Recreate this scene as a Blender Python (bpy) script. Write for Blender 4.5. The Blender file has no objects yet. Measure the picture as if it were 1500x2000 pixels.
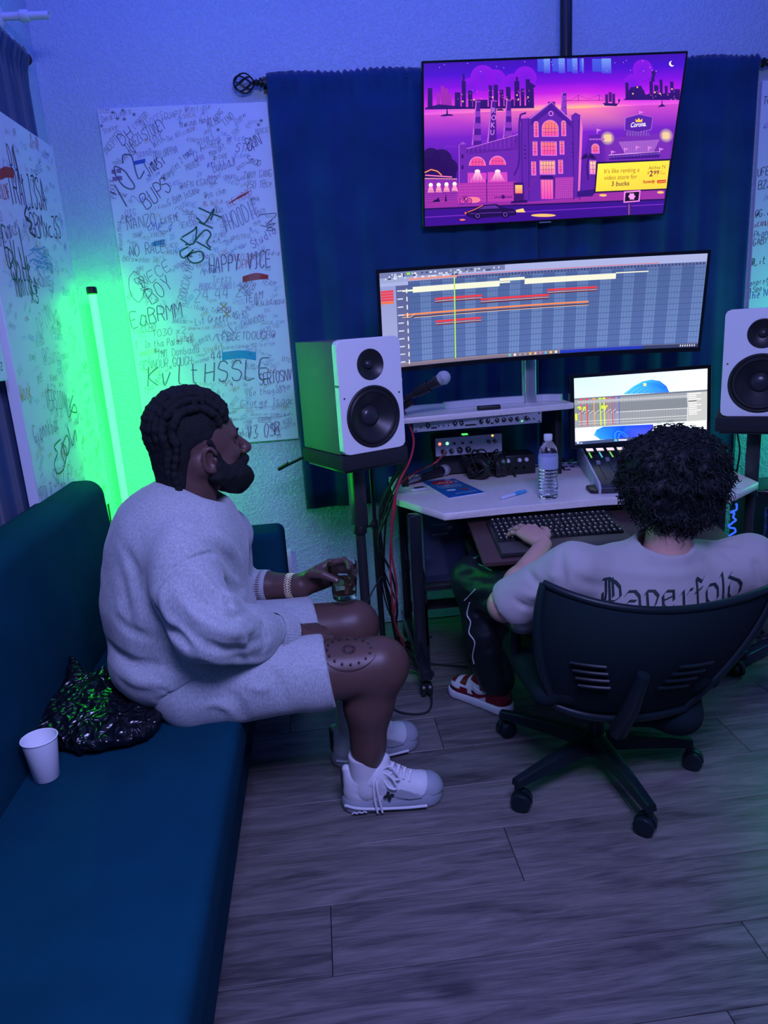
import bpy, bmesh, math, random
import numpy as np
from mathutils import Vector, Matrix, Euler
from math import sin, cos, pi, radians, degrees, atan2, hypot, sqrt
random.seed(7); np.random.seed(7)
SC = bpy.context.scene
COL = SC.collection
V = Vector
# ------------------------------------------------------------------ camera
CH = 1.40; FPX = 1420.0
def _cam_axes():
    ro = radians(3.77); hx = (607.0, 632.0)
    d = (cos(ro), -sin(ro)); nn = (-sin(ro), -cos(ro))
    dist = -((750-hx[0])*nn[0] + (1000-hx[1])*nn[1])
    off = (hx[0]-750)*d[0] + (hx[1]-1000)*d[1]
    p = math.atan(dist/FPX); yaw = -math.atan(off/hypot(FPX, dist))
    f = V((sin(yaw)*cos(p), cos(yaw)*cos(p), -sin(p)))
    r0 = V((cos(yaw), -sin(yaw), 0)); u0 = r0.cross(f)
    return cos(ro)*r0 - sin(ro)*u0, sin(ro)*r0 + cos(ro)*u0, f
CR, CU, CF = _cam_axes()
cam_d = bpy.data.cameras.new('camera'); cam = bpy.data.objects.new('camera', cam_d); COL.objects.link(cam)
cam.matrix_world = Matrix(((CR.x, CU.x, -CF.x, 0), (CR.y, CU.y, -CF.y, 0), (CR.z, CU.z, -CF.z, CH), (0, 0, 0, 1)))
cam_d.sensor_fit = 'VERTICAL'; cam_d.sensor_height = 24.0; cam_d.lens = FPX/2000*24.0
cam_d.clip_start = 0.02
SC.camera = cam
def at(x, y, ax, val):
    """world point on the plane ax=val seen at photo pixel (x, y) - used to measure real positions"""
    d = CR*((x-750)/FPX) - CU*((y-1000)/FPX) + CF
    i = 'xyz'.index(ax); t = (val - (CH if i == 2 else 0.0))/d[i]
    return V((d.x*t, d.y*t, CH + d.z*t))
# ------------------------------------------------------------------ world, lights, exposure
def rgb(r, g, b):
    f = lambda c: (c/255/12.92) if c/255 <= .04045 else ((c/255+.055)/1.055)**2.4
    return (f(r), f(g), f(b))
W = bpy.data.worlds.new('world'); SC.world = W; W.use_nodes = True
W.node_tree.nodes['Background'].inputs[0].default_value = (0.0, 0.10, 0.32, 1)
W.node_tree.nodes['Background'].inputs[1].default_value = 0.35
SC.view_settings.view_transform = 'Standard'; SC.view_settings.look = 'None'
SC.view_settings.exposure = 0.0; SC.view_settings.gamma = 1.0; SC.view_settings.use_curve_mapping = False
def area(name, loc, target, sx, sy, power, color, spread=180):
    l = bpy.data.lights.new(name, 'AREA'); l.shape = 'RECTANGLE'; l.size = sx; l.size_y = sy
    l.energy = power; l.color = color; l.spread = radians(spread)
    o = bpy.data.objects.new(name, l); COL.objects.link(o); o.location = loc
    o.rotation_euler = (V(target)-V(loc)).to_track_quat('-Z', 'Y').to_euler(); o['kind'] = 'helper'
    return o
# violet ceiling panel over the middle of the room, blue LED strip high on the back wall side, green tube at the right
area('ceiling_light', (0.30, 0.10, 2.55), (0.35, 1.25, 0.0), 0.9, 0.7, 68, (0.37, 0.365, 1.0), 165)
area('blue_strip_light', (0.5, 2.55, 2.84), (0.5, 3.2, 1.9), 3.0, 0.10, 10.5, (0.06, 0.065, 1.0))
area('green_side_light', (2.62, 2.95, 0.95), (1.2, 2.7, 0.35), 0.08, 1.3, 8, (0.0, 1.0, 0.40))

# ------------------------------------------------------------------ materials
_M = {}
def mat(name, col, rough=.6, metal=0.0, spec=.5, emit=None, es=1.0, trans=0.0, ior=1.45, bump=0.0, bscale=200.0, bdist=.002,
        var=0.0, vscale=8.0, coat=0.0, alpha=1.0, sheen=0.0, sss=0.0, stretch=(1, 1, 1)):
    if name in _M: return _M[name]
    m = bpy.data.materials.new(name); m.use_nodes = True; nt = m.node_tree; b = nt.nodes['Principled BSDF']
    I = b.inputs
    I['Base Color'].default_value = (*col, 1); I['Roughness'].default_value = rough; I['Metallic'].default_value = metal
    I['Specular IOR Level'].default_value = spec; I['IOR'].default_value = ior
    if trans: I['Transmission Weight'].default_value = trans
    if coat: I['Coat Weight'].default_value = coat; I['Coat Roughness'].default_value = .08
    if sheen: I['Sheen Weight'].default_value = sheen
    if sss: I['Subsurface Weight'].default_value = sss; I['Subsurface Radius'].default_value = (.01, .004, .003); I['Subsurface Scale'].default_value = .6
    if alpha < 1: I['Alpha'].default_value = alpha
    if emit: I['Emission Color'].default_value = (*emit, 1); I['Emission Strength'].default_value = es
    tc = nt.nodes.new('ShaderNodeTexCoord'); mp = nt.nodes.new('ShaderNodeMapping'); mp.inputs['Scale'].default_value = stretch
    nt.links.new(tc.outputs['Object'], mp.inputs['Vector'])
    if var:
        n = nt.nodes.new('ShaderNodeTexNoise'); n.inputs['Scale'].default_value = vscale; n.inputs['Detail'].default_value = 5
        nt.links.new(mp.outputs[0], n.inputs['Vector'])
        r = nt.nodes.new('ShaderNodeMapRange'); r.inputs[1].default_value = .3; r.inputs[2].default_value = .7
        r.inputs[3].default_value = 1-var; r.inputs[4].default_value = 1+var
        nt.links.new(n.outputs[0], r.inputs[0])
        mx = nt.nodes.new('ShaderNodeVectorMath'); mx.operation = 'SCALE'; mx.inputs[0].default_value = col
        nt.links.new(r.outputs[0], mx.inputs['Scale']); nt.links.new(mx.outputs[0], I['Base Color'])
    if bump:
        n = nt.nodes.new('ShaderNodeTexNoise'); n.inputs['Scale'].default_value = bscale; n.inputs['Detail'].default_value = 3
        nt.links.new(mp.outputs[0], n.inputs['Vector'])
        bp = nt.nodes.new('ShaderNodeBump'); bp.inputs['Strength'].default_value = bump; bp.inputs['Distance'].default_value = bdist
        nt.links.new(n.outputs[0], bp.inputs['Height']); nt.links.new(bp.outputs[0], I['Normal'])
    _M[name] = m; return m

# ------------------------------------------------------------------ mesh helpers
class G:
    """collects shapes; build() links them as ONE mesh object"""
    def __init__(s): s.v = []; s.f = []; s.mi = []; s.cur = 0; s.M = Matrix.Identity(4)
    def add(s, vs, fs):
        o = len(s.v)
        for p in vs: s.v.append(tuple(s.M @ V(p)))
        for f in fs: s.f.append(tuple(i+o for i in f)); s.mi.append(s.cur)
        return s
    def box(s, c, d, R=None):
        h = [x/2 for x in d]; vs = []
        for z in (-1, 1):
            for y in (-1, 1):
                for x in (-1, 1):
                    p = V((x*h[0], y*h[1], z*h[2]))
                    if R is not None: p = R @ p
                    vs.append(p + V(c))
        return s.add(vs, [(0, 2, 3, 1), (4, 5, 7, 6), (0, 1, 5, 4), (2, 6, 7, 3), (0, 4, 6, 2), (1, 3, 7, 5)])
    def box2(s, a, b):
        return s.box([(a[i]+b[i])/2 for i in range(3)], [abs(b[i]-a[i]) for i in range(3)])
    def prism(s, pts, h0, h1, fr=None):
        """2-D outline pts (ccw) extruded from h0 to h1 along local z of frame fr"""
        fr = fr or Matrix.Identity(4); n = len(pts)
        vs = [fr @ V((p[0], p[1], h0)) for p in pts] + [fr @ V((p[0], p[1], h1)) for p in pts]
        fs = [tuple(range(n-1, -1, -1)), tuple(range(n, 2*n))] + [(i, (i+1) % n, n+(i+1) % n, n+i) for i in range(n)]
        return s.add(vs, fs)
    def lathe(s, prof, fr=None, n=24, cap=True):
        """prof: (radius, height) pairs turned about the local z of fr"""
        fr = fr or Matrix.Identity(4); vs = []; fs = []
        for r, h in prof:
            for k in range(n):
                a = 2*pi*k/n; vs.append(fr @ V((r*cos(a), r*sin(a), h)))
        for i in range(len(prof)-1):
            for k in range(n):
                k2 = (k+1) % n; fs.append((i*n+k, i*n+k2, (i+1)*n+k2, (i+1)*n+k))
        if cap:
            fs.append(tuple(range(n-1, -1, -1))); m = (len(prof)-1)*n; fs.append(tuple(range(m, m+n)))
        return s.add(vs, fs)
    def cyl(s, a, b, r, r2=None, n=16):
        a, b = V(a), V(b); return s.lathe([(r, 0), (r if r2 is None else r2, (b-a).length)], frame(a, b-a), n)
    def tube(s, pts, r, n=8, closed=False, caps=True):
        P = [V(p) for p in pts]; m = len(P); vs = []; fs = []
        rs = r if hasattr(r, '__len__') else [r]*m
        up = None
        for i in range(m):
            if closed: t = P[(i+1) % m]-P[i-1]
            else: t = P[min(i+1, m-1)]-P[max(i-1, 0)]
            if t.length < 1e-9: t = V((0, 0, 1))
            t.normalize()
            if up is None:
                up = t.orthogonal().normalized()
            else:
                up = (up - t*up.dot(t)); up = up.normalized() if up.length > 1e-6 else t.orthogonal().normalized()
            w = t.cross(up)
            for k in range(n):
                a = 2*pi*k/n; vs.append(P[i] + up*(rs[i]*cos(a)) + w*(rs[i]*sin(a)))
        for i in range(m if closed else m-1):
            j = (i+1) % m
            for k in range(n):
                k2 = (k+1) % n; fs.append((i*n+k, i*n+k2, j*n+k2, j*n+k))
        if caps and not closed:
            fs.append(tuple(range(n-1, -1, -1))); fs.append(tuple(range((m-1)*n, m*n)))
        return s.add(vs, fs)
    def sphere(s, c, r, nu=16, nv=10, R=None):
        r = r if hasattr(r, '__len__') else (r, r, r); vs = []; fs = []
        for j in range(nv+1):
            b = pi*j/nv
            for i in range(nu):
                a = 2*pi*i/nu; p = V((r[0]*sin(b)*cos(a), r[1]*sin(b)*sin(a), r[2]*cos(b)))
                if R is not None: p = R @ p
                vs.append(p+V(c))
        for j in range(nv):
            for i in range(nu):
                i2 = (i+1) % nu; fs.append((j*nu+i, (j+1)*nu+i, (j+1)*nu+i2, j*nu+i2))
        return s.add(vs, fs)
    def build(s, name, m, parent=None, smooth=False, bevel=0.0, seg=2, angle=40, **pr):
        me = bpy.data.meshes.new(name); me.from_pydata(s.v, [], s.f)
        for mm in (m if isinstance(m, (list, tuple)) else [m]): me.materials.append(mm)
        if any(s.mi): me.polygons.foreach_set('material_index', s.mi)
        bm = bmesh.new(); bm.from_mesh(me); bmesh.ops.remove_doubles(bm, verts=bm.verts, dist=1e-6)
        bmesh.ops.recalc_face_normals(bm, faces=bm.faces)
        if bevel:
            ed = [e for e in bm.edges if len(e.link_faces) == 2 and e.calc_face_angle(0) > radians(35)]
            bmesh.ops.bevel(bm, geom=ed, offset=bevel, segments=seg, profile=.5, affect='EDGES', clamp_overlap=True)
        if smooth or bevel:
            for f in bm.faces: f.smooth = True
            for e in bm.edges:
                if len(e.link_faces) == 2 and e.calc_face_angle(0) > radians(angle): e.smooth = False
        bm.to_mesh(me); bm.free()
        return link(name, me, parent, **pr)
def link(name, data, parent=None, **pr):
    o = bpy.data.objects.new(name, data); COL.objects.link(o)
    if parent: o.parent = parent
    for k, v in pr.items(): o[k] = v
    return o
def frame(o, z, x=None):
    z = V(z).normalized(); x = V(x) if x is not None else z.orthogonal()
    x = (x - z*x.dot(z)).normalized(); y = z.cross(x)
    return Matrix(((x.x, y.x, z.x, o[0]), (x.y, y.y, z.y, o[1]), (x.z, y.z, z.z, o[2]), (0, 0, 0, 1)))
def thing(name, label, cat, loc=(0, 0, 0), rz=0.0, group=None):
    o = bpy.data.objects.new(name, None); COL.objects.link(o); o.location = loc; o.rotation_euler = (0, 0, rz)
    o.empty_display_size = .05; o['label'] = label; o['category'] = cat
    if group: o['group'] = group
    return o
def tag(o, label, cat, group=None):
    o['label'] = label; o['category'] = cat
    if group: o['group'] = group
    return o
def copy_tree(o, parent=None):
    c = o.copy(); COL.objects.link(c); c.parent = parent
    for ch in list(o.children): copy_tree(ch, c)
    return c
def spline(pts, n=8, closed=False):
    P = [V(p) for p in pts]; m = len(P); out = []
    for i in range(m if closed else m-1):
        p0 = P[(i-1) % m] if closed or i > 0 else P[0]*2-P[1]; p1 = P[i]; p2 = P[(i+1) % m]
        p3 = P[(i+2) % m] if closed or i+2 < m else P[-1]*2-P[-2]
        for k in range(n):
            t = k/n; out.append(.5*((2*p1)+(p2-p0)*t+(2*p0-5*p1+4*p2-p3)*t*t+(3*p1-p0-3*p2+p3)*t**3))
    if not closed: out.append(P[-1])
    return out
def rrect(w, h, r, n=5):
    out = []
    for cx, cy, a0 in ((w/2-r, h/2-r, 0), (-w/2+r, h/2-r, 90), (-w/2+r, -h/2+r, 180), (w/2-r, -h/2+r, 270)):
        for k in range(n+1):
            a = radians(a0+90*k/n); out.append((cx+r*cos(a), cy+r*sin(a)))
    return out
# ------------------------------------------------------------------ room shell
XL, XR, YB, YF, ZC = -0.955, 2.75, 3.22, -1.2, 2.88
def wall_mat(name, col):
    m = mat(name, col, rough=.55, spec=.35); nt = m.node_tree; b = nt.nodes['Principled BSDF']
    tc = nt.nodes.new('ShaderNodeTexCoord'); n1 = nt.nodes.new('ShaderNodeTexNoise'); n1.inputs['Scale'].default_value = 84; n1.inputs['Detail'].default_value = 2.5
    n1.inputs['Distortion'].default_value = .6
    nt.links.new(tc.outputs['Object'], n1.inputs['Vector'])
    r = nt.nodes.new('ShaderNodeMapRange'); r.interpolation_type = 'SMOOTHSTEP'; r.inputs[1].default_value = .42; r.inputs[2].default_value = .64
    nt.links.new(n1.outputs[0], r.inputs[0])
    bp = nt.nodes.new('ShaderNodeBump'); bp.inputs['Strength'].default_value = .6; bp.inputs['Distance'].default_value = .0032
    nt.links.new(r.outputs[0], bp.inputs['Height']); nt.links.new(bp.outputs[0], b.inputs['Normal'])
    return m
M_WALL = wall_mat('wall_paint', (.50, .62, .76))
G().box2((XL-.1, YB, 0), (XR+.1, YB+.1, ZC)).build('wall_back', M_WALL, kind='structure')
G().box2((XL-.1, YF, 0), (XL, YB, ZC)).build('wall_left', M_WALL, kind='structure')
G().box2((XR, YF, 0), (XR+.1, YB, ZC)).build('wall_right', M_WALL, kind='structure')
G().box2((XL-.1, YF, ZC), (XR+.1, YB+.1, ZC+.1)).build('ceiling', mat('ceiling_paint', (.7, .7, .72), .8, bump=.5, bscale=80), kind='structure')
m_bb = mat('baseboard_paint', (.7, .72, .72), .4)
G().prism([(0, 0), (.014, 0), (.014, .085), (.008, .1), (0, .1)], 0, XR-XL, frame((XL, YB, 0), (1, 0, 0), (0, -1, 0))).build('baseboard_back', m_bb, kind='structure')
G().prism([(0, 0), (.014, 0), (.014, .085), (.008, .1), (0, .1)], 0, 3.0, frame((XL, .2, 0), (0, 1, 0), (1, 0, 0))).build('baseboard_left', m_bb, kind='structure')
# ledge on the back wall, carried low behind the desk (the pale line above the baseboard)
# floor of individual planks
def floor_mat():
    m = mat('grey_oak_plank', (.2, .17, .15), rough=.42, spec=.6); nt = m.node_tree; b = nt.nodes['Principled BSDF']; L = nt.links
    N = nt.nodes.new
    tc = N('ShaderNodeTexCoord'); oi = N('ShaderNodeObjectInfo')
    off = N('ShaderNodeVectorMath'); off.operation = 'SCALE'; cmb = N('ShaderNodeCombineXYZ')
    L.new(oi.outputs['Random'], cmb.inputs[0]); L.new(oi.outputs['Random'], cmb.inputs[1]); L.new(cmb.outputs[0], off.inputs[0]); off.inputs['Scale'].default_value = 37.0
    ad = N('ShaderNodeVectorMath'); L.new(tc.outputs['Object'], ad.inputs[0]); L.new(off.outputs[0], ad.inputs[1])
    mp = N('ShaderNodeMapping'); mp.inputs['Scale'].default_value = (1.0, 9.0, 1.0); L.new(ad.outputs[0], mp.inputs['Vector'])
    n1 = N('ShaderNodeTexNoise'); n1.inputs['Scale'].default_value = 2.4; n1.inputs['Detail'].default_value = 8; n1.inputs['Roughness'].default_value = .62; n1.inputs['Distortion'].default_value = 1.4
    L.new(mp.outputs[0], n1.inputs['Vector'])
    mp2 = N('ShaderNodeMapping'); mp2.inputs['Scale'].default_value = (4.0, 90.0, 1.0); L.new(ad.outputs[0], mp2.inputs['Vector'])
    n2 = N('ShaderNodeTexNoise'); n2.inputs['Scale'].default_value = 3.0; n2.inputs['Detail'].default_value = 4; L.new(mp2.outputs[0], n2.inputs['Vector'])
    mp3 = N('ShaderNodeMapping'); mp3.inputs['Scale'].default_value = (3.5, 13.0, 1.0); L.new(ad.outputs[0], mp3.inputs['Vector'])
    n3 = N('ShaderNodeTexNoise'); n3.inputs['Scale'].default_value = 1.0; n3.inputs['Detail'].default_value = 3; L.new(mp3.outputs[0], n3.inputs['Vector'])
    cr = N('ShaderNodeValToRGB'); e = cr.color_ramp.elements
    e[0].position = .22; e[0].color = (.042, .040, .041, 1); e[1].position = .78; e[1].color = (.215, .200, .19, 1)
    el = e.new(.45); el.color = (.108, .101, .098, 1)
    mix = N('ShaderNodeMath'); mix.operation = 'MULTIPLY_ADD'; L.new(n2.outputs[0], mix.inputs[0]); mix.inputs[1].default_value = .42
    L.new(n1.outputs[0], mix.inputs[2]); sb = N('ShaderNodeMath'); sb.operation = 'SUBTRACT'; L.new(mix.outputs[0], sb.inputs[0]); sb.inputs[1].default_value = .2
    # dark knots
    kn = N('ShaderNodeMapRange'); kn.inputs[1].default_value = .30; kn.inputs[2].default_value = .40; kn.inputs[3].default_value = -.16; kn.inputs[4].default_value = 0
    L.new(n3.outputs[0], kn.inputs[0]); a2 = N('ShaderNodeMath'); L.new(sb.outputs[0], a2.inputs[0]); L.new(kn.outputs[0], a2.inputs[1])
    rv = N('ShaderNodeMapRange'); rv.inputs[3].default_value = -.05; rv.inputs[4].default_value = .07; L.new(oi.outputs['Random'], rv.inputs[0])
    a3 = N('ShaderNodeMath'); L.new(a2.outputs[0], a3.inputs[0]); L.new(rv.outputs[0], a3.inputs[1])
    L.new(a3.outputs[0], cr.inputs[0]); L.new(cr.outputs[0], b.inputs['Base Color'])
    rr = N('ShaderNodeMapRange'); rr.inputs[3].default_value = .26; rr.inputs[4].default_value = .44; L.new(n2.outputs[0], rr.inputs[0]); L.new(rr.outputs[0], b.inputs['Roughness'])
    bp = N('ShaderNodeBump'); bp.inputs['Strength'].default_value = .35; bp.inputs['Distance'].default_value = .001; L.new(a3.outputs[0], bp.inputs['Height']); L.new(bp.outputs[0], b.inputs['Normal'])
    return m
M_FLOOR = floor_mat()
floor = G().box2((XL-.1, YF, -.1), (XR+.1, YB+.1, -.006)).build('floor', mat('floor_joint', (.012, .012, .014), .9), kind='structure')
PW, PL = .2045, 1.22
ends = {-3: .35, -2: -.5, -1: .872, 0: -.076, 1: .417, 2: .79, 3: 1.272, 4: .32, 5: -.2, 6: .6, 7: .1, 8: .9, 9: .4}
for k in range(-3, 10):
    y0 = 1.308 + PW*k; y1 = min(y0+PW, YB)
    if y0 >= YB: break
    x = ends[k]
    while x > XL: x -= PL
    while x < XR:
        a, b_ = max(x, XL), min(x+PL, XR)
        if b_-a > .02:
            cx, cy = (a+b_)/2, (y0+y1)/2; hx, hy = (b_-a)/2-.0011, (y1-y0)/2-.0010
            g = G(); c = .0006
            vs = [(-hx, -hy, -.006), (hx, -hy, -.006), (hx, hy, -.006), (-hx, hy, -.006),
                  (-hx, -hy, -c), (hx, -hy, -c), (hx, hy, -c), (-hx, hy, -c),
                  (-hx+c, -hy+c, 0), (hx-c, -hy+c, 0), (hx-c, hy-c, 0), (-hx+c, hy-c, 0)]
            fs = [(8, 9, 10, 11)]
            for q in (0, 4):
                for i in range(4): j = (i+1) % 4; fs.append((q+i, q+j, q+4+j, q+4+i))
            g.add(vs, fs); o = g.build('plank', M_FLOOR, floor); o.location = (cx, cy, 0)
        x += PL

# ------------------------------------------------------------------ sprinkler pipe, outlet
t = thing('sprinkler_pipe', 'white sprinkler pipe stub poking out high in the left corner', 'pipe', (XL, 2.9, 2.463))
mw = mat('white_metal_paint', (.7, .72, .78), .4)
G().lathe([(.034, 0), (.034, .006), (.02, .014)], frame((0, 0, 0), (1, 0, 0))).build('escutcheon', mw, t, smooth=True)
G().lathe([(.0125, 0), (.0125, .07)], frame((0, 0, 0), (1, 0, 0))).lathe([(.017, .07), (.019, .074), (.019, .096), (.017, .1)], frame((0, 0, 0), (1, 0, 0))).build('coupling', mw, t, smooth=True)
G().lathe([(.0125, .1), (.0125, .165), (.0095, .165), (.0095, .13)], frame((0, 0, 0), (1, 0, 0)), cap=False).build('pipe_stub', mw, t, smooth=True)
G().tube([(.012, 0, .012), (-.0, .0, .04)], .006).build('drop_arm', mw, t, smooth=True)
t = thing('wall_outlet', 'pale wall outlet plate low on the back wall beside the sofa arm', 'outlet', (-.215, YB, .345))
G().box2((-.035, -.006, -.058), (.035, 0, .058)).build('cover_plate', mw, t, bevel=.003)
for dz in (-.02, .02):
    so = G().lathe([(.0165, 0), (.0165, .003)], frame((0, -.006, dz), (0, -1, 0))).build('socket', mw, t, smooth=True)
# ------------------------------------------------------------------ curtains and rods
def fabric(name, col, b=.35, sc=900, sheen=.2): return mat(name, col, .9, spec=.15, bump=b, bscale=sc, bdist=.0006, sheen=sheen, var=.18, vscale=6)
M_CUR = fabric('curtain_black', (.012, .05, .15))
M_BLK = mat('black_metal', (.012, .013, .016), .35, spec=.5)
def curtain(name, label, path0, path1, ztop, zbot, amp, waves, off, group=None, rodz=None, seed=1):
    """cloth hanging from path0 to path1 (xy), ruffled heading above the rod, folds deepening downwards"""
    rnd = random.Random(seed)
    a, b = V((*path0, 0)), V((*path1, 0)); L = (b-a).length; d = (b-a)/L; nrm = V(off)
    nu = int(waves*14); nv = 26; g = G(); vs = []; fs = []
    ph = [rnd.uniform(0, 6.3) for _ in range(6)]
    def dep(u, v):
        k = .35+.65*min(1, v*2.2)
        ww = u*waves*2*pi + .9*sin(u*5.1+ph[0]) + .5*sin(u*11+ph[1]+v*1.2)
        dd = amp*k*(sin(ww)*.75+.3*sin(ww*.5+ph[2])+.12*sin(ww*2.7+ph[3]))
        if v < .06: dd = dd*.3 + .004*sin(u*waves*31+ph[4]) + .003*sin(u*waves*67+ph[5])
        return dd
    zr = ztop-.03
    for j in range(nv+1):
        v = (j/nv)**1.3
        for i in range(nu+1):
            u = i/nu; z = ztop + (zbot-ztop)*v
            if j == 0: z += .006*sin(u*waves*43+ph[1]) + .004*sin(u*waves*91)
            p = a + d*(L*u) + nrm*(dep(u, v) + .016)
            if v < .06: p += nrm*(.015*math.exp(-((z-zr)/.014)**2))
            vs.append((p.x, p.y, z))
    w = nu+1
    for j in range(nv):
        for i in range(nu): fs.append((j*w+i, j*w+i+1, (j+1)*w+i+1, (j+1)*w+i))
    g.add(vs, fs); o = g.build(name, M_CUR, smooth=True, angle=180)
    m = o.modifiers.new('thick', 'SOLIDIFY'); m.thickness = .003
    return tag(o, label, 'curtain', group)
curtain('curtain', 'black curtain hanging left of and behind the television', (-.09, 3.196), (.98, 3.196), 2.345, .60, .009, 6, (0, -1, 0), seed=3)
curtain('curtain', 'black curtain hanging right of the television, beside the right scribbled board', (.985, 3.196), (1.915, 3.196), 2.345, .60, .011, 6, (0, -1, 0), seed=5)
curtain('curtain', 'black curtain on the left wall behind the scribbled board', (-.950, 1.2), (-.950, 3.02), 2.405, .42, .006, 13, (1, 0, 0), seed=9)
def cage_finial(g, c, ax, r=.034):
    fr = frame(c, ax)
    for s in (1, -1):
        for k in range(6):
            pts = []
            for i in range(13):
                b_ = pi*i/12; a = s*pi*.75*i/12 + 2*pi*k/6
                pts.append(fr @ V((r*sin(b_)*cos(a), r*sin(b_)*sin(a), r*1.15*(1-cos(b_)))))
            g.tube(pts, .0028, 6)
    g.lathe([(.004, -.004), (.008, 0), (.004, .004)], fr, 12)
t = thing('curtain_rod', 'dark curtain rod with open cage finial above the middle curtains', 'curtain rod', (0, 3.184, 2.315))
G().cyl((-.105, 0, 0), (1.93, 0, 0), .0125).build('rod', M_BLK, t, smooth=True)
g = G(); g.lathe([(.0125, 0), (.018, .004), (.018, .010), (.009, .016), (.014, .024), (.008, .034)], frame((-.105, 0, 0), (-1, 0, 0))); cage_finial(g, (-.139, 0, 0), (-1, 0, 0)); g.build('finial', M_BLK, t, smooth=True)
g = G(); g.lathe([(.0125, 0), (.018, .004), (.018, .010), (.009, .016), (.014, .024), (.008, .034)], frame((1.93, 0, 0), (1, 0, 0))); cage_finial(g, (1.964, 0, 0), (1, 0, 0)); g.build('finial', M_BLK, t, smooth=True)
for x in (-.093, 1.92): G().box2((x-.006, -.012, -.006), (x+.006, .04, .006)).box2((x-.012, .032, -.03), (x+.012, .041, .03)).build('bracket', M_BLK, t)
t = thing('curtain_rod', 'dark curtain rod with round ball end on the left wall', 'curtain rod', (-.937, 0, 2.385))
G().cyl((0, 1.15, 0), (0, 3.03, 0), .0125).build('rod', M_BLK, t, smooth=True)
G().lathe([(.0125, 0), (.016, .006), (.009, .012)], frame((0, 3.03, 0), (0, 1, 0))).sphere((0, 3.06, 0), .02).build('finial', M_BLK, t, smooth=True)
G().box2((-.017, 3.0, -.006), (0, 3.012, .006)).build('bracket', M_BLK, t)
# ------------------------------------------------------------------ LED tube
def led_tube(label, x, y, z0, z1, r=.016):
    t = thing('led_tube_lamp', label, 'lamp', (x, y, 0))
    G().lathe([(r*.92, z0+.03), (r*.92, z1-.02)], None, 20).build('diffuser', mat('green_led', (.2, .8, .4), .4, emit=(.0045, 1.0, .012), es=36), t, smooth=True)
    G().lathe([(r*.95, z1-.021), (r*1.25, z1-.018), (r*1.25, z1+.004), (r*1.0, z1+.008)], None, 20).build('end_cap', M_BLK, t, smooth=True)
    G().lathe([(r*1.25, z0), (r*1.25, z0+.032)], None, 20).build('end_cap', M_BLK, t, smooth=True)
    g = G()
    for k in range(3):
        a = 2*pi*k/3+.4; g.tube([(0, 0, .05), (.09*cos(a), .09*sin(a), .006)], .005)
    g.cyl((0, 0, .04), (0, 0, z0), .009); g.build('floor_stand', M_BLK, t, smooth=True)
    return t
led_tube('glowing green LED tube standing in the left corner behind the sofa', -.838, 3.06, .45, 1.585)
# row of small dark spikes (edge of acoustic foam) hanging beside the tube
g = G()
for k in range(13):
    z = 1.46 - .026*k; s = .004+.0006*k
    g.add([(-.945, 3.16, z+.011), (-.945, 3.16, z-.011), (-.945, 3.19, z), (-.930+s, 3.150, z-.004)], [(0, 1, 3), (1, 2, 3), (2, 0, 3), (0, 2, 1)])
g.box2((-.955, 3.155, 1.13), (-.944, 3.195, 1.48))
tag(g.build('acoustic_foam_strip', fabric('foam_black', (.01, .012, .014), .6, 500)), 'narrow black spiked foam strip beside the green tube', 'foam')
tag(G().tube([(-.93, 3.14, 1.125), (-.935, 3.15, .9), (-.94, 3.15, .3), (-.90, 3.1, .006)], .004).build('power_cord', mat('rubber_black', (.012, .012, .014), .5), smooth=True), 'black cord hanging down the corner beside the green tube', 'cord')
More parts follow.
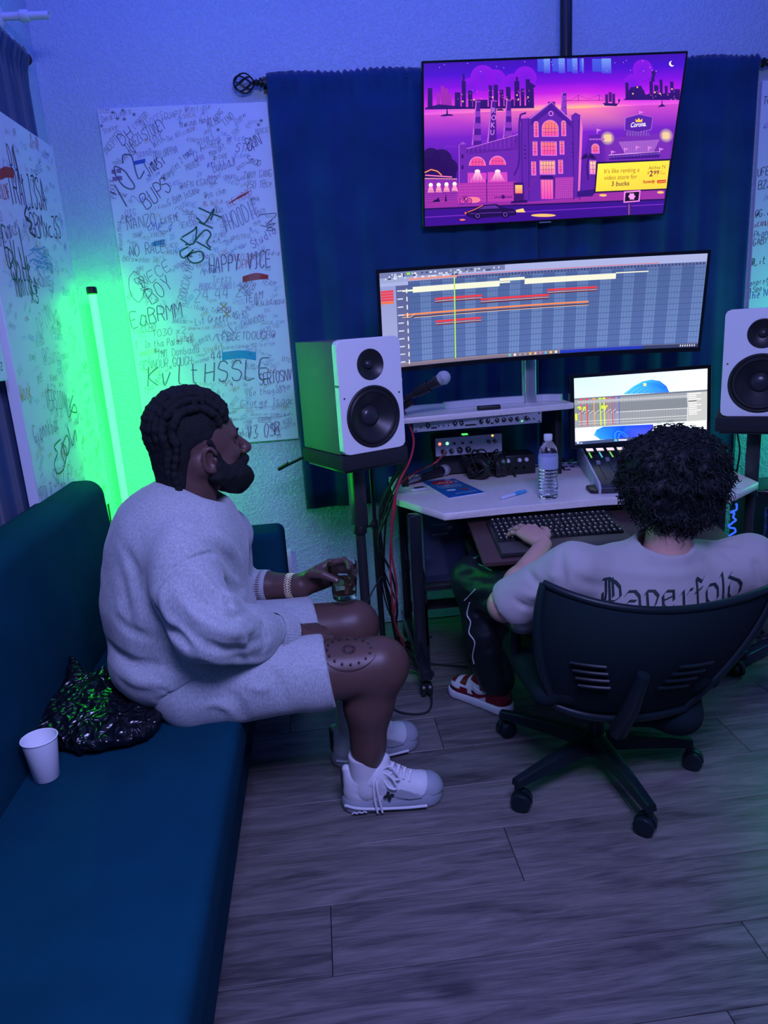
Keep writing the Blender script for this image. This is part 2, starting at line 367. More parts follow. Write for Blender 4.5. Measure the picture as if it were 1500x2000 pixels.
# ------------------------------------------------------------------ hand lettering: a small stroke alphabet
GL = {'A':'00 26 40|12 32','B':'00 06 36 45 34 03|34 42 40 00','C':'45 36 16 04 02 10 30 41','D':'00 06 26 44 42 20 00','E':'46 06 00 40|03 33','F':'46 06 00|03 33',
'G':'45 36 16 04 02 10 30 42 22','H':'00 06|40 46|03 43','I':'20 26|16 36|10 30','J':'46 41 30 10 01','K':'00 06|46 03 40','L':'06 00 40','M':'00 06 23 46 40',
'N':'00 06 40 46','O':'16 04 02 10 30 42 44 36 16','P':'00 06 36 45 44 33 03','Q':'16 04 02 10 30 42 44 36 16|22 40','R':'00 06 36 45 44 33 03|23 40',
'S':'45 36 16 05 04 33 42 41 30 10 01','T':'06 46|26 20','U':'06 01 10 30 41 46','V':'06 20 46','W':'06 10 23 30 46','X':'06 40|46 00','Y':'06 23 46|23 20','Z':'06 46 00 40',
'0':'16 04 02 10 30 42 44 36 16','1':'15 26 20','2':'05 16 36 45 44 00 40','3':'06 46 23 42 41 30 10 01','4':'30 36 02 42','5':'46 06 03 33 42 41 30 10 01',
'6':'36 14 02 10 30 41 42 33 02','7':'06 46 10','8':'16 05 04 33 42 41 30 10 01 02 34 45 36 16','9':'44 33 13 04 05 16 36 45 43 20','a':'43 24 13 01 10 30 42|44 41 50','b':'06 00 20 31 32 23 03',
'c':'33 13 02 01 10 30','d':'46 40 20 11 12 23 43','e':'12 32 33 24 13 01 10 30','f':'36 26 15 10|03 33','g':'33 13 02 11 32|34 3. 1.','h':'06 00|02 13 23 32 30','i':'23 20|25 25','k':'06 00|34 02 30',
'l':'16 11 20','m':'00 04|03 14 23 20|23 34 43 40','n':'00 04|03 14 24 33 30','o':'14 02 01 10 20 31 33 24 14','p':'0. 04|03 14 24 33 31 20 00','q':'33 14 02 11 31|34 3.','r':'00 04|02 14 24','s':'34 14 03 31 20 00',
't':'16 11 20 30|04 34','u':'04 01 10 20 32|34 30','v':'04 10 34','w':'04 10 23 30 44','x':'04 40|44 00','y':'04 12|34 1.','z':'04 34 00 30','@':'33 23 12 21 32 34 31 42 45 26 05 02 10 30','#':'10 26|20 46|02 52|04 54','$':'45 36 16 05 33 41 30 10 01|27 2.',
'-':'03 33','.':'10 11','!':'26 22|20 21','*':'02 44|04 42|25 21','/':'00 46','<':'35 03 31','>':'05 33 01','&':'41 14 26 25 02 10 42','+':'03 43|25 21','_':'00 40','?':'05 16 36 44 22|20 21','~':'02 13 31 42',"'":'26 24',':':'24 23|21 20','^':'03 26 43'}
def glyph(ch):
    s = GL.get(ch) or GL.get(ch.upper())
    if not s: return []
    out = []
    for st in s.split('|'):
        out.append([(int(p[0]), -1.5 if p[1] == '.' else int(p[1])) for p in st.split()])
    return out
class Ink:
    """marker strokes on a flat panel: ribbons a fraction of a millimetre proud of it"""
    def __init__(s, o, ex, ey, nrm):
        s.o = V(o); s.ex = V(ex); s.ey = V(ey); s.n = V(nrm); s.g = {}; s.layer = 0; s.lim = None
    def stroke(s, pts, w, col, nib=None):
        if s.lim:
            a, b = s.lim
            pts = [(min(max(p[0], .004), a-.004), min(max(p[1], .004), b-.004)) for p in pts]
        g = s.g.setdefault(col, G()); s.layer += 1; h = .0004 + (s.layer % 40)*.00001; vs = []; fs = []
        m = len(pts)
        for i in range(m):
            a, b = pts[max(i-1, 0)], pts[min(i+1, m-1)]; dx, dy = b[0]-a[0], b[1]-a[1]; L = hypot(dx, dy) or 1
            if nib is None: nx, ny = -dy/L*w/2, dx/L*w/2
            else: nx, ny = cos(nib)*w/2, sin(nib)*w/2
            for q in (1, -1):
                vs.append(s.o + s.ex*(pts[i][0]+nx*q) + s.ey*(pts[i][1]+ny*q) + s.n*h)
        for i in range(m-1): fs.append((2*i, 2*i+1, 2*i+3, 2*i+2))
        g.add(vs, fs)
    def text(s, t, x, y, h, col='k', w=.002, rot=0., sl=.15, curvy=None, rnd=random, asp=.62):
        cx = 0; c, sn = cos(rot), sin(rot); k = h/6
        for ch in t:
            if ch == ' ': cx += h*.45; continue
            for st in glyph(ch):
                j = h*.035
                pp = [(cx + p[0]*k*asp*1.15 + p[1]*k*sl + rnd.uniform(-j, j), p[1]*k + rnd.uniform(-j, j)) for p in st]
                if len(pp) > 2 and (curvy is None or curvy): pp = [(q.x, q.y) for q in spline([(a, b, 0) for a, b in pp], 3)]
                s.stroke([(x + a*c - b*sn, y + a*sn + b*c) for a, b in pp], w, col)
            cx += h*asp*rnd.uniform(.98, 1.14) + h*.02
        return cx
    def scrawl(s, x, y, W_, H_, col, w, n, rot, rnd):
        pts = []
        for i in range(n):
            a = i/(n-1); pts.append((a*W_ + rnd.uniform(-.12, .12)*W_, (rnd.random() if i % 2 else -rnd.random())*H_*.5, 0))
        q = spline(pts, 5); c, sn = cos(rot), sin(rot)
        s.stroke([(x+p.x*c-p.y*sn, y+p.x*sn+p.y*c) for p in q], w, col)
    def done(s, parent):
        for col, g in s.g.items():
            g.build('marker_writing', INK[col], parent, kind='stuff')
INK = {k: mat('ink_'+k, c, .6) for k, c in dict(k=(.03, .04, .06), d=(.10, .14, .20), b=(.03, .12, .5), g=(.01, .13, .07), r=(.45, .03, .02), p=(.18, .05, .3), y=(.5, .36, .04), c=(.03, .35, .6), f=(.25, .32, .42)).items()}
M_PANEL = mat('white_panel', (.76, .80, .92), .5, spec=.4)
WORDS = ['KARMA', 'Lil Dre', '@nightowl', 'DEE 4x', 'BLAZE', 'Vibes', 'NOVA', 'Tay', 'YUNG ACE', 'JAYO', 'GHOST', 'TRAP', 'Skoob', 'RIZO', 'ANGEL', '@rico', 'MOB', '4EVER', 'FLACO', 'Quez', 'KING', 'TXN', 'Luh B', 'DRE', '$KEE', 'ZAY', 'WAVY',
         'Studio', 'ONE 4', 'Marz', 'NINO', 'Hollow', 'BIG T', 'STAR', 'C-LO', 'XO', 'JUICE', 'Mack', 'RAE', 'PINK', 'OTG', '#1', 'LOUD', 'Sosa', 'DUKE', '444', 'TEAM', 'Rell', 'SMOKE', 'Heem', 'N.O.', 'BOSS', '2X', 'ECHO', 'VANTE', 'Lo', 'Kash']
def scribbles(ink, W_, H_, n, seed, placed, faint=False):
    rnd = random.Random(seed); k = 0; tries = 0
    while k < n and tries < n*14:
        tries += 1
        h = rnd.choice([.011, .013, .016, .018, .022, .03]); t = rnd.choice(WORDS); L = len(t)*h*.68
        x, y = rnd.uniform(.01, W_-.03), rnd.uniform(.01, H_-.04); rot = rnd.choice([0, 0, .1, .2, .35, -.1, .5, -.3, .8])
        cx, cy, rr = x+cos(rot)*L/2, y+h/2+sin(rot)*L/2, L*.42
        if x+cos(rot)*L > W_-.005 or y+sin(rot)*L+h > H_-.01 or y+sin(rot)*L < .005: continue
        if any(hypot((cx-a)/(rr+r_), (cy-b)/(h*.9+hh)) < .72 for a, b, r_, hh in placed): continue
        placed.append((cx, cy, rr, h*.6+abs(sin(rot))*L*.3))
        col = rnd.choice('kkkkkddbbgrpycf' if not faint else 'fffffddbcfcfkgry')
        w = h*rnd.uniform(.05, .085)
        if rnd.random() < .74: ink.text(t, x, y, h, col, w, rot, rnd.uniform(0, .5), rnd=rnd)
        else: ink.scrawl(x, y+h/2, L, h*1.7, col, w, rnd.randint(6, 14), rot, rnd)
        if rnd.random() < .18: ink.stroke([(x, y-h*.25), (x+L*cos(rot)*.6, y-h*.3+L*sin(rot)*.6), (x+L*cos(rot), y-h*.15+L*sin(rot))], w, col)
        k += 1
# --- back board: coordinates below are measured on the panel, origin bottom left, metres
BW, BH = .654, 1.338; BX, BZ = -.749, .915
t = thing('signature_board', 'white board on the back wall covered in black scribbled signatures', 'board', (BX, YB-.002, BZ))
G().box2((0, -.018, 0), (BW, 0, BH)).build('panel', M_PANEL, t, bevel=.0015, seg=1)
def scr(a, b): return at(a, b, 'y', YB-.018)
ink = Ink((0, -.018, 0), (1, 0, 0), (0, 0, 1), (0, -1, 0)); ink.lim = (BW, BH); placed = []
def bt(s, px, py, px2, py2, hpx, col='k', w=None, sl=.15, asp=None):
    """words spanning the photo pixels (px,py)-(px2,py2) along their base line, hpx high"""
    a, b = scr(px, py), scr(px2, py2); x, y = a.x-BX, a.z-BZ; dx, dy = b.x-a.x, b.z-a.z
    L = hypot(dx, dy); h = hpx*.00212; n = sum(.45 if c == ' ' else 1.06 for c in s)
    ink.text(s, x, y, h, col, w or h*.055, atan2(dy, dx), sl, asp=L/(n*h)*.98, rnd=random.Random(len(s)*7+int(px)))
    placed.append((x+dx/2, y+dy/2+h/2, L*.5, h*.55+abs(dy)*.35))
for a in [('DOB', 195, 222, 215, 220, 8), ('Dera Dinero', 200, 240, 256, 222, 10), ('Stalker', 203, 262, 235, 250, 8), ('INCEPTED', 208, 305, 240, 262, 11), ('LYNWOOD', 264, 252, 290, 226, 9), ('CALI', 280, 252, 292, 240, 9),
          ('GUAPZ', 322, 233, 356, 228, 10), ('@teclipse', 362, 220, 412, 213, 10, 'd'), ('SHOCAL', 358, 232, 384, 227, 7, 'r'), ('OCEE', 296, 245, 325, 228, 11, 'f'), ('STONEY', 284, 275, 328, 248, 18, 'd'), ('Mlwvinds Hunder', 352, 250, 412, 238, 10),
          ('MALIBU', 408, 252, 432, 238, 10), ('TINO', 440, 248, 458, 230, 12), ('BOOGIE', 500, 262, 526, 258, 8), ('The Afficante', 328, 278, 378, 255, 9, 'p'), ('WAK', 302, 290, 326, 272, 18, 'f'), ('DH', 240, 285, 265, 262, 18), ('THREZI', 252, 300, 282, 272, 15),
          ('BMN', 486, 295, 514, 280, 20), ('RIVALS', 388, 285, 420, 272, 10, 'g'), ('THEEM', 405, 290, 432, 285, 10, 'g'), ('Ibeen Raw', 232, 322, 265, 300, 10), ('TRANZ', 268, 312, 298, 302, 10, 'p'), ('ODILURPPHA', 302, 312, 348, 298, 12, 'd'), ('Mavdet', 412, 307, 442, 288, 10), ('WHA', 380, 317, 402, 312, 11, 'p'), ('DABE', 428, 311, 446, 308, 7), ('Smap', 480, 318, 512, 325, 14),
          ('Jimesi', 290, 345, 325, 318, 24, 'k'), ('@Kingsley 2 tuner', 322, 355, 375, 300, 11), ('PROTEGE', 365, 335, 392, 322, 10), ('BubbaJr', 418, 337, 466, 320, 16, 'd'), ('meezFineen', 406, 350, 460, 348, 9, 'p'), ('TXNY GANG', 476, 350, 528, 345, 12), ('750 1Bse', 482, 368, 528, 365, 12),
          ('@AFN KGANZZ', 352, 370, 422, 358, 11), ('PAXXX', 228, 388, 222, 352, 11), ('y02', 238, 398, 286, 330, 44, 'd'), ('BUPS', 288, 410, 338, 368, 26, 'k'), ('G BAM InSANe', 330, 402, 388, 378, 11), ('@yo chm', 400, 388, 440, 378, 11), ('PRi Hustlin', 398, 405, 432, 398, 9, 'r'), ('THE HOOD', 445, 408, 492, 380, 12, 'r'),
          ('NANZO', 250, 450, 308, 438, 20, 'd'), ('KAYEME', 316, 440, 352, 430, 13), ('SEASXN', 352, 446, 388, 440, 10), ('KEN', 370, 432, 386, 428, 10), ('#H00DIE', 440, 455, 510, 420, 30, 'f'), ('SIAHZD', 492, 420, 520, 416, 8), ('@MSTRVL', 452, 470, 494, 464, 8), ('@Hoona Mook', 240, 490, 236, 430, 8),
          ('NO RACE', 255, 502, 320, 492, 20, 'd'), ('BKrowdday 24', 240, 510, 308, 512, 9), ('NECE', 280, 562, 338, 524, 19, 'd'), ('BOY', 298, 595, 342, 558, 26, 'd'), ('TLV', 356, 532, 374, 524, 10), ('HAPPY VICE', 410, 535, 520, 522, 30, 'd'), ('FUCKO3OK', 438, 508, 500, 508, 11, 'r'), ('DPM', 463, 524, 490, 524, 15, 'r'), ('Teezy', 416, 552, 455, 548, 12, 'd'),
          ('BOOGIE BABII 400', 390, 566, 478, 562, 11, 'p'), ('24 44 2x', 380, 590, 482, 578, 22, 'f'), ('RODCCALYO', 362, 588, 378, 520, 14, 'd'), ('NTB', 478, 560, 498, 566, 12), ('@JujoKappa', 500, 598, 555, 592, 11), ('ThatLilbaby Tez', 342, 595, 425, 612, 9), ('Lit Greezy 4S', 382, 635, 462, 622, 13), ('JmB Lecm', 416, 637, 462, 634, 8),
          ('CHANODI', 472, 640, 520, 625, 12, 'd'), ('EaBRMM', 258, 640, 360, 618, 28, 'd'), ('@Nakewitdabighoney', 368, 645, 440, 640, 6, 'r'), ('1030 x2', 298, 658, 364, 650, 12, 'k'), ('T  In tha Palms 4X', 265, 682, 358, 672, 13), ('Gunnoy', 380, 680, 414, 660, 13, 'd'), ('FBGETDOUGH@', 434, 665, 540, 660, 14), ('DJ GhandyCahman MSD Scorton', 420, 684, 536, 674, 7),
          ('TNT Donbada', 308, 700, 388, 688, 14, 'd'), ('44L', 412, 705, 448, 700, 18), ('Youngn', 450, 703, 492, 698, 12), ('SENNOUR GOUGH', 275, 722, 372, 712, 16, 'd'), ('Tevonmar', 378, 712, 412, 702, 8), ('KvltHSSLE', 290, 755, 520, 738, 38, 'd'), ('SERIOSNV', 508, 752, 570, 742, 22), ('yoe thugabt', 480, 775, 558, 765, 13, 'd'), ('George Isaac', 470, 795, 570, 788, 14, 'd'),
          ('@georgeisaac', 490, 812, 548, 810, 6), ('#DJ XOD', 530, 838, 570, 825, 10), ('V3 0SB', 484, 858, 540, 850, 26, 'd'), ('#Bsndatta', 536, 845, 578, 830, 8), ('BHK', 262, 545, 282, 580, 16, 'k')]:
    bt(*a)
# heavier marks: the big green-black tag, blue highlight, struck-out reds, yellow cross, hearts and stars
def bs(pts, w, col='k'):
    q = [scr(*p) for p in pts]; ink.stroke([(p.x, p.y) for p in spline([(a.x-BX, a.z-BZ, 0) for a in q], 5)] if len(q) > 2 else [(a.x-BX, a.z-BZ) for a in q], w, col)
for pts in [[(388, 406), (410, 416), (434, 425)], [(384, 425), (400, 436), (418, 408), (412, 430)], [(388, 434), (416, 446)], [(352, 466), (372, 480)], [(355, 464), (378, 450), (384, 444), (380, 474), (362, 478)], [(378, 474), (400, 450), (412, 458), (404, 474), (412, 484)],
            [(384, 472), (412, 488)], [(368, 482), (352, 492), (358, 504), (376, 494), (394, 492), (396, 508), (378, 514), (366, 502), (378, 488)]]: bs(pts, .006, 'g')
for k in range(5): bs([(434, 690+3*k), (470, 686+3*k), (500, 690+3*k)], .008, 'c')
for k in range(7): bs([(474, 541+k*1.6), (500, 534+k*2), (524, 538+k)], .003, 'r')
for k in range(6): bs([(446+6*k, 398-3*k), (470+4*k, 382-2*k)], .0022, 'r')
for k in range(4): bs([(262, 322-2*k), (284, 317-k*2)], .0035, 'b'); bs([(298, 474+2*k), (322, 468+3*k)], .004, 'c')
for a, b in ((430, 592), (436, 606)): bs([(a, b), (a+14, b+14)], .004, 'y'); bs([(a+14, b), (a, b+14)], .004, 'y')
for a, b in ((222, 336), (232, 334), (224, 350), (234, 348)): 
    for k in range(6): bs([(a-4, b-4+k*1.4), (a+5, b-4+k*1.4+1)], .0018, 'p')
for a, b in ((220, 220), (240, 216), (198, 246), (230, 232), (243, 233), (262, 224), (505, 244), (510, 236), (426, 254)):
    for k in range(3): bs([(a-4*cos(k*1.05), b-4*sin(k*1.05)), (a+4*cos(k*1.05), b+4*sin(k*1.05))], .0018, 'k')
bs([(262, 300+230), (252, 545), (256, 575), (272, 590), (282, 570), (280, 545), (262, 530)], .002, 'd')
bs([(505, 420), (540, 418), (520, 440), (538, 436), (520, 450), (538, 448), (508, 440)], .003, 'd')
for k in range(2): bs([(330, 800+30*k), (420, 800+22*k), (560, 792+20*k)], .0016, 'f')
scribbles(ink, BW, BH, 250, 5, placed)
ink.done(t)
# --- left board on the curtain, seen edge-on
xf = -.888; c1 = at(103, 287, 'x', xf); c2 = at(78, 985, 'x', xf); LB0, LB1, LZ1 = c2.y, c1.y, c1.z; LZ0 = .74
t = thing('signature_board', 'white scribbled board on the left wall over the black curtain', 'board', (xf, LB0, LZ0))
LW, LH = LB1-LB0, LZ1-LZ0
G().box2((-.034, 0, 0), (0, LW, LH)).build('panel', M_PANEL, t, bevel=.002, seg=1)
ink = Ink((0, 0, 0), (0, 1, 0), (0, 0, 1), (1, 0, 0)); ink.lim = (LW, LH); placed = []
def lt(s, px, py, px2, py2, h, col='k', w=.003, asp=None):
    a, b = at(px, py, 'x', xf), at(px2, py2, 'x', xf); x, y = a.y-LB0, a.z-LZ0; dx, dy = b.y-a.y, b.z-a.z; L = hypot(dx, dy)
    n = sum(.45 if c == ' ' else 1.06 for c in s); ink.text(s, x, y, h, col, w, atan2(dy, dx), .1, asp=L/(n*h)*.98, rnd=random.Random(int(px)))
    placed.append((x+dx/2, y+dy/2+h/2, L*.5, h*.5))
for a in [('TRALI3SA', 22, 398, 92, 410, .10, 'k', .006), ('GBMxc3S', 64, 462, 122, 464, .07, 'k', .005), ('EviL', 16, 520, 58, 518, .11, 'g', .006), ('BoHk', 24, 545, 66, 552, .08, 'g', .006), ('Montaco', 34, 580, 74, 572, .07, 'g', .005), ('x3', 62, 592, 78, 590, .05, 'g', .005),
          ('P4L', 28, 355, 46, 350, .10, 'k', .005), ('O4Lwances', 0, 480, 38, 452, .05, 'd', .003), ('KILLAF', 0, 388, 20, 388, .04, 'r', .003), ('VERSION', 92, 800, 128, 798, .06, 'd', .003), ('Gionnkbak', 68, 865, 116, 838, .05, 'd', .003), ('@Gunn', 86, 712, 120, 706, .05, 'f', .002), ('SWIZ F', 106, 950, 136, 940, .055, 'd', .0025), ('ZOLZ', 82, 985, 104, 972, .05, 'd', .0025), ('DPINN', 80, 660, 104, 620, .06, 'f', .002), ('Wook', 42, 785, 64, 775, .05, 'y', .003), ('Paris', 94, 535, 116, 530, .05, 'f', .003)]: lt(*a)
def ls(pts, w, col):
    q = spline([at(a, b, 'x', xf) for a, b in pts], 5); ink.stroke([(p.y-LB0, p.z-LZ0) for p in q], w, col)
for k in range(9): ls([(0, 333+2*k), (12, 328+2*k), (27, 334+1.4*k)], .008, 'r')
ls([(118, 858), (106, 872), (112, 885), (106, 905), (112, 925), (124, 915), (130, 880), (120, 865)], .006, 'g')
ls([(126, 905), (120, 880), (130, 850), (136, 870), (130, 890), (122, 870)], .006, 'g'); ls([(132, 835), (142, 870), (146, 840), (150, 862)], .006, 'g'); ls([(128, 770), (134, 815), (144, 790), (150, 805), (136, 800), (142, 772)], .005, 'g')
for pts in ([(50, 428), (62, 436), (58, 452), (70, 462)], [(52, 400), (48, 420), (56, 428)]): ls(pts, .008, 'k')
for k in range(26): 
    a, b = 44+k*1.3, 500+random.uniform(-14, 30); ls([(a+10, b), (a+22, b+random.uniform(-10, 10)), (a+30, b+10)], .0022, 'c')
scribbles(ink, LW, LH, 190, 11, placed, faint=True); ink.done(t)
# --- second left board: only its lower corner is in the picture
c = at(16, 742, 'x', xf); 
t = thing('signature_board', 'corner of another white scribbled board at the left picture edge', 'board', (xf, c.y-.62, c.z))
G().box2((-.034, 0, 0), (0, .62, .9)).build('panel', M_PANEL, t, bevel=.002, seg=1)
ink = Ink((0, 0, 0), (0, 1, 0), (0, 0, 1), (1, 0, 0)); ink.lim = (.62, .9); scribbles(ink, .62, .9, 60, 21, []); ink.text('Topsz', .50, .03, .03, 'k', .003); ink.done(t)
# --- right board
a = at(1487, 190, 'y', YB-.018)
t = thing('signature_board', 'white scribbled board at the right picture edge above the right speaker', 'board', (a.x, YB-.002, .915))
G().box2((0, -.018, 0), (BW, 0, BH)).build('panel', M_PANEL, t, bevel=.0015, seg=1)
ink = Ink((0, -.018, 0), (1, 0, 0), (0, 0, 1), (0, -1, 0)); ink.lim = (BW, BH); placed = []; bx0 = a.x
for s, px, py, h, col in [('TOO', 1490, 205, .03, 'k'), ('UFEE', 1478, 345, .03, 'k'), ('BZ2', 1480, 370, .03, 'k'), ('@G.o', 1474, 425, .028, 'k'), ('xKANU', 1472, 445, .02, 'r'), ('Phan', 1472, 465, .025, 'd'), ('GABY', 1470, 480, .026, 'k'), ('@Lit', 1464, 520, .03, 'k'), ('wenpretty', 1458, 560, .022, 'k'), ('@ Spoi', 1460, 573, .022, 'k'), ('The N', 1460, 585, .03, 'b')]:
    p = scr(px, py); ink.text(s, p.x-bx0, p.z-.915, h, col, h*.09, .12, .2); placed.append((p.x-bx0+.04, p.z-.915+.01, .06, .02))
scribbles(ink, BW, BH, 120, 31, placed); ink.done(t)
# ------------------------------------------------------------------ sofa
def soft_box(x0, x1, y0, y1, z0, z1, r, nx=10, ny=24, nz=8, puff=.0):
    """rounded upholstery block"""
    g = G(); bm = bmesh.new(); bmesh.ops.create_cube(bm, size=1)
    for v in bm.verts: v.co = V(((x0+x1)/2+v.co.x*(x1-x0), (y0+y1)/2+v.co.y*(y1-y0), (z0+z1)/2+v.co.z*(z1-z0)))
    bmesh.ops.bevel(bm, geom=bm.edges[:], offset=r, segments=5, profile=.5, affect='EDGES')
    for v in bm.verts:
        v.index
    bm.verts.index_update()
    g.add([v.co.copy() for v in bm.verts], [tuple(v.index for v in f.verts) for f in bm.faces]); bm.free(); return g
M_SOFA = mat('sofa_fabric', (.002, .045, .078), .9, spec=.08, bump=.4, bscale=700, bdist=.0006, sheen=.0, var=.12, vscale=5)
t = thing('sofa', 'long dark blue fabric sofa along the left wall', 'sofa', (0, 0, 0))
soft_box(-.93, -.318, -.45, 2.64, .03, .27, .015).build('base', M_SOFA, t, smooth=True, angle=60)
soft_box(-.86, -.278, -.45, 2.62, .262, .402, .035).build('seat_cushion', M_SOFA, t, smooth=True, angle=60)
g = soft_box(-.075, .075, -.45, 2.665, 0, .62, .055)
for i, p in enumerate(g.v): g.v[i] = (p[0]-.835-.10*(p[2]/.62)**1.0*.3, p[1], p[2]+.295)
g.build('backrest', M_SOFA, t, smooth=True, angle=60)
soft_box(-.90, -.172, 2.63, 2.80, .03, .655, .03).build('armrest', M_SOFA, t, smooth=True, angle=60)
for x in (-.86, -.38):
    for y in (-.3, 1.2, 2.72): G().box2((x-.025, y-.025, 0), (x+.025, y+.025, .035)).build('foot', M_BLK, t)
# ------------------------------------------------------------------ paper cup standing on the seat
c = at(92, 1518, 'z', .403)
t = thing('paper_cup', 'white paper cup standing on the sofa seat', 'cup', (c.x, c.y, .4035)); t.rotation_euler = (0, 0, 0)
m = mat('white_paper', (.9, .9, .95), .5, sss=.1)
G().lathe([(.0265, .004), (.0275, 0), (.0285, .001), (.0395, .104), (.0385, .104), (.028, .005), (.0, .004)], None, 40, cap=False).build('cup_wall', m, t, smooth=True)
G().tube([(.0400*cos(a*pi/20), .0400*sin(a*pi/20), .105) for a in range(40)], .0016, 8, closed=True).build('rolled_rim', m, t, smooth=True)
# ------------------------------------------------------------------ screens: flat pictures made of coloured shapes on the glass
def homog(src, dst):
    A = []; B = []
    for (x, y), (u, v) in zip(src, dst):
        A += [[x, y, 1, 0, 0, 0, -u*x, -u*y], [0, 0, 0, x, y, 1, -v*x, -v*y]]; B += [u, v]
    h = np.linalg.solve(np.array(A, float), np.array(B, float)); return np.append(h, 1).reshape(3, 3)
class Art:
    def __init__(s, w, h, corners=None, mp=None):
        s.w, s.h = w, h; s.v = []; s.f = []; s.c = []; s.z = 0.0
        s.H = homog(corners, [(0, h), (w, h), (w, 0), (0, 0)]) if corners else None
        s.mp = mp or (lambda x, y, z: (x, y, z))
    def uv(s, p):
        if s.H is None: return p
        q = s.H @ np.array([p[0], p[1], 1.0]); return (q[0]/q[2], q[1]/q[2])
    def raw(s, pts, cols):
        n = len(s.v); e = .0008
        for p in pts: s.v.append((min(max(p[0], e), s.w-e), min(max(p[1], e), s.h-e), s.z))
        s.f.append(tuple(range(n, n+len(pts)))); s.c += [(*rgb(*c), 1) for c in cols]
    def poly(s, pts, col, px=True):
        s.raw([s.uv(p) for p in pts] if px else pts, col if isinstance(col, list) else [col]*len(pts))
    def quad(s, a, b, c0, c1=None, px=True):
        """rectangle a-b; c0 top colour, c1 bottom colour"""
        c1 = c1 or c0; s.poly([(a[0], a[1]), (b[0], a[1]), (b[0], b[1]), (a[0], b[1])], [c0, c0, c1, c1], px)
    def circ(s, c, r, col, n=20, a0=0, a1=360, ry=None, col2=None):
        ry = ry or r
        if col2:
            for k in range(n):
                t0, t1 = radians(a0+(a1-a0)*k/n), radians(a0+(a1-a0)*(k+1)/n)
                s.poly([c, (c[0]+r*cos(t0), c[1]-ry*sin(t0)), (c[0]+r*cos(t1), c[1]-ry*sin(t1))], [col, col2, col2])
        else: s.poly([(c[0]+r*cos(radians(a0+(a1-a0)*k/n)), c[1]-ry*sin(radians(a0+(a1-a0)*k/n))) for k in range(n+(a1-a0 < 360))], col)
    def line(s, pts, w, col):
        for a, b in zip(pts, pts[1:]):
            dx, dy = b[0]-a[0], b[1]-a[1]; L = hypot(dx, dy) or 1; nx, ny = -dy/L*w/2, dx/L*w/2
            s.poly([(a[0]+nx, a[1]+ny), (b[0]+nx, b[1]+ny), (b[0]-nx, b[1]-ny), (a[0]-nx, a[1]-ny)], col)
    def up(s, d=.00004): s.z += d
    def text(s, t, x, y, h, col, shear=0.0, x2=None, y2=None, bold=0.0, align='LEFT'):
        """typeset words from photo pixel (x,y) along the base line towards (x2,y2)"""
        a = s.uv((x, y)); b = s.uv((x2 if x2 is not None else x+10, y2 if y2 is not None else y)); c = s.uv((x, y-h))
        cu = bpy.data.curves.new('lettering', 'FONT'); cu.body = t; cu.size = 1; cu.shear = shear; cu.offset = bold; cu.resolution_u = 3
        o = bpy.data.objects.new('lettering', cu); COL.objects.link(o); dg = bpy.context.evaluated_depsgraph_get(); me = o.evaluated_get(dg).to_mesh()
        co = [v.co.copy() for v in me.vertices]; fs = [tuple(p.vertices) for p in me.polygons]; o.evaluated_get(dg).to_mesh_clear()
        bpy.data.objects.remove(o); bpy.data.curves.remove(cu)
        if not co: return
        xm = max(p.x for p in co); ex = V((b[0]-a[0], b[1]-a[1])); hh = hypot(c[0]-a[0], c[1]-a[1])/.72
        if x2 is not None: k = ex.length/xm; ex.normalize()
        else: ex.normalize(); k = hh
        ey = V((-ex.y, ex.x))
        for f in fs: s.raw([(a[0]+ex.x*co[i].x*k+ey.x*co[i].y*hh, a[1]+ex.y*co[i].x*k+ey.y*co[i].y*hh) for i in f], [col]*len(f))
    def build(s, parent, M, strength=1.0, name='screen'):
        me = bpy.data.meshes.new(name); me.from_pydata([tuple(M @ V(s.mp(*v))) for v in s.v], [], s.f)
        at_ = me.color_attributes.new('Col', 'FLOAT_COLOR', 'CORNER'); a = np.array(s.c, np.float32).ravel(); at_.data.foreach_set('color', a)
        key = 'screen_%g' % strength
        if key not in _M:
            m = bpy.data.materials.new(key); m.use_nodes = True; nt = m.node_tree; b = nt.nodes['Principled BSDF']
            b.inputs['Base Color'].default_value = (.01, .01, .012, 1); b.inputs['Roughness'].default_value = .3
            n = nt.nodes.new('ShaderNodeAttribute'); n.attribute_name = 'Col'
            nt.links.new(n.outputs['Color'], b.inputs['Emission Color']); b.inputs['Emission Strength'].default_value = strength; _M[key] = m
        me.materials.append(_M[key]); return link(name, me, parent)
# ================================================================== television
TVW, TVH = 1.005, .566; tilt = radians(15.2)
pc = V((.996, 3.045, 2.023))
tv = thing('television', 'flat television showing a purple neon city, tilted down on a ceiling pole', 'television', pc)
fr = Matrix.Translation((0, 0, 0)) @ Matrix.Rotation(radians(90)+tilt, 4, 'X')      # local x right, y up the screen, z towards the viewer
G().prism(rrect(TVW+.014, TVH+.014, .004, 2), -.022, -.0006, fr).build('bezel', mat('gloss_black', (.01, .01, .014), .25), tv, bevel=.001, seg=1)
G().prism(rrect(TVW*.6, TVH*.5, .02, 3), -.055, -.022, fr).build('back_housing', M_BLK, tv, bevel=.004)
G().box2((-.11, -TVH/2-.014, -.012), (.11, -TVH/2-.006, -.001)).v
lg = G(); lg.M = fr; lg.box2((-.025, -TVH/2-.011, -.014), (.025, -TVH/2-.006, .0)); lg.build('logo_bar', mat('logo_grey', (.25, .27, .35), .4), tv)
A = Art(TVW, TVH, [(118, 123), (1370, 72), (1237, 812), (118, 875)])
w_, h_ = TVW, TVH
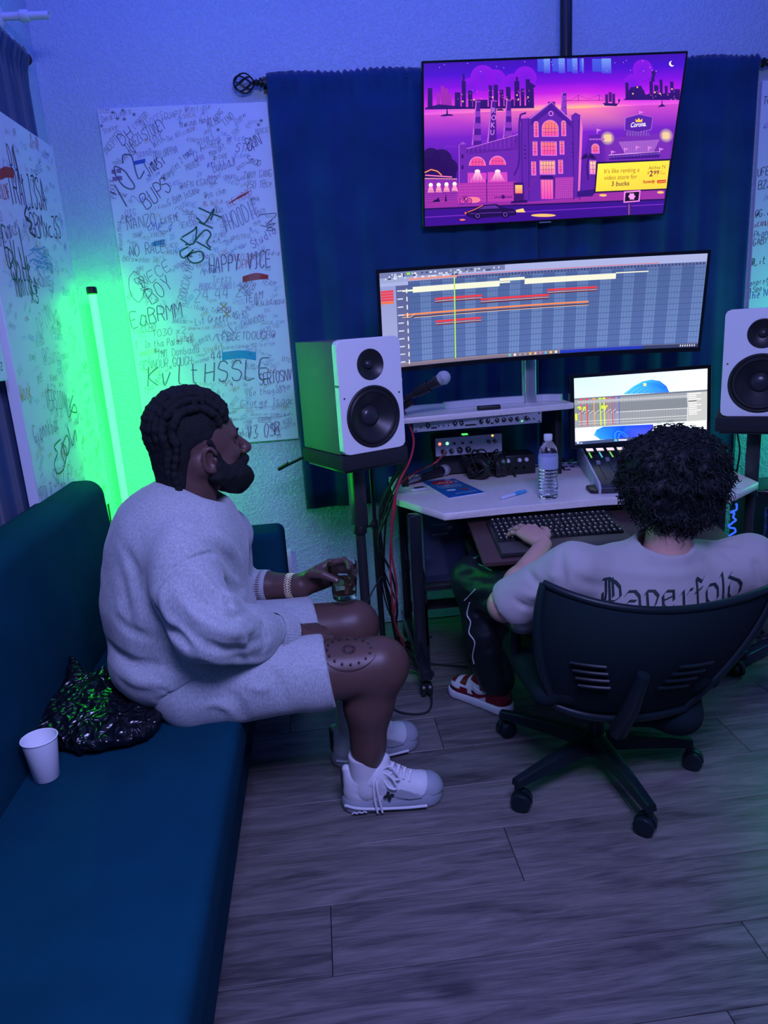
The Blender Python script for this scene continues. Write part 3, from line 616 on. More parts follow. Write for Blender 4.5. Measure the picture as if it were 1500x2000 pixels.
def band(y0, y1, c0, c1, cm0=None, cm1=None):
    """full-width band; the middle can glow in its own colour"""
    xs = [0, .35, .62, .85, 1]
    k0 = [c0, cm0 and tuple((a+b)/2 for a, b in zip(c0, cm0)) or c0, cm0 or c0, c0, c0]; k1 = [c1, cm1 and tuple((a+b)/2 for a, b in zip(c1, cm1)) or c1, cm1 or c1, c1, c1]
    for i in range(4):
        A.raw([(xs[i]*w_, y1*h_), (xs[i+1]*w_, y1*h_), (xs[i+1]*w_, y0*h_), (xs[i]*w_, y0*h_)], [k1[i], k1[i+1], k0[i+1], k0[i]])
band(.93, 1, (70, 10, 200), (60, 12, 175)); band(.86, .93, (120, 10, 215), (70, 10, 200)); band(.80, .86, (170, 20, 225), (120, 10, 215), (190, 30, 220), (120, 10, 215))
band(.74, .80, (205, 50, 225), (170, 20, 225), (250, 90, 200), (190, 30, 220)); band(.705, .74, (230, 90, 220), (205, 50, 225), (255, 190, 120), (250, 90, 200))
band(.56, .705, (110, 30, 190), (200, 70, 200), (120, 30, 200), (250, 130, 170)); band(.30, .56, (60, 15, 150), (110, 30, 190), (75, 20, 170), (120, 30, 200)); band(0, .30, (60, 5, 150), (60, 15, 150))
A.up()
for x, y, r in ((400, 190, 60), (460, 200, 50), (340, 230, 40), (600, 190, 55), (1160, 150, 48), (1110, 210, 40), (540, 210, 40)): A.circ((x, y), r, (112, 18, 214), col2=(132, 18, 219))
A.up()
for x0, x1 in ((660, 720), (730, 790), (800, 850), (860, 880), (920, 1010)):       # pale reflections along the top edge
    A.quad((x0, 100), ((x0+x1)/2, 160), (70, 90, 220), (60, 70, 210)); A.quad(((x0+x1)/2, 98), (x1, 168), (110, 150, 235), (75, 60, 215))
rs = random.Random(4)
for k in range(26): x, y = rs.uniform(140, 1300), rs.uniform(105, 165); A.circ((x, y), 1.8, (225, 200, 255), 6)
A.circ((1299, 122), 13, (255, 240, 255), 16); A.up(); A.circ((1305, 119), 11, (62, 12, 180), 16); A.up()
DK = (45, 15, 110); MD = (80, 20, 150)
def sky(l, base, col, wd=None):
    for x0, x1, top in l: A.quad((x0, top), (x1, base), col)
sky([(135, 160, 240), (180, 195, 260), (200, 215, 228), (215, 232, 240), (232, 250, 265)], 325, (150, 40, 170)); A.up()
sky([(137, 159, 238), (265, 292, 258), (298, 318, 205), (304, 312, 170), (328, 348, 250), (426, 442, 225), (450, 470, 222), (478, 496, 245), (508, 530, 232), (548, 572, 205), (556, 566, 185), (578, 595, 240), (602, 622, 196), (622, 640, 240), (500, 545, 290), (350, 420, 292)], 330, DK)
sky([(1075, 1090, 210), (1090, 1165, 245), (1190, 1206, 205), (1212, 1232, 222), (1238, 1252, 196), (1262, 1276, 225), (1288, 1304, 205), (1306, 1335, 240), (1180, 1320, 262)], 290, DK)
A.poly([(602, 196), (650, 228), (622, 250)], DK); A.poly([(1070, 290), (1100, 232), (1150, 225), (1180, 285)], DK)
A.poly([(124, 330), (190, 314), (330, 326), (620, 318), (640, 330), (124, 338)], DK); A.poly([(1060, 292), (1110, 270), (1335, 255), (1335, 290)], DK)
A.poly([(1196, 205), (1204, 175), (1200, 160), (1212, 150), (1222, 165), (1214, 190), (1216, 205)], DK)
A.up()
for x, y in ((303, 300), (356, 292), (444, 280), (454, 302), (512, 290), (560, 270), (566, 290), (612, 280), (1215, 255), (1240, 262), (1132, 232), (1110, 262), (1296, 240)): A.circ((x, y), 4, (255, 190, 120), 8)
for k in range(60): x, y = rs.choice([rs.uniform(265, 640), rs.uniform(1190, 1320)]), rs.uniform(245, 310); A.quad((x, y), (x+3, y+3), (240, 120, 180))
# bridge, sailing ship, boats
A.line([(780, 296), (980, 292)], 2.5, (100, 25, 130)); 
for bx in (850, 950): A.line([(bx, 268), (bx, 296)], 2.5, (100, 25, 130))
A.line([(780, 296), (820, 290), (850, 270), (900, 288), (950, 268), (985, 290)], 1.5, (110, 30, 130))
A.poly([(966, 305), (1040, 308), (1030, 320), (975, 318)], DK)
for x, t in ((985, 265), (1002, 255), (1018, 262)): A.quad((x-7, t), (x+7, t+45), (70, 20, 120))
A.poly([(1040, 285), (1050, 290), (1040, 312)], DK); A.poly([(195, 370), (260, 366), (250, 360), (232, 358), (230, 335), (226, 335), (224, 358), (205, 362)], DK); A.poly([(1225, 325), (1265, 320), (1250, 310), (1248, 280), (1244, 310)], DK)
A.poly([(455, 342), (500, 342), (486, 333), (470, 334)], DK)
for k in range(40): x, y = rs.uniform(130, 1250), rs.uniform(350, 520); A.quad((x, y), (x+rs.uniform(15, 60), y+2), (135, 50, 200))
A.up()
# clouds of dark trees on the left, diner
for x, y, r in ((150, 560, 46), (200, 570, 50), (235, 605, 42), (130, 600, 40), (165, 620, 60), (228, 630, 42)): A.circ((x, y), r, (40, 12, 90), 18)
A.up(); A.quad((118, 655), (275, 770), (120, 40, 170), (170, 50, 170)); A.line([(120, 655), (272, 657)], 4, (255, 170, 150)); A.line([(122, 640), (248, 648)], 5, (255, 120, 200))
A.line([(120, 628), (150, 614), (180, 622), (200, 640)], 5, (255, 150, 90)); A.up()
for x, y in ((148, 685), (185, 684), (222, 682), (260, 680)): A.circ((x, y), 10, (255, 235, 230), 12); A.poly([(x-7, y+6), (x+7, y+6), (x+16, y+34), (x-16, y+34)], (250, 150, 190))
for k in range(6): A.line([(120, 712+10*k), (270, 712+10*k)], 2.5, (90, 25, 140))
A.poly([(140, 780), (155, 760), (185, 742), (192, 762), (180, 788), (150, 790)], (25, 8, 60)); A.poly([(210, 778), (218, 722), (226, 776)], (25, 8, 60)); A.up()
# street and ground
A.poly([(118, 790), (540, 770), (1245, 745), (1237, 812), (118, 875)], (58, 10, 140)); A.poly([(118, 765), (1250, 700), (1245, 745), (118, 792)], (150, 45, 160))
A.poly([(275, 770), (820, 742), (820, 715), (275, 735)], (225, 70, 175)); A.up()
A.line([(118, 832), (1240, 770)], 4, (120, 40, 190)); A.line([(118, 795), (1245, 748)], 5, (25, 8, 70)); A.circ((675, 822), 58, (255, 190, 110), 20, ry=7); A.circ((957, 730), 18, (255, 190, 110), 14, ry=6); A.circ((1228, 716), 16, (255, 190, 110), 14, ry=6); A.circ((295, 843), 14, (240, 120, 90), 12, ry=4)
A.up()
# chimneys
def chim(x0, x1, x2, x3, top, base, bands):
    A.poly([(x0, top), (x1, top), (x3, base), (x2, base)], (75, 20, 145)); A.z += 2e-5
    A.poly([(x0, top), (x0+5, top), (x2+7, base), (x2, base)], (190, 90, 210)); A.line([(x0-3, top+2), (x1+3, top+2)], 6, (150, 60, 190))
    for b in bands:
        t = (b-top)/(base-top); A.quad((x0+(x2-x0)*t, b), (x1+(x3-x1)*t, b+26), (130, 50, 185))
    A.z -= 2e-5
chim(364, 384, 342, 388, 298, 502, (345, 400, 455)); chim(438, 458, 415, 460, 295, 488, ()); chim(509, 530, 490, 534, 292, 468, (342, 395, 436)); chim(772, 794, 764, 795, 256, 362, (272, 300, 328))
A.z += 4e-5
for k, ch in enumerate('ROKU'): A.text(ch, 438-k*3, 352+k*34, 24, (190, 120, 220), bold=.02)
# factory
A.poly([(282, 500), (318, 497), (318, 520), (565, 455), (575, 440), (575, 760), (275, 775)], (105, 35, 170)); A.poly([(318, 520), (560, 455), (560, 520), (318, 545)], (62, 22, 130))
A.up(); 
for k in range(11): x = 330+21*k; A.line([(x, 518-k*5.7), (x, 540-k*3)], 2, (125, 60, 190))
A.line([(318, 518), (562, 452)], 3, (200, 110, 220)); A.poly([(282, 500), (300, 486), (318, 497)], (150, 70, 200)); A.line([(283, 500), (281, 770)], 3, (180, 90, 210))
for x in (298, 298, 298): A.quad((x-5, 545), (x+5, 562), (50, 15, 110)); A.quad((x-5, 595), (x+5, 612), (50, 15, 110))
def archw(cx, by, r, ry):
    A.circ((cx, by), r+4, (225, 130, 215), 18, 0, 180, ry+4); A.up(2e-5); A.circ((cx, by), r, (255, 80, 150), 18, 0, 180, ry); A.up(2e-5)
    for k in (-.6, -.2, .2, .6): A.line([(cx+r*k, by), (cx+r*k, by-ry*.85)], 2, (120, 30, 150))
    A.line([(cx-r*.8, by-ry*.45), (cx+r*.8, by-ry*.45)], 2, (120, 30, 150))
archw(368, 596, 36, 38); archw(463, 592, 36, 38)
A.quad((322, 628), (410, 690), (200, 60, 190), (225, 80, 185)); A.quad((416, 625), (508, 688), (200, 60, 190), (225, 80, 185))
for x in (368, 463): A.circ((x, 622), 13, (255, 220, 230), 14, ry=9); A.up(2e-5); A.poly([(x-10, 625), (x+10, 625), (x+34, 668), (x-34, 668)], [(255, 190, 220), (255, 190, 220), (220, 80, 190), (220, 80, 190)])
for k in range(12): x = 330+15.5*k; A.line([(x, 645), (x, 690)], 1.5, (120, 40, 160))
A.poly([(275, 676), (550, 668), (550, 760), (275, 770)], (175, 50, 170)); A.up(2e-5)
for k in range(24): A.line([(278+11*k, 676), (284+11*k, 764)], 1.4, (120, 35, 150)); 
for k in range(6): A.line([(276, 686+14*k), (548, 680+14*k)], 1.4, (205, 85, 190))
A.circ((345, 752), 36, (255, 130, 150), 14, ry=14); A.up()
# main hall
A.poly([(575, 380), (620, 376), (620, 372), (722, 300), (815, 385), (815, 365), (835, 350), (858, 362), (850, 740), (560, 765)], (95, 32, 165)); A.up()
A.poly([(622, 388), (722, 312), (815, 398), (815, 420), (722, 338), (622, 412)], (70, 22, 145)); A.line([(620, 378), (722, 302), (816, 386)], 4, (215, 120, 225)); A.quad((706, 300), (740, 340), (80, 25, 150))
A.circ((719, 355), 12, (215, 120, 225), 16); A.up(2e-5); A.circ((719, 355), 8, (90, 30, 160), 16)
for x in (580, 612, 822, 850): A.line([(x, 382), (x-3, 750)], 4, (60, 20, 130))
A.poly([(858, 362), (868, 420), (850, 700), (838, 740)], (225, 110, 190)); A.line([(602, 352), (575, 360), (568, 400), (566, 560), (560, 600), (540, 640)], 9, (70, 22, 140)); A.up()
def win(cx, top, bot, w, arch=True, col=((255, 120, 120), (250, 70, 170)), n=4, m=4):
    A.quad((cx-w/2-4, top-4), (cx+w/2+4, bot+4), (215, 120, 215)); 
    if arch: A.circ((cx, top), w/2+4, (215, 120, 215), 18, 0, 180)
    A.up(2e-5); A.quad((cx-w/2, top), (cx+w/2, bot), *col)
    if arch: A.circ((cx, top), w/2, col[0], 18, 0, 180)
    A.up(2e-5)
    for k in range(1, n): A.line([(cx-w/2+w*k/n, top-(w*.38 if arch else 0)), (cx-w/2+w*k/n, bot)], 2, (130, 30, 150))
    for k in range(m): A.line([(cx-w/2, top+(bot-top)*k/m), (cx+w/2, top+(bot-top)*k/m)], 2, (130, 30, 150))
    A.z -= 4e-5
win(714, 424, 458, 72, True, n=5, m=2); win(706, 488, 545, 68, False, n=5, m=3); win(698, 575, 632, 66, False, ((255, 190, 130), (255, 110, 170)), 5, 3)
for cx, t, b in ((648, 402, 460), (778, 398, 455), (641, 488, 545), (768, 485, 540), (633, 580, 636), (760, 572, 628)): win(cx, t, b, 15, t < 450, n=2, m=4)
for y in (500, 520, 540, 558): A.quad((590, y), (597, y+6), (45, 15, 100)); A.quad((816, y-8), (823, y-2), (45, 15, 100))
A.poly([(660, 655), (665, 642), (722, 640), (728, 655)], (50, 15, 110)); A.quad((665, 660), (722, 748), (255, 120, 170), (230, 70, 180)); A.up()
for k in range(4): A.line([(668+14*k, 660), (668+14*k, 748)], 2, (150, 40, 160))
A.poly([(730, 650), (820, 646), (815, 742), (728, 748)], (170, 55, 175)); A.up(2e-5)
for k in range(9): A.line([(732+10*k, 650), (736+10*k, 745)], 1.3, (110, 35, 150)); A.line([(730, 660+10*k), (818, 656+10*k)], 1.3, (205, 90, 190))
A.up()
# stadium
A.poly([(895, 455), (972, 450), (975, 700), (850, 735), (862, 600)], (90, 28, 160)); A.poly([(960, 470), (1300, 440), (1278, 600), (950, 700)], (115, 40, 175)); A.quad((1280, 435), (1296, 600), (90, 28, 160)); A.up()
A.circ((985, 468), 34, (255, 225, 160), 20, col2=(115, 40, 175)); A.circ((1262, 455), 34, (255, 225, 160), 20, col2=(115, 40, 175)); A.up(2e-5)
A.quad((968, 452), (1002, 482), (250, 200, 150)); A.quad((1245, 442), (1276, 470), (250, 200, 150)); A.poly([(1035, 485), (1230, 474), (1200, 532), (1065, 540)], (165, 95, 200)); A.up(2e-5)
for k in range(22): x = 1042+8.4*k; A.line([(x, 486-k*.5), (x, 536-k*.2)], 1.5, (95, 35, 160))
A.poly([(990, 548), (1228, 530), (1228, 556), (990, 568)], (60, 20, 130)); A.line([(988, 546), (1230, 530)], 4, (215, 150, 230))
for x, y in ((1000, 525), (1062, 512), (1118, 503), (1176, 505), (1228, 512), (935, 425), (1138, 342)): A.line([(x, y), (x+1, y+22)], 2, (235, 170, 235)); A.poly([(x, y), (x+22, y+6), (x, y+13)], (215, 120, 225))
for k in range(5): A.circ((904+15*k, 470), 8, (170, 90, 205), 10, 180, 360); 
for k in range(15): A.circ((996+16*k, 552-k*1.2), 8, (120, 60, 190), 10, 180, 360)
win(926, 512, 535, 30, True, n=3, m=2); win(912, 575, 630, 24, False, ((255, 210, 150), (255, 130, 190)), 2, 3); A.up()
A.poly([(1072, 375), (1135, 358), (1200, 372), (1192, 428), (1132, 440), (1066, 430)], (85, 30, 165)); A.line([(1072, 375), (1135, 358), (1200, 372), (1192, 428), (1132, 440), (1066, 430), (1072, 375)], 3, (180, 110, 225)); A.quad((1070, 438), (1182, 458), (130, 70, 190)); A.up()
for k in range(9): A.line([(1074+13*k, 428), (1070+13*k, 460)], 2.5, (60, 20, 130))
A.poly([(1120, 394), (1118, 378), (1126, 386), (1134, 374), (1142, 385), (1152, 377), (1150, 393)], (255, 200, 70)); A.text('Corona.', 1092, 418, 22, (245, 235, 255), .25, 1168, 411, bold=.02)
# palm
A.line([(888, 660), (884, 600), (892, 560)], 5, (35, 10, 80))
for a in range(-20, 220, 24): A.poly([(892, 558), (892+22*cos(radians(a)), 552-20*sin(radians(a))), (892+40*cos(radians(a)), 566-14*sin(radians(a))), (892+20*cos(radians(a)), 560-12*sin(radians(a)))], (35, 12, 90))
A.poly([(835, 712), (935, 700), (905, 735), (835, 738)], (50, 15, 120)); A.up()
# billboard
A.poly([(928, 578), (1280, 562), (1262, 704), (915, 720)], (30, 8, 70)); A.up(); A.poly([(936, 586), (1275, 570), (1256, 698), (922, 713)], [(255, 235, 70), (255, 225, 60), (250, 205, 60), (255, 215, 60)]); A.up()
OC = (150, 85, 20)
A.text("It's like renting a", 962, 630, 21, OC, 0, 1130, 622); A.text('video store for', 962, 660, 21, OC, 0, 1118, 653); A.text('3 bucks', 995, 688, 21, (90, 25, 60), 0, 1080, 684, bold=.012)
A.text('Ad-free TV', 1174, 612, 16, (120, 50, 40), 0, 1255, 608); A.text('$', 1168, 632, 12, (120, 30, 60), 0, 1174, 632, bold=.02); A.text('2', 1176, 643, 26, (120, 30, 60), 0, 1192, 642, bold=.03); A.text('99', 1195, 635, 18, (120, 30, 60), 0, 1222, 633, bold=.02); A.text('per', 1226, 622, 6, (120, 30, 60), 0, 1240, 621); A.text('month', 1225, 633, 7, (120, 30, 60), 0, 1252, 631)
A.text('howdy', 1146, 675, 15, (190, 30, 30), 0, 1203, 672, bold=.03); A.poly([(1212, 661), (1254, 658), (1256, 672), (1214, 675)], (215, 40, 25)); A.up(); A.text('streaming', 1217, 671, 7, (255, 220, 120), 0, 1252, 668)
# road sign, gate booth, car
A.quad((1068, 755), (1090, 820), (60, 25, 110)); A.up(2e-5); A.poly([(1056, 712), (1134, 706), (1128, 758), (1052, 764)], (235, 130, 235)); A.up(2e-5); A.poly([(1063, 718), (1128, 713), (1122, 753), (1058, 758)], (25, 8, 30)); A.up(2e-5)
for k in range(6): A.circ((1092+11*cos(k*pi/3), 735+11*sin(k*pi/3)), 5.5, (245, 150, 240), 10)
A.circ((1092, 735), 9, (245, 150, 240), 12); A.line([(1078, 770), (1076, 818)], 4, (170, 90, 200))
A.quad((537, 672), (585, 765), (60, 15, 110)); A.up(2e-5); A.quad((544, 684), (578, 722), (255, 200, 110), (250, 120, 120)); A.poly([(525, 758), (600, 752), (600, 764), (522, 768)], (40, 10, 90)); A.line([(594, 726), (645, 645)], 4, (120, 30, 140)); A.line([(445, 740), (530, 738)], 4, (90, 20, 120)); A.circ((487, 738), 9, (60, 15, 100), 12)
for x in (296, 328): A.circ((x, 757), 14, (90, 20, 110), 14); A.up(2e-5); A.circ((x, 757), 11, (205, 70, 170), 14)
A.line([(296, 757), (312, 735), (328, 757), (312, 757), (300, 735)], 3, (70, 15, 100)); A.line([(410, 658), (410, 765)], 4, (70, 20, 120)); A.line([(732, 645), (728, 745)], 4, (70, 20, 120))
A.up(); A.poly([(308, 805), (345, 795), (392, 775), (455, 770), (480, 785), (535, 793), (548, 806), (545, 822), (350, 838), (312, 825)], (30, 8, 75)); A.up(2e-5)
A.poly([(372, 794), (400, 780), (450, 776), (470, 790)], (90, 40, 150)); A.line([(318, 808), (350, 797), (392, 777)], 3, (250, 120, 90)); A.line([(330, 815), (540, 806)], 2.5, (110, 50, 170)); A.circ((366, 824), 17, (15, 4, 40), 16); A.circ((496, 818), 17, (15, 4, 40), 16); A.up(2e-5)
for x, y in ((366, 824), (496, 818)): A.circ((x, y), 11, (100, 60, 160), 14); A.up(2e-5); A.circ((x, y), 7, (35, 10, 80), 14)
A.poly([(545, 798), (580, 790), (590, 808), (548, 808)], (255, 205, 120)); A.circ((310, 812), 5, (255, 100, 90), 10)
A.build(tv, fr @ Matrix.Translation((-TVW/2, -TVH/2, 0)), 1.15)
t = thing('ceiling_mount_pole', 'dark metal pole dropping from the ceiling to the television', 'pole', (1.083, 3.12, 0))
G().cyl((0, 0, 1.98), (0, 0, ZC), .0235, n=24).build('pole', M_BLK, t, smooth=True)
G().lathe([(.07, ZC-.012), (.07, ZC)], None, 24).build('ceiling_plate', M_BLK, t, smooth=True)
g = G(); g.box2((-.09, -.02, 1.94), (.09, .005, 2.08)); g.build('tilt_bracket', M_BLK, t, bevel=.003)

# ================================================================== ultrawide monitor (gently curved)
MW, MH = 1.235, .342; mt = radians(7); RC = 2.3
mo = thing('ultrawide_monitor', 'very wide curved monitor showing a music arrangement on a silver stand', 'monitor', (.865, 2.79, 1.396))
fm = Matrix.Rotation(radians(90)+mt, 4, 'X')
NK = 28
def curve_m(x, y, z):
    def f(q): a = (q-MW/2)/RC; return RC*sin(a)*.998, RC*(1-cos(a))*.85
    k = math.floor(x/MW*NK+1e-9); a = f(k*MW/NK); b = f((k+1)*MW/NK); t = x/MW*NK-k
    return (a[0]+(b[0]-a[0])*t, y-MH/2, a[1]+(b[1]-a[1])*t+z)
g = G(); g.M = fm; n = 28; bz = .011
for z0, z1 in ((-.028, -.0008),):
    vs = []; fs = []
    for i in range(n+1):
        x = -bz + (MW+2*bz)*i/n
        for (y, z) in ((-bz-.006, z1), (MH+bz, z1), (MH+bz, z0), (-bz-.006, z0)): vs.append(curve_m(x, y, z))
    for i in range(n):
        for k in range(4): fs.append((4*i+k, 4*i+(k+1) % 4, 4*i+4+(k+1) % 4, 4*i+4+k))
    fs += [(0, 1, 2, 3), (4*n, 4*n+1, 4*n+2, 4*n+3)]; g.add(vs, fs)
g.build('bezel', _M['gloss_black'], mo, smooth=True, angle=30)
A = Art(MW, MH, [(63, 110), (1284, 38), (1242, 383), (86, 464)], curve_m)
def hq(a, b, c0, c1=None, n=16):                     # rectangle cut into strips so that it follows the curve (photo pixels of the corners)
    u0, v0 = a; u1, v1 = b; c1 = c1 or c0
    ks = sorted({u0, u1} | {k*MW/NK for k in range(NK+1) if min(u0, u1)+1e-4 < k*MW/NK < max(u0, u1)-1e-4})
    for x0, x1 in zip(ks, ks[1:]): A.raw([(x0, v0), (x1, v0), (x1, v1), (x0, v1)], [c0, c0, c1, c1])
W1, H1 = MW, MH
gx = .088*W1; gt = .935-.0
hq((0, H1), (W1, 0), (176, 184, 232), (150, 158, 215), 24); A.up()
hq((0, H1*.045), (W1, 0), (150, 130, 140), (120, 110, 140), 24); A.up(2e-5)
hq((.57*W1, H1*.042), (.83*W1, .001), (45, 70, 200), (30, 50, 180), 6); hq((.83*W1, H1*.042), (W1, .001), (60, 70, 110), (50, 60, 100), 5); A.up(2e-5)
cols = [(90, 115, 178), (112, 140, 200)]
nb = 26
y_top = H1*.885
hq((0, H1*.86), (gx*.56, H1*.05), (150, 158, 215), (170, 175, 220), 4); hq((gx*.56, H1*.86), (gx, H1*.05), (90, 98, 150), (110, 115, 165), 2)
for k in range(nb):
    x0 = gx+(W1-gx)*k/nb; x1 = gx+(W1-gx)*(k+1)/nb; c = cols[k % 2]; hq((x0, y_top), (x1, H1*.045), tuple(q*.88 for q in c), c)
A.up(2e-5)
for k in range(nb*4+1):
    x = gx+(W1-gx)*k/(nb*4); w = .0009 if k % 4 else .0016; A.raw([(x, H1*.045), (x+w, H1*.045), (x+w, y_top), (x, y_top)], [(70, 92, 150)]*4)
for k in range(14): y = H1*.05+(y_top-H1*.05)*k/13.5; hq((gx, y), (W1-.002, y+.0016), (62, 84, 142), None, 20)
A.up(2e-5)
hq((gx, y_top+.010), (W1-.002, y_top), (92, 104, 160), None, 20); hq((gx, y_top+.014), (.86*W1, y_top+.012), (235, 90, 80), None, 16); A.up(2e-5)
for k in range(90): x = gx+(W1-gx)*k/90; A.raw([(x, y_top+.001), (x+.0035, y_top+.001), (x+.0035, y_top+.008), (x, y_top+.008)], [(40, 48, 85)]*4)
def uvp(x, y): return A.uv((x, y))
def bar(xa, xb, ya, h, col, n=10):                   # horizontal clip, from photo pixel x range on the line through (xa, ya)
    a = uvp(xa, ya); b = uvp(xb, ya-(xb-xa)*.0606); y = (a[1]+b[1])/2; hh = h; hq((a[0], y+hh/2), (b[0], y-hh/2), col, None, n); return a[0], b[0], y
for xa, xb, ya, h in ((195, 530, 174, .020), (530, 570, 150, .006), (530, 625, 140, .010), (625, 962, 146, .020), (962, 1078, 114, .004), (155, 195, 178, .006)): bar(xa, xb, ya, h, (250, 250, 225), 14)
A.up(2e-5)
for xa, xb, ya in ((282, 462, 218), (458, 715, 222), (710, 893, 188), (285, 460, 302)):
    a, b, y = bar(xa, xb, ya-9, .0078, (235, 60, 70)); bar(xa, xb, ya+1, .006, (80, 50, 70)); A.up(1e-5); bar(xa, xb, ya, .0018, (255, 210, 210)); bar(xa, xb, ya+5, .0016, (120, 40, 60))
bar(156, 862, 266, .0062, (255, 145, 85), 20); bar(156, 862, 276, .0060, (90, 60, 70), 20); A.up(1e-5); bar(200, 862, 276, .0016, (255, 225, 210), 20)
a = [uvp(156, 278), uvp(190, 276), uvp(204, 262)]
for p, q in zip(a, a[1:]): A.raw([(p[0], p[1]), (q[0], q[1]), (q[0], q[1]+.002), (p[0], p[1]+.002)], [(255, 225, 210)]*4)
x = uvp(355, 200)[0]; A.up(2e-5); A.raw([(x, .015), (x+.005, .015), (x+.005, y_top+.012), (x, y_top+.012)], [(180, 240, 110)]*4)
for k in range(5):
    y = H1*(.795-.028*k); A.raw([(.002, y), (gx*.47, y), (gx*.47, y+.0085), (.002, y+.0085)], [(235, 70, 85) if k < 4 else (245, 120, 70)]*4)
rs = random.Random(2)
for k in range(10):
    y = H1*(.80-.083*k); A.raw([(gx*.60, y), (gx*.80, y), (gx*.80, y+.004), (gx*.60, y+.004)], [(225, 230, 250)]*4); A.raw([(gx*.92, y-.008), (gx*.96, y-.008), (gx*.96, y+.008), (gx*.92, y+.008)], [(240, 245, 235)]*4)
hq((0, H1), (.39*W1, H1*.945), (120, 128, 175), None, 6); hq((0, H1*.945), (.24*W1, H1*.895), (160, 170, 215), None, 5); A.up(2e-5)
for k in range(70):
    x, y = rs.uniform(.01, .37*W1), rs.choice([.965, .945, .925]); 
    if y < .94: x = rs.uniform(.01, .24*W1)
    w = rs.uniform(.004, .012); c = rs.choice([(230, 235, 250), (70, 78, 120), (230, 235, 250), (200, 215, 235), (60, 66, 100)]); A.raw([(x, y*H1), (x+w, y*H1), (x+w, (y+.016)*H1), (x, (y+.016)*H1)], [c]*4)
A.raw([(.085*W1, .962*H1), (.097*W1, .962*H1), (.097*W1, .985*H1), (.085*W1, .985*H1)], [(150, 230, 90)]*4)
hq((gx*1.02, H1*.925), (.24*W1, H1*.905), (235, 150, 140), None, 4); A.up(2e-5)
for k in range(10): x = (.405+.0165*k)*W1; A.raw([(x, .009*H1), (x+.009, .009*H1), (x+.009, .036*H1), (x, .036*H1)], [[(90, 210, 220), (240, 240, 245), (160, 160, 180), (160, 160, 180), (240, 190, 90), (240, 200, 150), (180, 130, 200), (90, 190, 230), (250, 210, 100), (220, 240, 255)][k]]*4)
for k in range(7): x = (.945+.007*k)*W1; A.raw([(x, .012*H1), (x+.004, .012*H1), (x+.004, .034*H1), (x, .034*H1)], [(225, 225, 235)]*4)
A.build(mo, fm, 1.0)
silver = mat('silver_metal', (.55, .56, .6), .32, metal=.85)
g = G(); g.prism(rrect(.048, .018, .006, 3), -.385, -.1, Matrix.Translation((.0, .13, 0))); g.build('stand_column', silver, mo, smooth=True, angle=50)
g = G(); g.box2((-.06, .02, -.10), (.06, .135, -.04)); g.build('tilt_arm', M_BLK, mo, bevel=.004)
# ================================================================== small monitor behind the mixer
sw, sh = .585, .335
sm = thing('desktop_monitor', 'smaller flat monitor with blue swirl wallpaper standing right of the bottle', 'monitor', (1.305, 2.86, .965))
fs_ = Matrix.Rotation(radians(90-4), 4, 'X')
p = [at(x, y, 'y', 2.86) for x, y in ((1123, 735), (1384.5, 723), (1378, 851), (1121, 866))]
sw = ((p[1]-p[0]).length+(p[2]-p[3]).length)/2; sh = ((p[0]-p[3]).length+(p[1]-p[2]).length)/2; cc = (p[0]+p[1]+p[2]+p[3])/4; sm.location = cc
G().prism(rrect(sw+.035, sh+.030, .006, 3), -.022, -.0008, fs_ @ Matrix.Translation((0, -.001, 0))).build('bezel', _M['gloss_black'], sm, bevel=.0015, seg=1)
A = Art(sw, sh, [(190, 155), (1343, 102), (1315, 668), (180, 733)])
A.quad((190, 155), (1343, 102), (200, 225, 245), px=True); A.v = []; A.f = []; A.c = []
A.raw([(0, sh), (sw, sh), (sw, 0), (0, 0)], [(198, 226, 240), (225, 236, 250), (240, 246, 255), (236, 242, 255)]); A.up()
A.poly([(610, 305), (700, 240), (780, 200), (860, 186), (930, 200), (985, 245), (1008, 300)], [(90, 190, 240), (70, 190, 245), (60, 180, 245), (50, 160, 245), (40, 130, 240), (30, 100, 230), (40, 110, 235)]); A.up()
for k in range(5): A.line([(650+k*46, 300), (730+k*38, 244+k*8), (820+k*25, 214+k*12), (900+k*14, 224+k*12), (960+k*4, 268+k*6)], 3.5, (25, 105+k*8, 225))
A.poly([(345, 650), (370, 605), (430, 580), (610, 575), (640, 600), (560, 690), (400, 690)], [(80, 180, 240), (40, 140, 240), (20, 90, 230), (10, 60, 220), (30, 110, 235), (20, 100, 235), (50, 150, 240)])
A.poly([(600, 575), (860, 570), (840, 690), (560, 690)], [(20, 80, 225), (40, 60, 220), (90, 90, 230), (10, 60, 220)]); A.up()
for k in range(5): A.line([(512+k*14, 690), (508+k*20, 640), (540+k*14, 605+k*12), (600, 622+k*12), (640, 660+k*7)], 4, (70, 170, 245) if k % 2 else (10, 70, 215))
A.circ((800, 227), 17, (250, 235, 150), 4, 45, 405); A.up()
A.poly([(188, 330), (1160, 300), (1150, 550), (184, 585)], (150, 155, 162)); A.poly([(1162, 296), (1333, 290), (1316, 545), (1152, 552)], (185, 185, 185)); A.up()
A.poly([(188, 330), (1333, 284), (1333, 298), (188, 344)], (105, 110, 125)); A.poly([(188, 388), (1158, 352), (1158, 440), (188, 470)], (128, 134, 142)); A.up()
for k in range(86):
    x = 214+11*k; y = 336-(x-188)*.031; A.line([(x, y+8), (x-3, y+240)], 2.4, (95, 100, 110)); A.quad((x+3, y+18), (x+8, y+40), (205, 205, 210)); A.quad((x+3, y+128-(0 if k > 30 else (k*7 % 30))), (x+9, y+135-(0 if k > 30 else (k*7 % 30))), (250, 250, 250))
    A.quad((x+2, y+192), (x+7, y+200), (240, 240, 240)); A.quad((x+2, y+215), (x+7, y+222), (225, 225, 225))
A.up(2e-5)
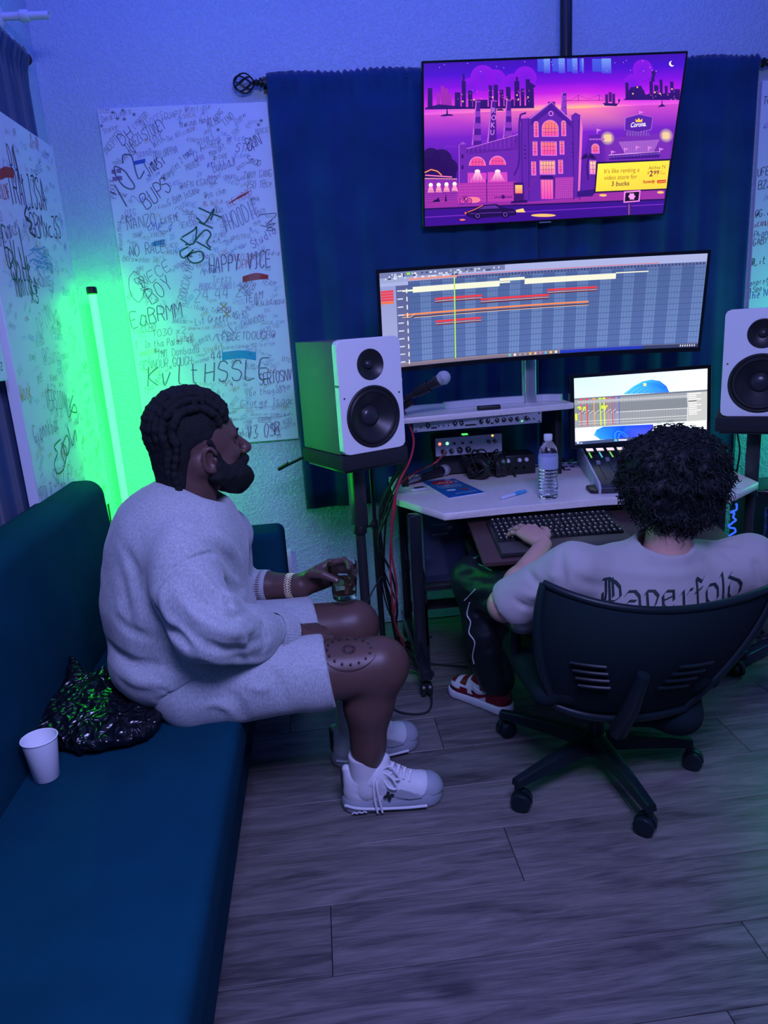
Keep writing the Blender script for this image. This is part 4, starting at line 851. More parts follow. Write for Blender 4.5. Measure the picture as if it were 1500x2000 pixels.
for x, w, c in ((245, 22, (220, 70, 90)), (296, 22, (235, 60, 80)), (356, 20, (240, 150, 70)), (410, 26, (190, 220, 40)), (444, 22, (215, 225, 50)), (476, 14, (230, 80, 100)), (514, 16, (225, 60, 110)), (573, 14, (90, 70, 220)), (532, 10, (110, 60, 210))):
    y = 336-(x-188)*.031; A.quad((x-w/2, y), (x+w/2, y+16), c); A.quad((x-w*.22, y+40), (x+w*.16, y+240), c)
for x0, y0, w in ((208, 395, 70), (414, 385, 50)):
    for k in range(16): a = x0+rs.uniform(0, w); b = y0+rs.uniform(0, 30); A.quad((a, b), (a+9, b+14), (205, 235, 60))
A.quad((190, 462), (208, 520), (225, 235, 40))
for k in range(12): y = 312+16*k; A.poly([(1168, y), (1168+(70 if k % 3 else 110), y-3), (1168+(70 if k % 3 else 110), y+4), (1168, y+7)], (235, 235, 235) if k != 4 else (90, 90, 95))
A.poly([(181, 705), (1318, 640), (1315, 668), (180, 733)], (60, 75, 120)); A.up(); A.circ((205, 714), 12, (230, 240, 255), 8, ry=7); A.quad((222, 712), (245, 722), (160, 180, 220)); A.quad((520, 690), (545, 708), (90, 190, 230)); A.quad((555, 690), (630, 705), (200, 200, 240))
A.build(sm, fs_ @ Matrix.Translation((-sw/2, -sh/2, 0)), 1.35)
zd = .72-cc.z
G().box2((-.03, .02, zd+.012), (.03, .05, -.02)).build('stand_neck', M_BLK, sm, bevel=.004)
G().box2((-.12, -.02, zd), (.12, .11, zd+.012)).build('stand_foot', M_BLK, sm, bevel=.004)
# ------------------------------------------------------------------ speakers
M_CAB = mat('speaker_vinyl', (.10, .10, .115), .55, bump=.3, bscale=900, bdist=.0004)
M_BAF = mat('white_baffle', (.88, .86, .88), .35, spec=.5)
M_RUB = mat('rubber_black', (.012, .012, .014), .5)
M_CONE = mat('cone_black', (.018, .018, .022), .38)
def speaker(label, loc, rz, w=.25, d=.31, h=.387, wr=.106):
    t = thing('studio_speaker', label, 'speaker', loc, rz)
    F = frame((0, -d/2, 0), (0, -1, 0), (1, 0, 0))           # local: x right, y up?  z out of the front
    F = Matrix(((1, 0, 0, 0), (0, 0, -1, -d/2), (0, 1, 0, 0), (0, 0, 0, 1)))
    G().prism([(-w/2, 0), (w/2, 0), (w/2, h-.004), (-w/2, h-.004)], -d+.001, -.030, F).build('cabinet', M_CAB, t, bevel=.003)
    tc, wc = (0, h*.772), (0, h*.315); BT = .030
    g = G(); W_ = w/2+.002; cr_ = .022; ysp = (tc[1]-.052+wc[1]+wr)/2
    def edge(cx, cy, a, y0, y1):                              # where a ray from a driver centre leaves its half of the rounded baffle
        dx, dy = cos(a), sin(a); tt = []
        if abs(dx) > 1e-9: tt.append(((W_ if dx > 0 else -W_)-cx)/dx)
        if abs(dy) > 1e-9: tt.append(((y1 if dy > 0 else y0)-cy)/dy)
        k = min(q for q in tt if q > 0); x, y = cx+dx*k, cy+dy*k
        for sx in (-1, 1):
            for sy, yy in ((-1, 0), (1, h)):
                if abs(yy-(y0 if sy < 0 else y1)) > 1e-6: continue
                ox, oy = sx*(W_-cr_), yy-sy*cr_
                if (x-ox)*sx > 0 and (y-oy)*sy > 0:
                    e = V((ox-cx, oy-cy)); b_ = e.x*dx+e.y*dy; c_ = e.length_squared-cr_**2; k2 = b_+sqrt(max(b_*b_-c_, 0)); x, y = cx+dx*k2, cy+dy*k2
        return x, y
    for (cx, cy), r_, y0, y1 in ((wc, wr, 0, ysp), (tc, .0515, ysp, h)):
        an = sorted({2*pi*k/72 for k in range(72)} | {atan2(yy-cy, xx-cx) % (2*pi) for xx in (-W_, W_, ) for yy in ((ysp,))}); n_ = len(an); vs = []
        for a in an:
            ex, ey = edge(cx, cy, a, y0, y1); ci, si = cos(a), sin(a); il = .0025
            q = hypot(ex-cx, ey-cy); ix, iy = cx+ci*(q-il), cy+si*(q-il)
            zo = -.0025
            if abs(ey-ysp) < 1e-6: ix, iy, zo = cx+ci*(q-1e-4), cy+si*(q-1e-4), 0.0
            vs += [F @ V((cx+r_*ci, cy+r_*si, -BT)), F @ V((cx+r_*ci, cy+r_*si, -.001)), F @ V((cx+(r_+.001)*ci, cy+(r_+.001)*si, 0)), F @ V((ix, iy, 0)), F @ V((ex, ey, zo)), F @ V((ex, ey, -BT))]
        g.add(vs, [(6*i+k, 6*i+k+1, 6*((i+1) % n_)+k+1, 6*((i+1) % n_)+k) for i in range(n_) for k in range(5)])
    bf = g.build('baffle', M_BAF, t, smooth=True, angle=28)
    def ring(c, prof, name, m, par=t): return G().lathe(prof, F @ Matrix.Translation((c[0], c[1], 0)), 48, cap=False).build(name, m, par, smooth=True, angle=35)
    tw = ring(tc, [(.052, .0005), (.052, .0022), (.050, .0026), (.040, -.004), (.022, -.012), (.016, -.013)], 'tweeter', M_CONE)
    ring(tc, [(.0165, -.013), (.0155, -.008), (.011, -.0035), (.005, -.001), (0, -.0005)], 'dome', mat('dome_silk', (.03, .03, .035), .3), tw)
    wf = ring(wc, [(wr, .0005), (wr+.001, .003), (wr-.003, .0055), (wr-.008, .005), (wr-.011, .002)], 'woofer', M_RUB)
    ring(wc, [(wr-.011, .002), (wr-.016, .006), (wr-.022, .0055), (wr-.027, .001)], 'surround', M_RUB, wf)
    ring(wc, [(wr-.027, .001), (wr*.55, -.013), (.034, -.026)], 'cone', M_CONE, wf)
    ring(wc, [(.036, -.0255), (.032, -.018), (.022, -.012), (.010, -.0092), (0, -.0088)], 'dust_cap', mat('dust_cap', (.03, .03, .04), .28), wf)
    for x, y in ((-.046, .02), (.046, .02)):
        G().lathe([(.003, 0), (.003, .0015), (.001, .002)], F @ Matrix.Translation((x*2.4, y+h*.45, 0)), 10).build('screw', M_BLK, t)
    return t
th = radians(27); fl = V((.077, 2.45, .955)); w, d = .25, .31
cL = fl + V((cos(th), sin(th), 0))*(w/2) + V((-sin(th), cos(th), 0))*(d/2)
speaker('white-fronted studio speaker left of the wide monitor, its side lit green', cL, th)
thR = radians(-32); cR = V((1.499, 2.60, .965)) + V((cos(thR), sin(thR), 0))*.125 + V((-sin(thR), cos(thR), 0))*.155
speaker('white-fronted studio speaker at the right picture edge', cR, thR)
def spk_stand(label, c, rz, ztop, posts):
    t = thing('speaker_stand', label, 'stand', (c[0], c[1], 0), rz)
    G().box2((-.135, -.155, ztop-.052), (.135, .155, ztop)).build('foam_pad', mat('foam_pad', (.014, .016, .022), .9, bump=.6, bscale=500), t, bevel=.006)
    G().box2((-.12, -.14, ztop-.062), (.12, .14, ztop-.052)).build('top_plate', mat('stand_metal', (.03, .032, .036), .28), t, bevel=.002)
    G().box2((-.025, -.025, ztop-.30), (.025, .025, ztop-.062)).build('upper_post', _M['stand_metal'], t, bevel=.003)
    G().cyl((0, 0, .03), (0, 0, ztop-.28), .019, n=20).build('post', _M['stand_metal'], t, smooth=True)
    g = G(); g.lathe([(.026, 0), (.026, .035), (.022, .04)], Matrix.Translation((0, 0, ztop-.33)), 20); g.build('collar', M_BLK, t, smooth=True)
    g = G(); g.cyl((.02, 0, ztop-.312), (.05, 0, ztop-.312), .005).lathe([(.013, 0), (.013, .012)], frame((.05, 0, ztop-.312), (1, 0, 0))); g.build('knob', M_BLK, t, smooth=True)
    for k in range(3):
        a = radians(90+120*k); g = G(); u = V((cos(a), sin(a), 0))
        g.tube([u*.015+V((0, 0, .14)), u*.12+V((0, 0, .075)), u*.24+V((0, 0, .012))], .009, 8); g.tube([u*.015+V((0, 0, .04)), u*.11+V((0, 0, .068))], .005, 6)
        l = g.build('leg', _M['stand_metal'], t, smooth=True); G().sphere(u*.243+V((0, 0, .0125)), .0122, 12, 8).build('rubber_foot', M_RUB, l, smooth=True)
    return t
spk_stand('black stand carrying the left speaker, cables hanging beside it', (cL.x-.0, cL.y, 0), th, .953, 1)
spk_stand('black stand carrying the right speaker at the picture edge', (cR.x-.02, cR.y-.02, 0), thR, cR.z-.0015, 1)
# ------------------------------------------------------------------ desk
def maple():
    m = mat('maple_laminate', (.62, .56, .52), .38, spec=.5); nt = m.node_tree; b = nt.nodes['Principled BSDF']; L = nt.links; N = nt.nodes.new
    tc = N('ShaderNodeTexCoord'); mp = N('ShaderNodeMapping'); mp.inputs['Scale'].default_value = (2.2, 9, 9); L.new(tc.outputs['Object'], mp.inputs[0])
    n = N('ShaderNodeTexNoise'); n.inputs['Scale'].default_value = 3.2; n.inputs['Detail'].default_value = 7; n.inputs['Distortion'].default_value = 2.2; L.new(mp.outputs[0], n.inputs[0])
    w = N('ShaderNodeMath'); w.operation = 'PINGPONG'; w.inputs[1].default_value = .06; L.new(n.outputs[0], w.inputs[0])
    r = N('ShaderNodeMapRange'); r.inputs[1].default_value = 0; r.inputs[2].default_value = .06; r.inputs[3].default_value = .90; r.inputs[4].default_value = 1.05; L.new(w.outputs[0], r.inputs[0])
    v = N('ShaderNodeVectorMath'); v.operation = 'SCALE'; v.inputs[0].default_value = (.82, .74, .70); L.new(r.outputs[0], v.inputs['Scale']); L.new(v.outputs[0], b.inputs['Base Color'])
    return m
M_MAPLE = maple(); M_EDGE = mat('maple_edge', (.60, .57, .54), .45)
DZ = .72
desk = thing('studio_desk', 'pale maple studio desk with black metal legs, upper shelf and keyboard tray', 'desk')
top = [(.412, 2.462), (.66, 2.474), (1.0, 2.476), (1.25, 2.44), (1.42, 2.365), (1.615, 2.515), (1.637, 2.70), (1.60, 3.155), (.285, 3.155), (.272, 2.735)]
G().prism(top, DZ-.026, DZ).build('desktop', M_MAPLE, desk, bevel=.0015, seg=1)
SZ = 1.03; s0, s1 = at(789, 817, 'z', SZ), at(1113, 788, 'z', SZ)
sh_ = [(s0.x-.02, s0.y+.02), (s0.x, s0.y), (s1.x, s1.y), (s1.x+.02, s1.y+.01), (s1.x+.02, 3.14), (s0.x-.02, 3.14)]
G().prism(sh_, SZ-.022, SZ).build('upper_shelf', M_MAPLE, desk, bevel=.0015, seg=1)
for x in (s0.x+.012, s1.x-.005): G().box2((x-.014, 2.93, DZ), (x+.014, 3.12, SZ-.022)).build('shelf_support', M_BLK, desk, bevel=.002)
M_GLB = mat('desk_black_gloss', (.012, .014, .02), .22)
for x, dx in ((.318, 0), (1.50, .0)):
    G().box2((x-.022, 2.56, .11), (x+.022, 2.61, DZ-.026)).build('leg', M_GLB, desk, bevel=.006)
    G().box2((x-.018, 2.98, .11), (x+.018, 3.03, DZ-.026)).build('leg', M_GLB, desk, bevel=.006)
    f_ = G().box2((x-.022, 2.36 if x > 1 else 2.46, .075), (x+.022, 3.08, .112)).build('foot_bar', M_GLB, desk, bevel=.006)
    for y in ((2.39 if x > 1 else 2.49), 3.04):
        g = G(); fr = frame((x-.021, y, .028), (1, 0, 0))
        g.lathe([(.012, -.003), (.024, 0), (.0278, .004), (.0278, .014), (.024, .018)], fr, 20).lathe([(.024, .024), (.0278, .028), (.0278, .038), (.024, .042), (.012, .045)], fr, 20)
        g.cyl((x, y, .03), (x, y, .08), .006).box2((x-.006, y-.018, .02), (x+.006, y+.018, .058)); g.build('caster', M_BLK, desk, smooth=True)
G().box2((.33, 2.96, .15), (1.48, 2.985, .19)).build('crossbar', M_GLB, desk, bevel=.003)
G().box2((.34, 3.0, .45), (1.48, 3.015, .66)).build('rear_panel', M_BLK, desk, bevel=.002)
# keyboard tray, tilted up at the back
kf = at(979, 1088, 'z', .622); kb = at(970, 1019, 'z', .668)
ky = (kb-kf); klen = ky.length; kx = V((1, -.045, 0)).normalized(); kz = kx.cross(ky.normalized()).normalized(); ky = kz.cross(kx)
KF = Matrix(((kx.x, ky.x, kz.x, kf.x), (kx.y, ky.y, kz.y, kf.y), (kx.z, ky.z, kz.z, kf.z), (0, 0, 0, 1)))
g = G(); g.M = KF; g.box2((-.062, -.02, -.022), (.78, klen+.03, -.006)); g.build('keyboard_tray', mat('tray_brown', (.07, .035, .035), .4), desk, bevel=.002)
g = G(); g.box2((.52, 2.30, .52), (.56, 2.9, .56)); g.box2((1.2, 2.30, .52), (1.24, 2.9, .56)); g.box2((.52, 2.32, .55), (1.24, 2.36, .60)); g.box2((.52, 2.82, .55), (.56, 2.86, DZ-.026)).box2((1.2, 2.82, .55), (1.24, 2.86, DZ-.026)); g.build('tray_rail', M_BLK, desk, bevel=.002)
# keyboard
kbd = thing('computer_keyboard', 'black full-size keyboard with white backlit legends on the tray', 'keyboard')
g = G(); g.M = KF; g.box2((0, 0, -.005), (.455, klen, .006)); g.build('case', mat('keyboard_case', (.016, .016, .018), .4), kbd, bevel=.003)
g = G(); g.M = KF; g.box2((.004, .004, .006), (.45, .082, .012)); g.build('wrist_rest', mat('wrist_rest', (.06, .05, .05), .45), kbd, bevel=.003)
keys = G(); keys.M = KF; leg = G(); leg.M = KF; rr = random.Random(3); dep = klen-.092; rows = 6; ph = dep/6.4
for r in range(rows):
    y = .090+ph*r + (ph*.35 if r == 5 else 0); x = .012
    while x < .438:
        wk = .0178
        if r == 0 and abs(x-.10) < .012: wk = .105
        elif rr.random() < .06 and x < .3: wk = .028
        if .297 < x < .303 or .366 < x < .372: x += .008
        if x+wk > .446: break
        keys.add([(x, y, .006), (x+wk, y, .006), (x+wk, y+ph*.9, .006), (x, y+ph*.9, .006), (x+.002, y+.0025, .0155), (x+wk-.002, y+.0025, .0155), (x+wk-.002, y+ph*.9-.001, .0165), (x+.002, y+ph*.9-.001, .0165)],
                 [(4, 5, 6, 7), (0, 1, 5, 4), (1, 2, 6, 5), (2, 3, 7, 6), (3, 0, 4, 7)])
        if wk < .1:
            cx = x+wk*.5; q = rr.uniform(.0010, .0024); leg.add([(cx-q, y+ph*.54, .0167), (cx+q, y+ph*.54, .0167), (cx+q, y+ph*.66, .0167), (cx-q, y+ph*.66, .0167)], [(0, 1, 2, 3)])
        x += wk+.0018
o = keys.build('keycaps', mat('keycap_black', (.014, .014, .017), .5), kbd, kind='stuff')
leg.build('key_legends', mat('key_legend', (.7, .7, .8), .5, emit=(.75, .78, 1.0), es=.5), kbd, kind='stuff')
g = G(); g.M = KF
for k in range(3): g.box2((.39+k*.014, klen-.022, .006), (.394+k*.014, klen-.019, .0085))
g.build('indicator_lights', mat('green_glow', (.1, .9, .1), .4, emit=(.1, 1, .15), es=1.3), kbd)
# ------------------------------------------------------------------ under the desk: glossy case with slots
t = thing('computer_case', 'glossy black case with slotted front standing under the desk', 'computer', (.50, 2.85, .375))
G().box2((-.135, -.15, 0), (.16, .15, .315)).build('body', mat('gloss_case', (.02, .03, .06), .18, coat=.6), t, bevel=.004)
for r in range(3):
    for c_ in range(2):
        G().box2((-.10+.14*c_, -.1515, .275-.04*r), (-.035+.14*c_, -.150, .281-.04*r)).build('slot', mat('slot_grey', (.18, .2, .26), .4), t)
tag(G().box2((.33, 2.66, .355), (.70, 3.0, .375)).box2((.345, 2.68, .112), (.365, 2.99, .355)).box2((.665, 2.68, 0), (.685, 2.99, .355)).box2((.345, 2.68, 0), (.365, 2.70, .3)).build('low_shelf', M_BLK, bevel=.002), 'low black metal shelf under the desk carrying the glossy case', 'shelf')
# ------------------------------------------------------------------ rack units
M_SIL = mat('brushed_aluminium', (.52, .53, .58), .38, metal=.6)
def knob(par, fr, x, y, r, d_=.012, m=None, ptr=True):
    g = G(); g.lathe([(r, 0), (r*.96, d_*.8), (r*.8, d_)], fr @ Matrix.Translation((x, y, 0)), 14); k = g.build('knob', m or M_BLK, par, smooth=True)
    if ptr:
        g = G(); g.M = fr @ Matrix.Translation((x, y, d_)) @ Matrix.Rotation(radians(random.uniform(-60, 60)), 4, 'Z'); g.box2((-.0008, 0, 0), (.0008, r*.85, .0006)); g.build('pointer', mat('pointer_white', (.8, .8, .8), .5), k)
    return k
rp = thing('rack_processor', 'silver one-unit rack processor with black knobs under the upper shelf', 'audio rack unit', (.618, 2.80, .964))
RF = Matrix(((1, 0, 0, 0), (0, 0, -1, 0), (0, 1, 0, 0), (0, 0, 0, 1)))
g = G(); g.prism([(x, y+.022) for x, y in rrect(.512, .043, .002, 2)], -.004, 0, RF); g.build('faceplate', M_SIL, rp, bevel=.0008, seg=1)
G().box2((-.22, .004, .002), (.22, .24, .042)).build('chassis', M_BLK, rp)
fx = lambda px_: (px_-100)/(1208-100)*.512-.256
for px_, r in ((225, .0085), (455, .008), (512, .008), (680, .0085), (738, .0085), (817, .0085), (876, .0085), (935, .0085), (993, .0085), (1072, .009)): knob(rp, RF, fx(px_), .024, r)
for px_ in (316, 358, 400, 1103, 1140, 165): knob(rp, RF, fx(px_), .018, .003, .004, ptr=False)
def rp_(a, b, nm): g = G(); g.M = RF; g.box2(a, b); g.build(nm, M_BLK, rp)
for a, b in ((250, 300), (542, 636), (765, 785)): rp_((fx(a), .010, 0), (fx(b), .016, .0012), 'slot')
for px_ in (120, 1186): rp_((fx(px_)-.005, .004, 0), (fx(px_)+.005, .008, .001), 'mounting_slot'); rp_((fx(px_)-.005, .036, 0), (fx(px_)+.005, .040, .001), 'mounting_slot')
for px_ in (650, 790, 905, 1042): rp_((fx(px_)-.0005, .003, 0), (fx(px_)+.0005, .041, .0004), 'divider_line')
G().lathe([(.004, 0), (.003, .002)], RF @ Matrix.Translation((fx(1036), .012, 0)), 12).build('power_light', _M['green_glow'], rp, smooth=True)
def led(par, fr, x, y, r, col, name, es=1.5):
    return G().lathe([(r, 0), (r*.8, .002), (0, .0025)], fr @ Matrix.Translation((x, y, 0)), 12, cap=False).build(name, mat('glow_%d_%d_%d' % tuple(int(c*99) for c in col), col, .4, emit=col, es=es), par, smooth=True)
pi0, pi1 = at(848, 893, 'y', 3.0), at(984, 881, 'y', 3.0); IZ = (pi0.z+pi1.z)/2; IX = (pi0.x+pi1.x)/2
hb = thing('equipment_case', 'black flat case on the desk under the silver audio interface', 'case', (IX, 3.08, DZ))
G().box2((-.135, .0, .006), (.145, .07, IZ-DZ-.003)).build('body', mat('case_black', (.02, .022, .028), .45), hb, bevel=.004)
for x in (-.13, .13):
    for y in (.018, .05): G().lathe([(.012, 0), (.01, .007)], Matrix.Translation((x, y, 0)), 12).build('rubber_foot', M_RUB, hb, smooth=True)
ai = thing('audio_interface', 'silver audio interface with red and green lights behind the headphones', 'audio interface', (IX, 3.0, IZ-.002))
G().box2((-.142, .001, .003), (.142, .14, .080)).build('body', mat('interface_black', (.02, .022, .03), .4), ai, bevel=.002)
g = G(); g.prism([(x, y+.041) for x, y in rrect(.286, .078, .003, 3)], -.004, 0, RF); g.build('faceplate', mat('interface_grey', (.42, .43, .50), .4, metal=.3), ai, bevel=.001, seg=1)
for x, y, r in ((-.112, .022, .010), (-.076, .022, .010), (-.040, .024, .0125), (-.004, .024, .0125), (.085, .050, .007), (.112, .050, .007)): knob(ai, RF, x, y, r, .016)
for x in (-.062, -.026, .01): knob(ai, RF, x, .052, .005, .008, ptr=False)
led(ai, RF, -.124, .055, .007, (1, .22, .12), 'red_light'); led(ai, RF, -.092, .055, .007, (.25, 1, .45), 'green_light'); led(ai, RF, .103, .0735, .005, (1, .5, .1), 'orange_light')
g = G(); g.box2((-.02, .03, .08), (.004, .05, .084)); g.build('green_display', _M['green_glow'], ai)
ha = thing('headphone_amplifier', 'small black box with white-ringed knobs left of the water bottle', 'amplifier', (at(1012, 890, 'y', 2.98).x, 2.98, DZ))
G().box2((-.075, 0, .002), (.075, .12, .085)).build('body', M_BLK, ha, bevel=.003)
for x in (-.045, .005, .035): knob(ha, RF, x, .064, .009, .01, mat('knob_pale', (.6, .6, .65), .4), ptr=False)
for x in (-.045, -.01, .025): G().lathe([(.008, 0), (.008, .003), (.005, .003), (.005, -.002)], RF @ Matrix.Translation((x, .03, 0)), 14).build('jack_socket', M_BLK, ha, smooth=True)
# ------------------------------------------------------------------ monitor foot on the shelf (silver V) + things on the shelf
g = G(); a = at(868, 799, 'z', SZ); b = at(1097, 783, 'z', SZ); c = V((.872, 2.965, SZ))
inv = lambda p: V((p[0]-mo.location.x, p[1]-mo.location.y, p[2]-mo.location.z))
pts = spline([a, (a+c)/2+V((0, .012, 0)), c+V((0, -.02, 0)), (b+c)/2+V((0, .01, 0)), b], 6)
prev = None; L_, R_ = [], []
for i, p in enumerate(pts):
    t_ = (pts[min(i+1, len(pts)-1)]-pts[max(i-1, 0)]).normalized(); nn = V((-t_.y, t_.x, 0))*.013; L_.append(p+nn); R_.append(p-nn)
vs = [inv(p+V((0, 0, .001))) for p in L_]+[inv(p+V((0, 0, .001))) for p in R_]+[inv(p+V((0, 0, .028))) for p in L_]+[inv(p+V((0, 0, .028))) for p in R_]; n = len(pts); fs = []
for i in range(n-1): fs += [(i, i+1, n+i+1, n+i), (2*n+i, 3*n+i, 3*n+i+1, 2*n+i+1), (i, 2*n+i, 2*n+i+1, i+1), (n+i, n+i+1, 3*n+i+1, 3*n+i)]
fs += [(0, n, 3*n, 2*n), (n-1, 3*n-1, 4*n-1, 2*n-1)]; g.add(vs, fs); g.build('stand_foot', mat('silver_white', (.62, .63, .68), .35, metal=.25), mo, smooth=True, angle=50, bevel=0)
zc = c.z-mo.location.z
G().box2((c.x-mo.location.x-.027, c.y-mo.location.y-.012, zc+.02), (c.x-mo.location.x+.027, c.y-mo.location.y+.012, -.02)).build('stand_column', _M['silver_white'], mo, bevel=.004)
a = at(957, 799, 'z', SZ+.004)
rm = thing('remote_control', 'small black remote control lying on the upper shelf', 'remote', (a.x, a.y+.02, SZ), radians(-6))
G().prism(rrect(.092, .030, .008, 4), .0005, .016).build('body', M_RUB, rm, bevel=.003)
for k in range(5): G().lathe([(.003, .016), (.0028, .0172)], Matrix.Translation((-.032+.014*k, 0, 0)), 10).build('button', mat('button_grey', (.12, .12, .14), .5), rm)
# ------------------------------------------------------------------ vocal microphones
def mic(par, fr, s=1.0, body=.16):
    """grille ball, band and tapered handle along local -z from the ball"""
    g = G(); g.lathe([(.0, .027), (.010, .0255), (.019, .019), (.0245, .009), (.0257, 0), (.0245, -.008), (.020, -.020)], fr, 28, cap=False); b = g.build('grille', mat('mic_grille', (.50, .52, .58), .45, metal=.2, bump=1.0, bscale=1400, bdist=.0012), par, smooth=True)
    g = G(); g.lathe([(.0263, .003), (.0266, 0), (.0263, -.003)], fr, 28, cap=False); g.build('grille_band', M_SIL, b, smooth=True)
    g = G(); g.lathe([(.0205, -.018), (.0215, -.022), (.0205, -.034), (.0175, -.045), (.0118, -body), (.0118, -body-.01)], fr, 24); g.build('handle', mat('mic_handle', (.03, .03, .036), .35, metal=.3), par, smooth=True, angle=50)
    g = G(); g.lathe([(.0095, -body-.009), (.0095, -body-.05), (.0065, -body-.056), (.0045, -body-.075)], fr, 16); g.build('cable_plug', mat('plug_steel', (.35, .36, .4), .3, metal=.8), par, smooth=True, angle=50)
hd = at(866, 738, 'y', 2.70); tl = at(545, 916, 'y', 2.98)
mstand = thing('microphone_boom_stand', 'thin black boom stand rising behind the left speaker, holding a microphone', 'stand', (0, 0, 0))
ax = (hd-tl).normalized(); px_ = at(726, 960, 'y', 2.86)
jt = tl + ax*((V((px_.x, 0, 0)).x-tl.x)/ax.x)
mb = hd - ax*.15 + V((0, 0, -.022))
g = G(); g.cyl(tl, mb - V((0, 0, .008)) - ax*.02, .0062, n=12); g.cyl(tl-ax*.002, tl+ax*.05, .0085, n=12); g.build('boom', M_BLK, mstand, smooth=True)
g = G(); g.cyl((jt.x, jt.y-.012, .02), (jt.x, jt.y-.012, jt.z-.0), .0085, n=14); g.cyl((jt.x, jt.y-.012, .02), (jt.x, jt.y-.012, .62), .0125, n=14); g.build('pole', M_BLK, mstand, smooth=True)
g = G(); g.cyl((jt.x, jt.y-.03, jt.z), (jt.x, jt.y+.02, jt.z), .017, n=18); g.build('clutch', M_BLK, mstand, smooth=True)
g = G(); g.tube([mb-ax*.03-V((0, 0, .006)), mb+ax*.01], [.010, .013], 12); g.lathe([(.0185, 0), (.0215, .055)], frame(hd-ax*.12, ax), 18, cap=False); g.build('clip', M_RUB, mstand, smooth=True)
for k in range(3):
    a_ = radians(80+120*k); u = V((cos(a_), sin(a_), 0)); o = V((jt.x, jt.y-.012, 0))
    G().tube([o+u*.01+V((0, 0, .11)), o+u*.2+V((0, 0, .01))], .006, 8).build('leg', M_BLK, mstand, smooth=True)
m1 = thing('microphone', 'silver-headed microphone held in a boom clip right of the left speaker', 'microphone', hd)
mic(m1, frame((0, 0, 0), ax))
a = at(868, 918, 'z', DZ+.0275); b = at(786, 944, 'z', DZ+.022); dr = (a-b).normalized()
m2 = thing('microphone', 'silver-headed microphone lying on the desk beside the blue booklet', 'microphone', a)
mic(m2, frame((0, 0, 0), dr), body=.15)
# ------------------------------------------------------------------ headphones: two cups, band, cable wound around
c = at(950, 934, 'z', DZ)
hp = thing('headphones', 'black headphones in a tangle of their own cable left of the bottle', 'headphones', (c.x+.01, c.y+.01, DZ), .2)
hp.scale = (1.15, 1.1, 1.15)
M_PAD = mat('pleather_black', (.012, .012, .014), .45, bump=.8, bscale=90, bdist=.003)
for x, tl_ in ((-.042, .5), (.040, -.35)):
    fr = Matrix.Translation((x, -.015, .047)) @ Matrix.Rotation(tl_, 4, 'Z') @ Matrix.Rotation(radians(82), 4, 'Y')
    e = G().lathe([(.040, 0), (.044, .008), (.043, .018), (.034, .026), (.015, .029), (0, .029)], fr, 28, cap=False).build('ear_cup', M_BLK, hp, smooth=True)
    G().tube([fr @ V((.031*cos(q*pi/12), .040*sin(q*pi/12), -.008)) for q in range(24)], .0125, 10, closed=True).build('ear_pad', M_PAD, e, smooth=True)
g = G(); g.tube(spline([(-.062, -.01, .07), (-.08, .05, .08), (-.03, .11, .07), (.04, .11, .065), (.085, .05, .075), (.06, -.01, .07)], 8), .009, 8); g.build('headband', M_PAD, hp, smooth=True)
g = G(); rr = random.Random(8)
for k in range(11):
    cx, cy, cz = rr.uniform(-.045, .045), rr.uniform(-.04, .03), rr.uniform(.02, .075); r1 = rr.uniform(.028, .05); e = Euler((rr.uniform(-1.3, 1.3), rr.uniform(-1.2, 1.2), rr.uniform(0, 3)))
    pts = []
    for q in range(16):
        p = V((r1*cos(q*pi/8), r1*sin(q*pi/8), rr.uniform(-.004, .004))); p.rotate(e); p += V((cx, cy, cz)); p.z = max(p.z, .004); pts.append(p)
    g.tube(spline(pts, 3, closed=True), .0028, 6, closed=True)
g.build('coiled_cable', M_RUB, hp, smooth=True)
# ------------------------------------------------------------------ water bottle
c = at(1071, 972, 'z', DZ); bt_ = thing('water_bottle', 'clear plastic water bottle with white cap standing on the desk', 'bottle', (c.x, c.y, DZ))
PET = mat('pet_plastic', (.93, .95, 1.0), .04, trans=1.0, ior=1.28)
prof = [(.010, .006), (.022, .003), (.030, .0), (.0345, .008), (.0355, .018)]
for k in range(7): z = .024+.0125*k; prof += [(.0355, z), (.0335, z+.004), (.0335, z+.008), (.0355, z+.0115)]
prof += [(.0358, .115), (.0358, .160), (.0350, .172), (.0300, .188), (.0200, .205), (.0135, .214), (.0130, .222)]
G().lathe(prof, None, 40, cap=False).build('bottle_shell', PET, bt_, smooth=True, angle=80)
G().lathe([(.0, .007)]+[(max(r-.0012, .001), h+.0015) for r, h in prof if h < .112], None, 40).build('water', mat('water', (.95, .97, 1.0), .01, trans=1.0, ior=1.33), bt_, smooth=True, angle=80)
G().lathe([(.0362, .113), (.0362, .160)], None, 40, cap=False).build('label', mat('bottle_label', (.45, .50, .72), .4, alpha=.75), bt_, smooth=True)
G().lathe([(.0150, .216), (.0155, .218), (.0155, .236), (.0145, .238), (0, .238)], None, 28, cap=False).build('cap', mat('white_plastic', (.75, .76, .8), .35), bt_, smooth=True, angle=50)
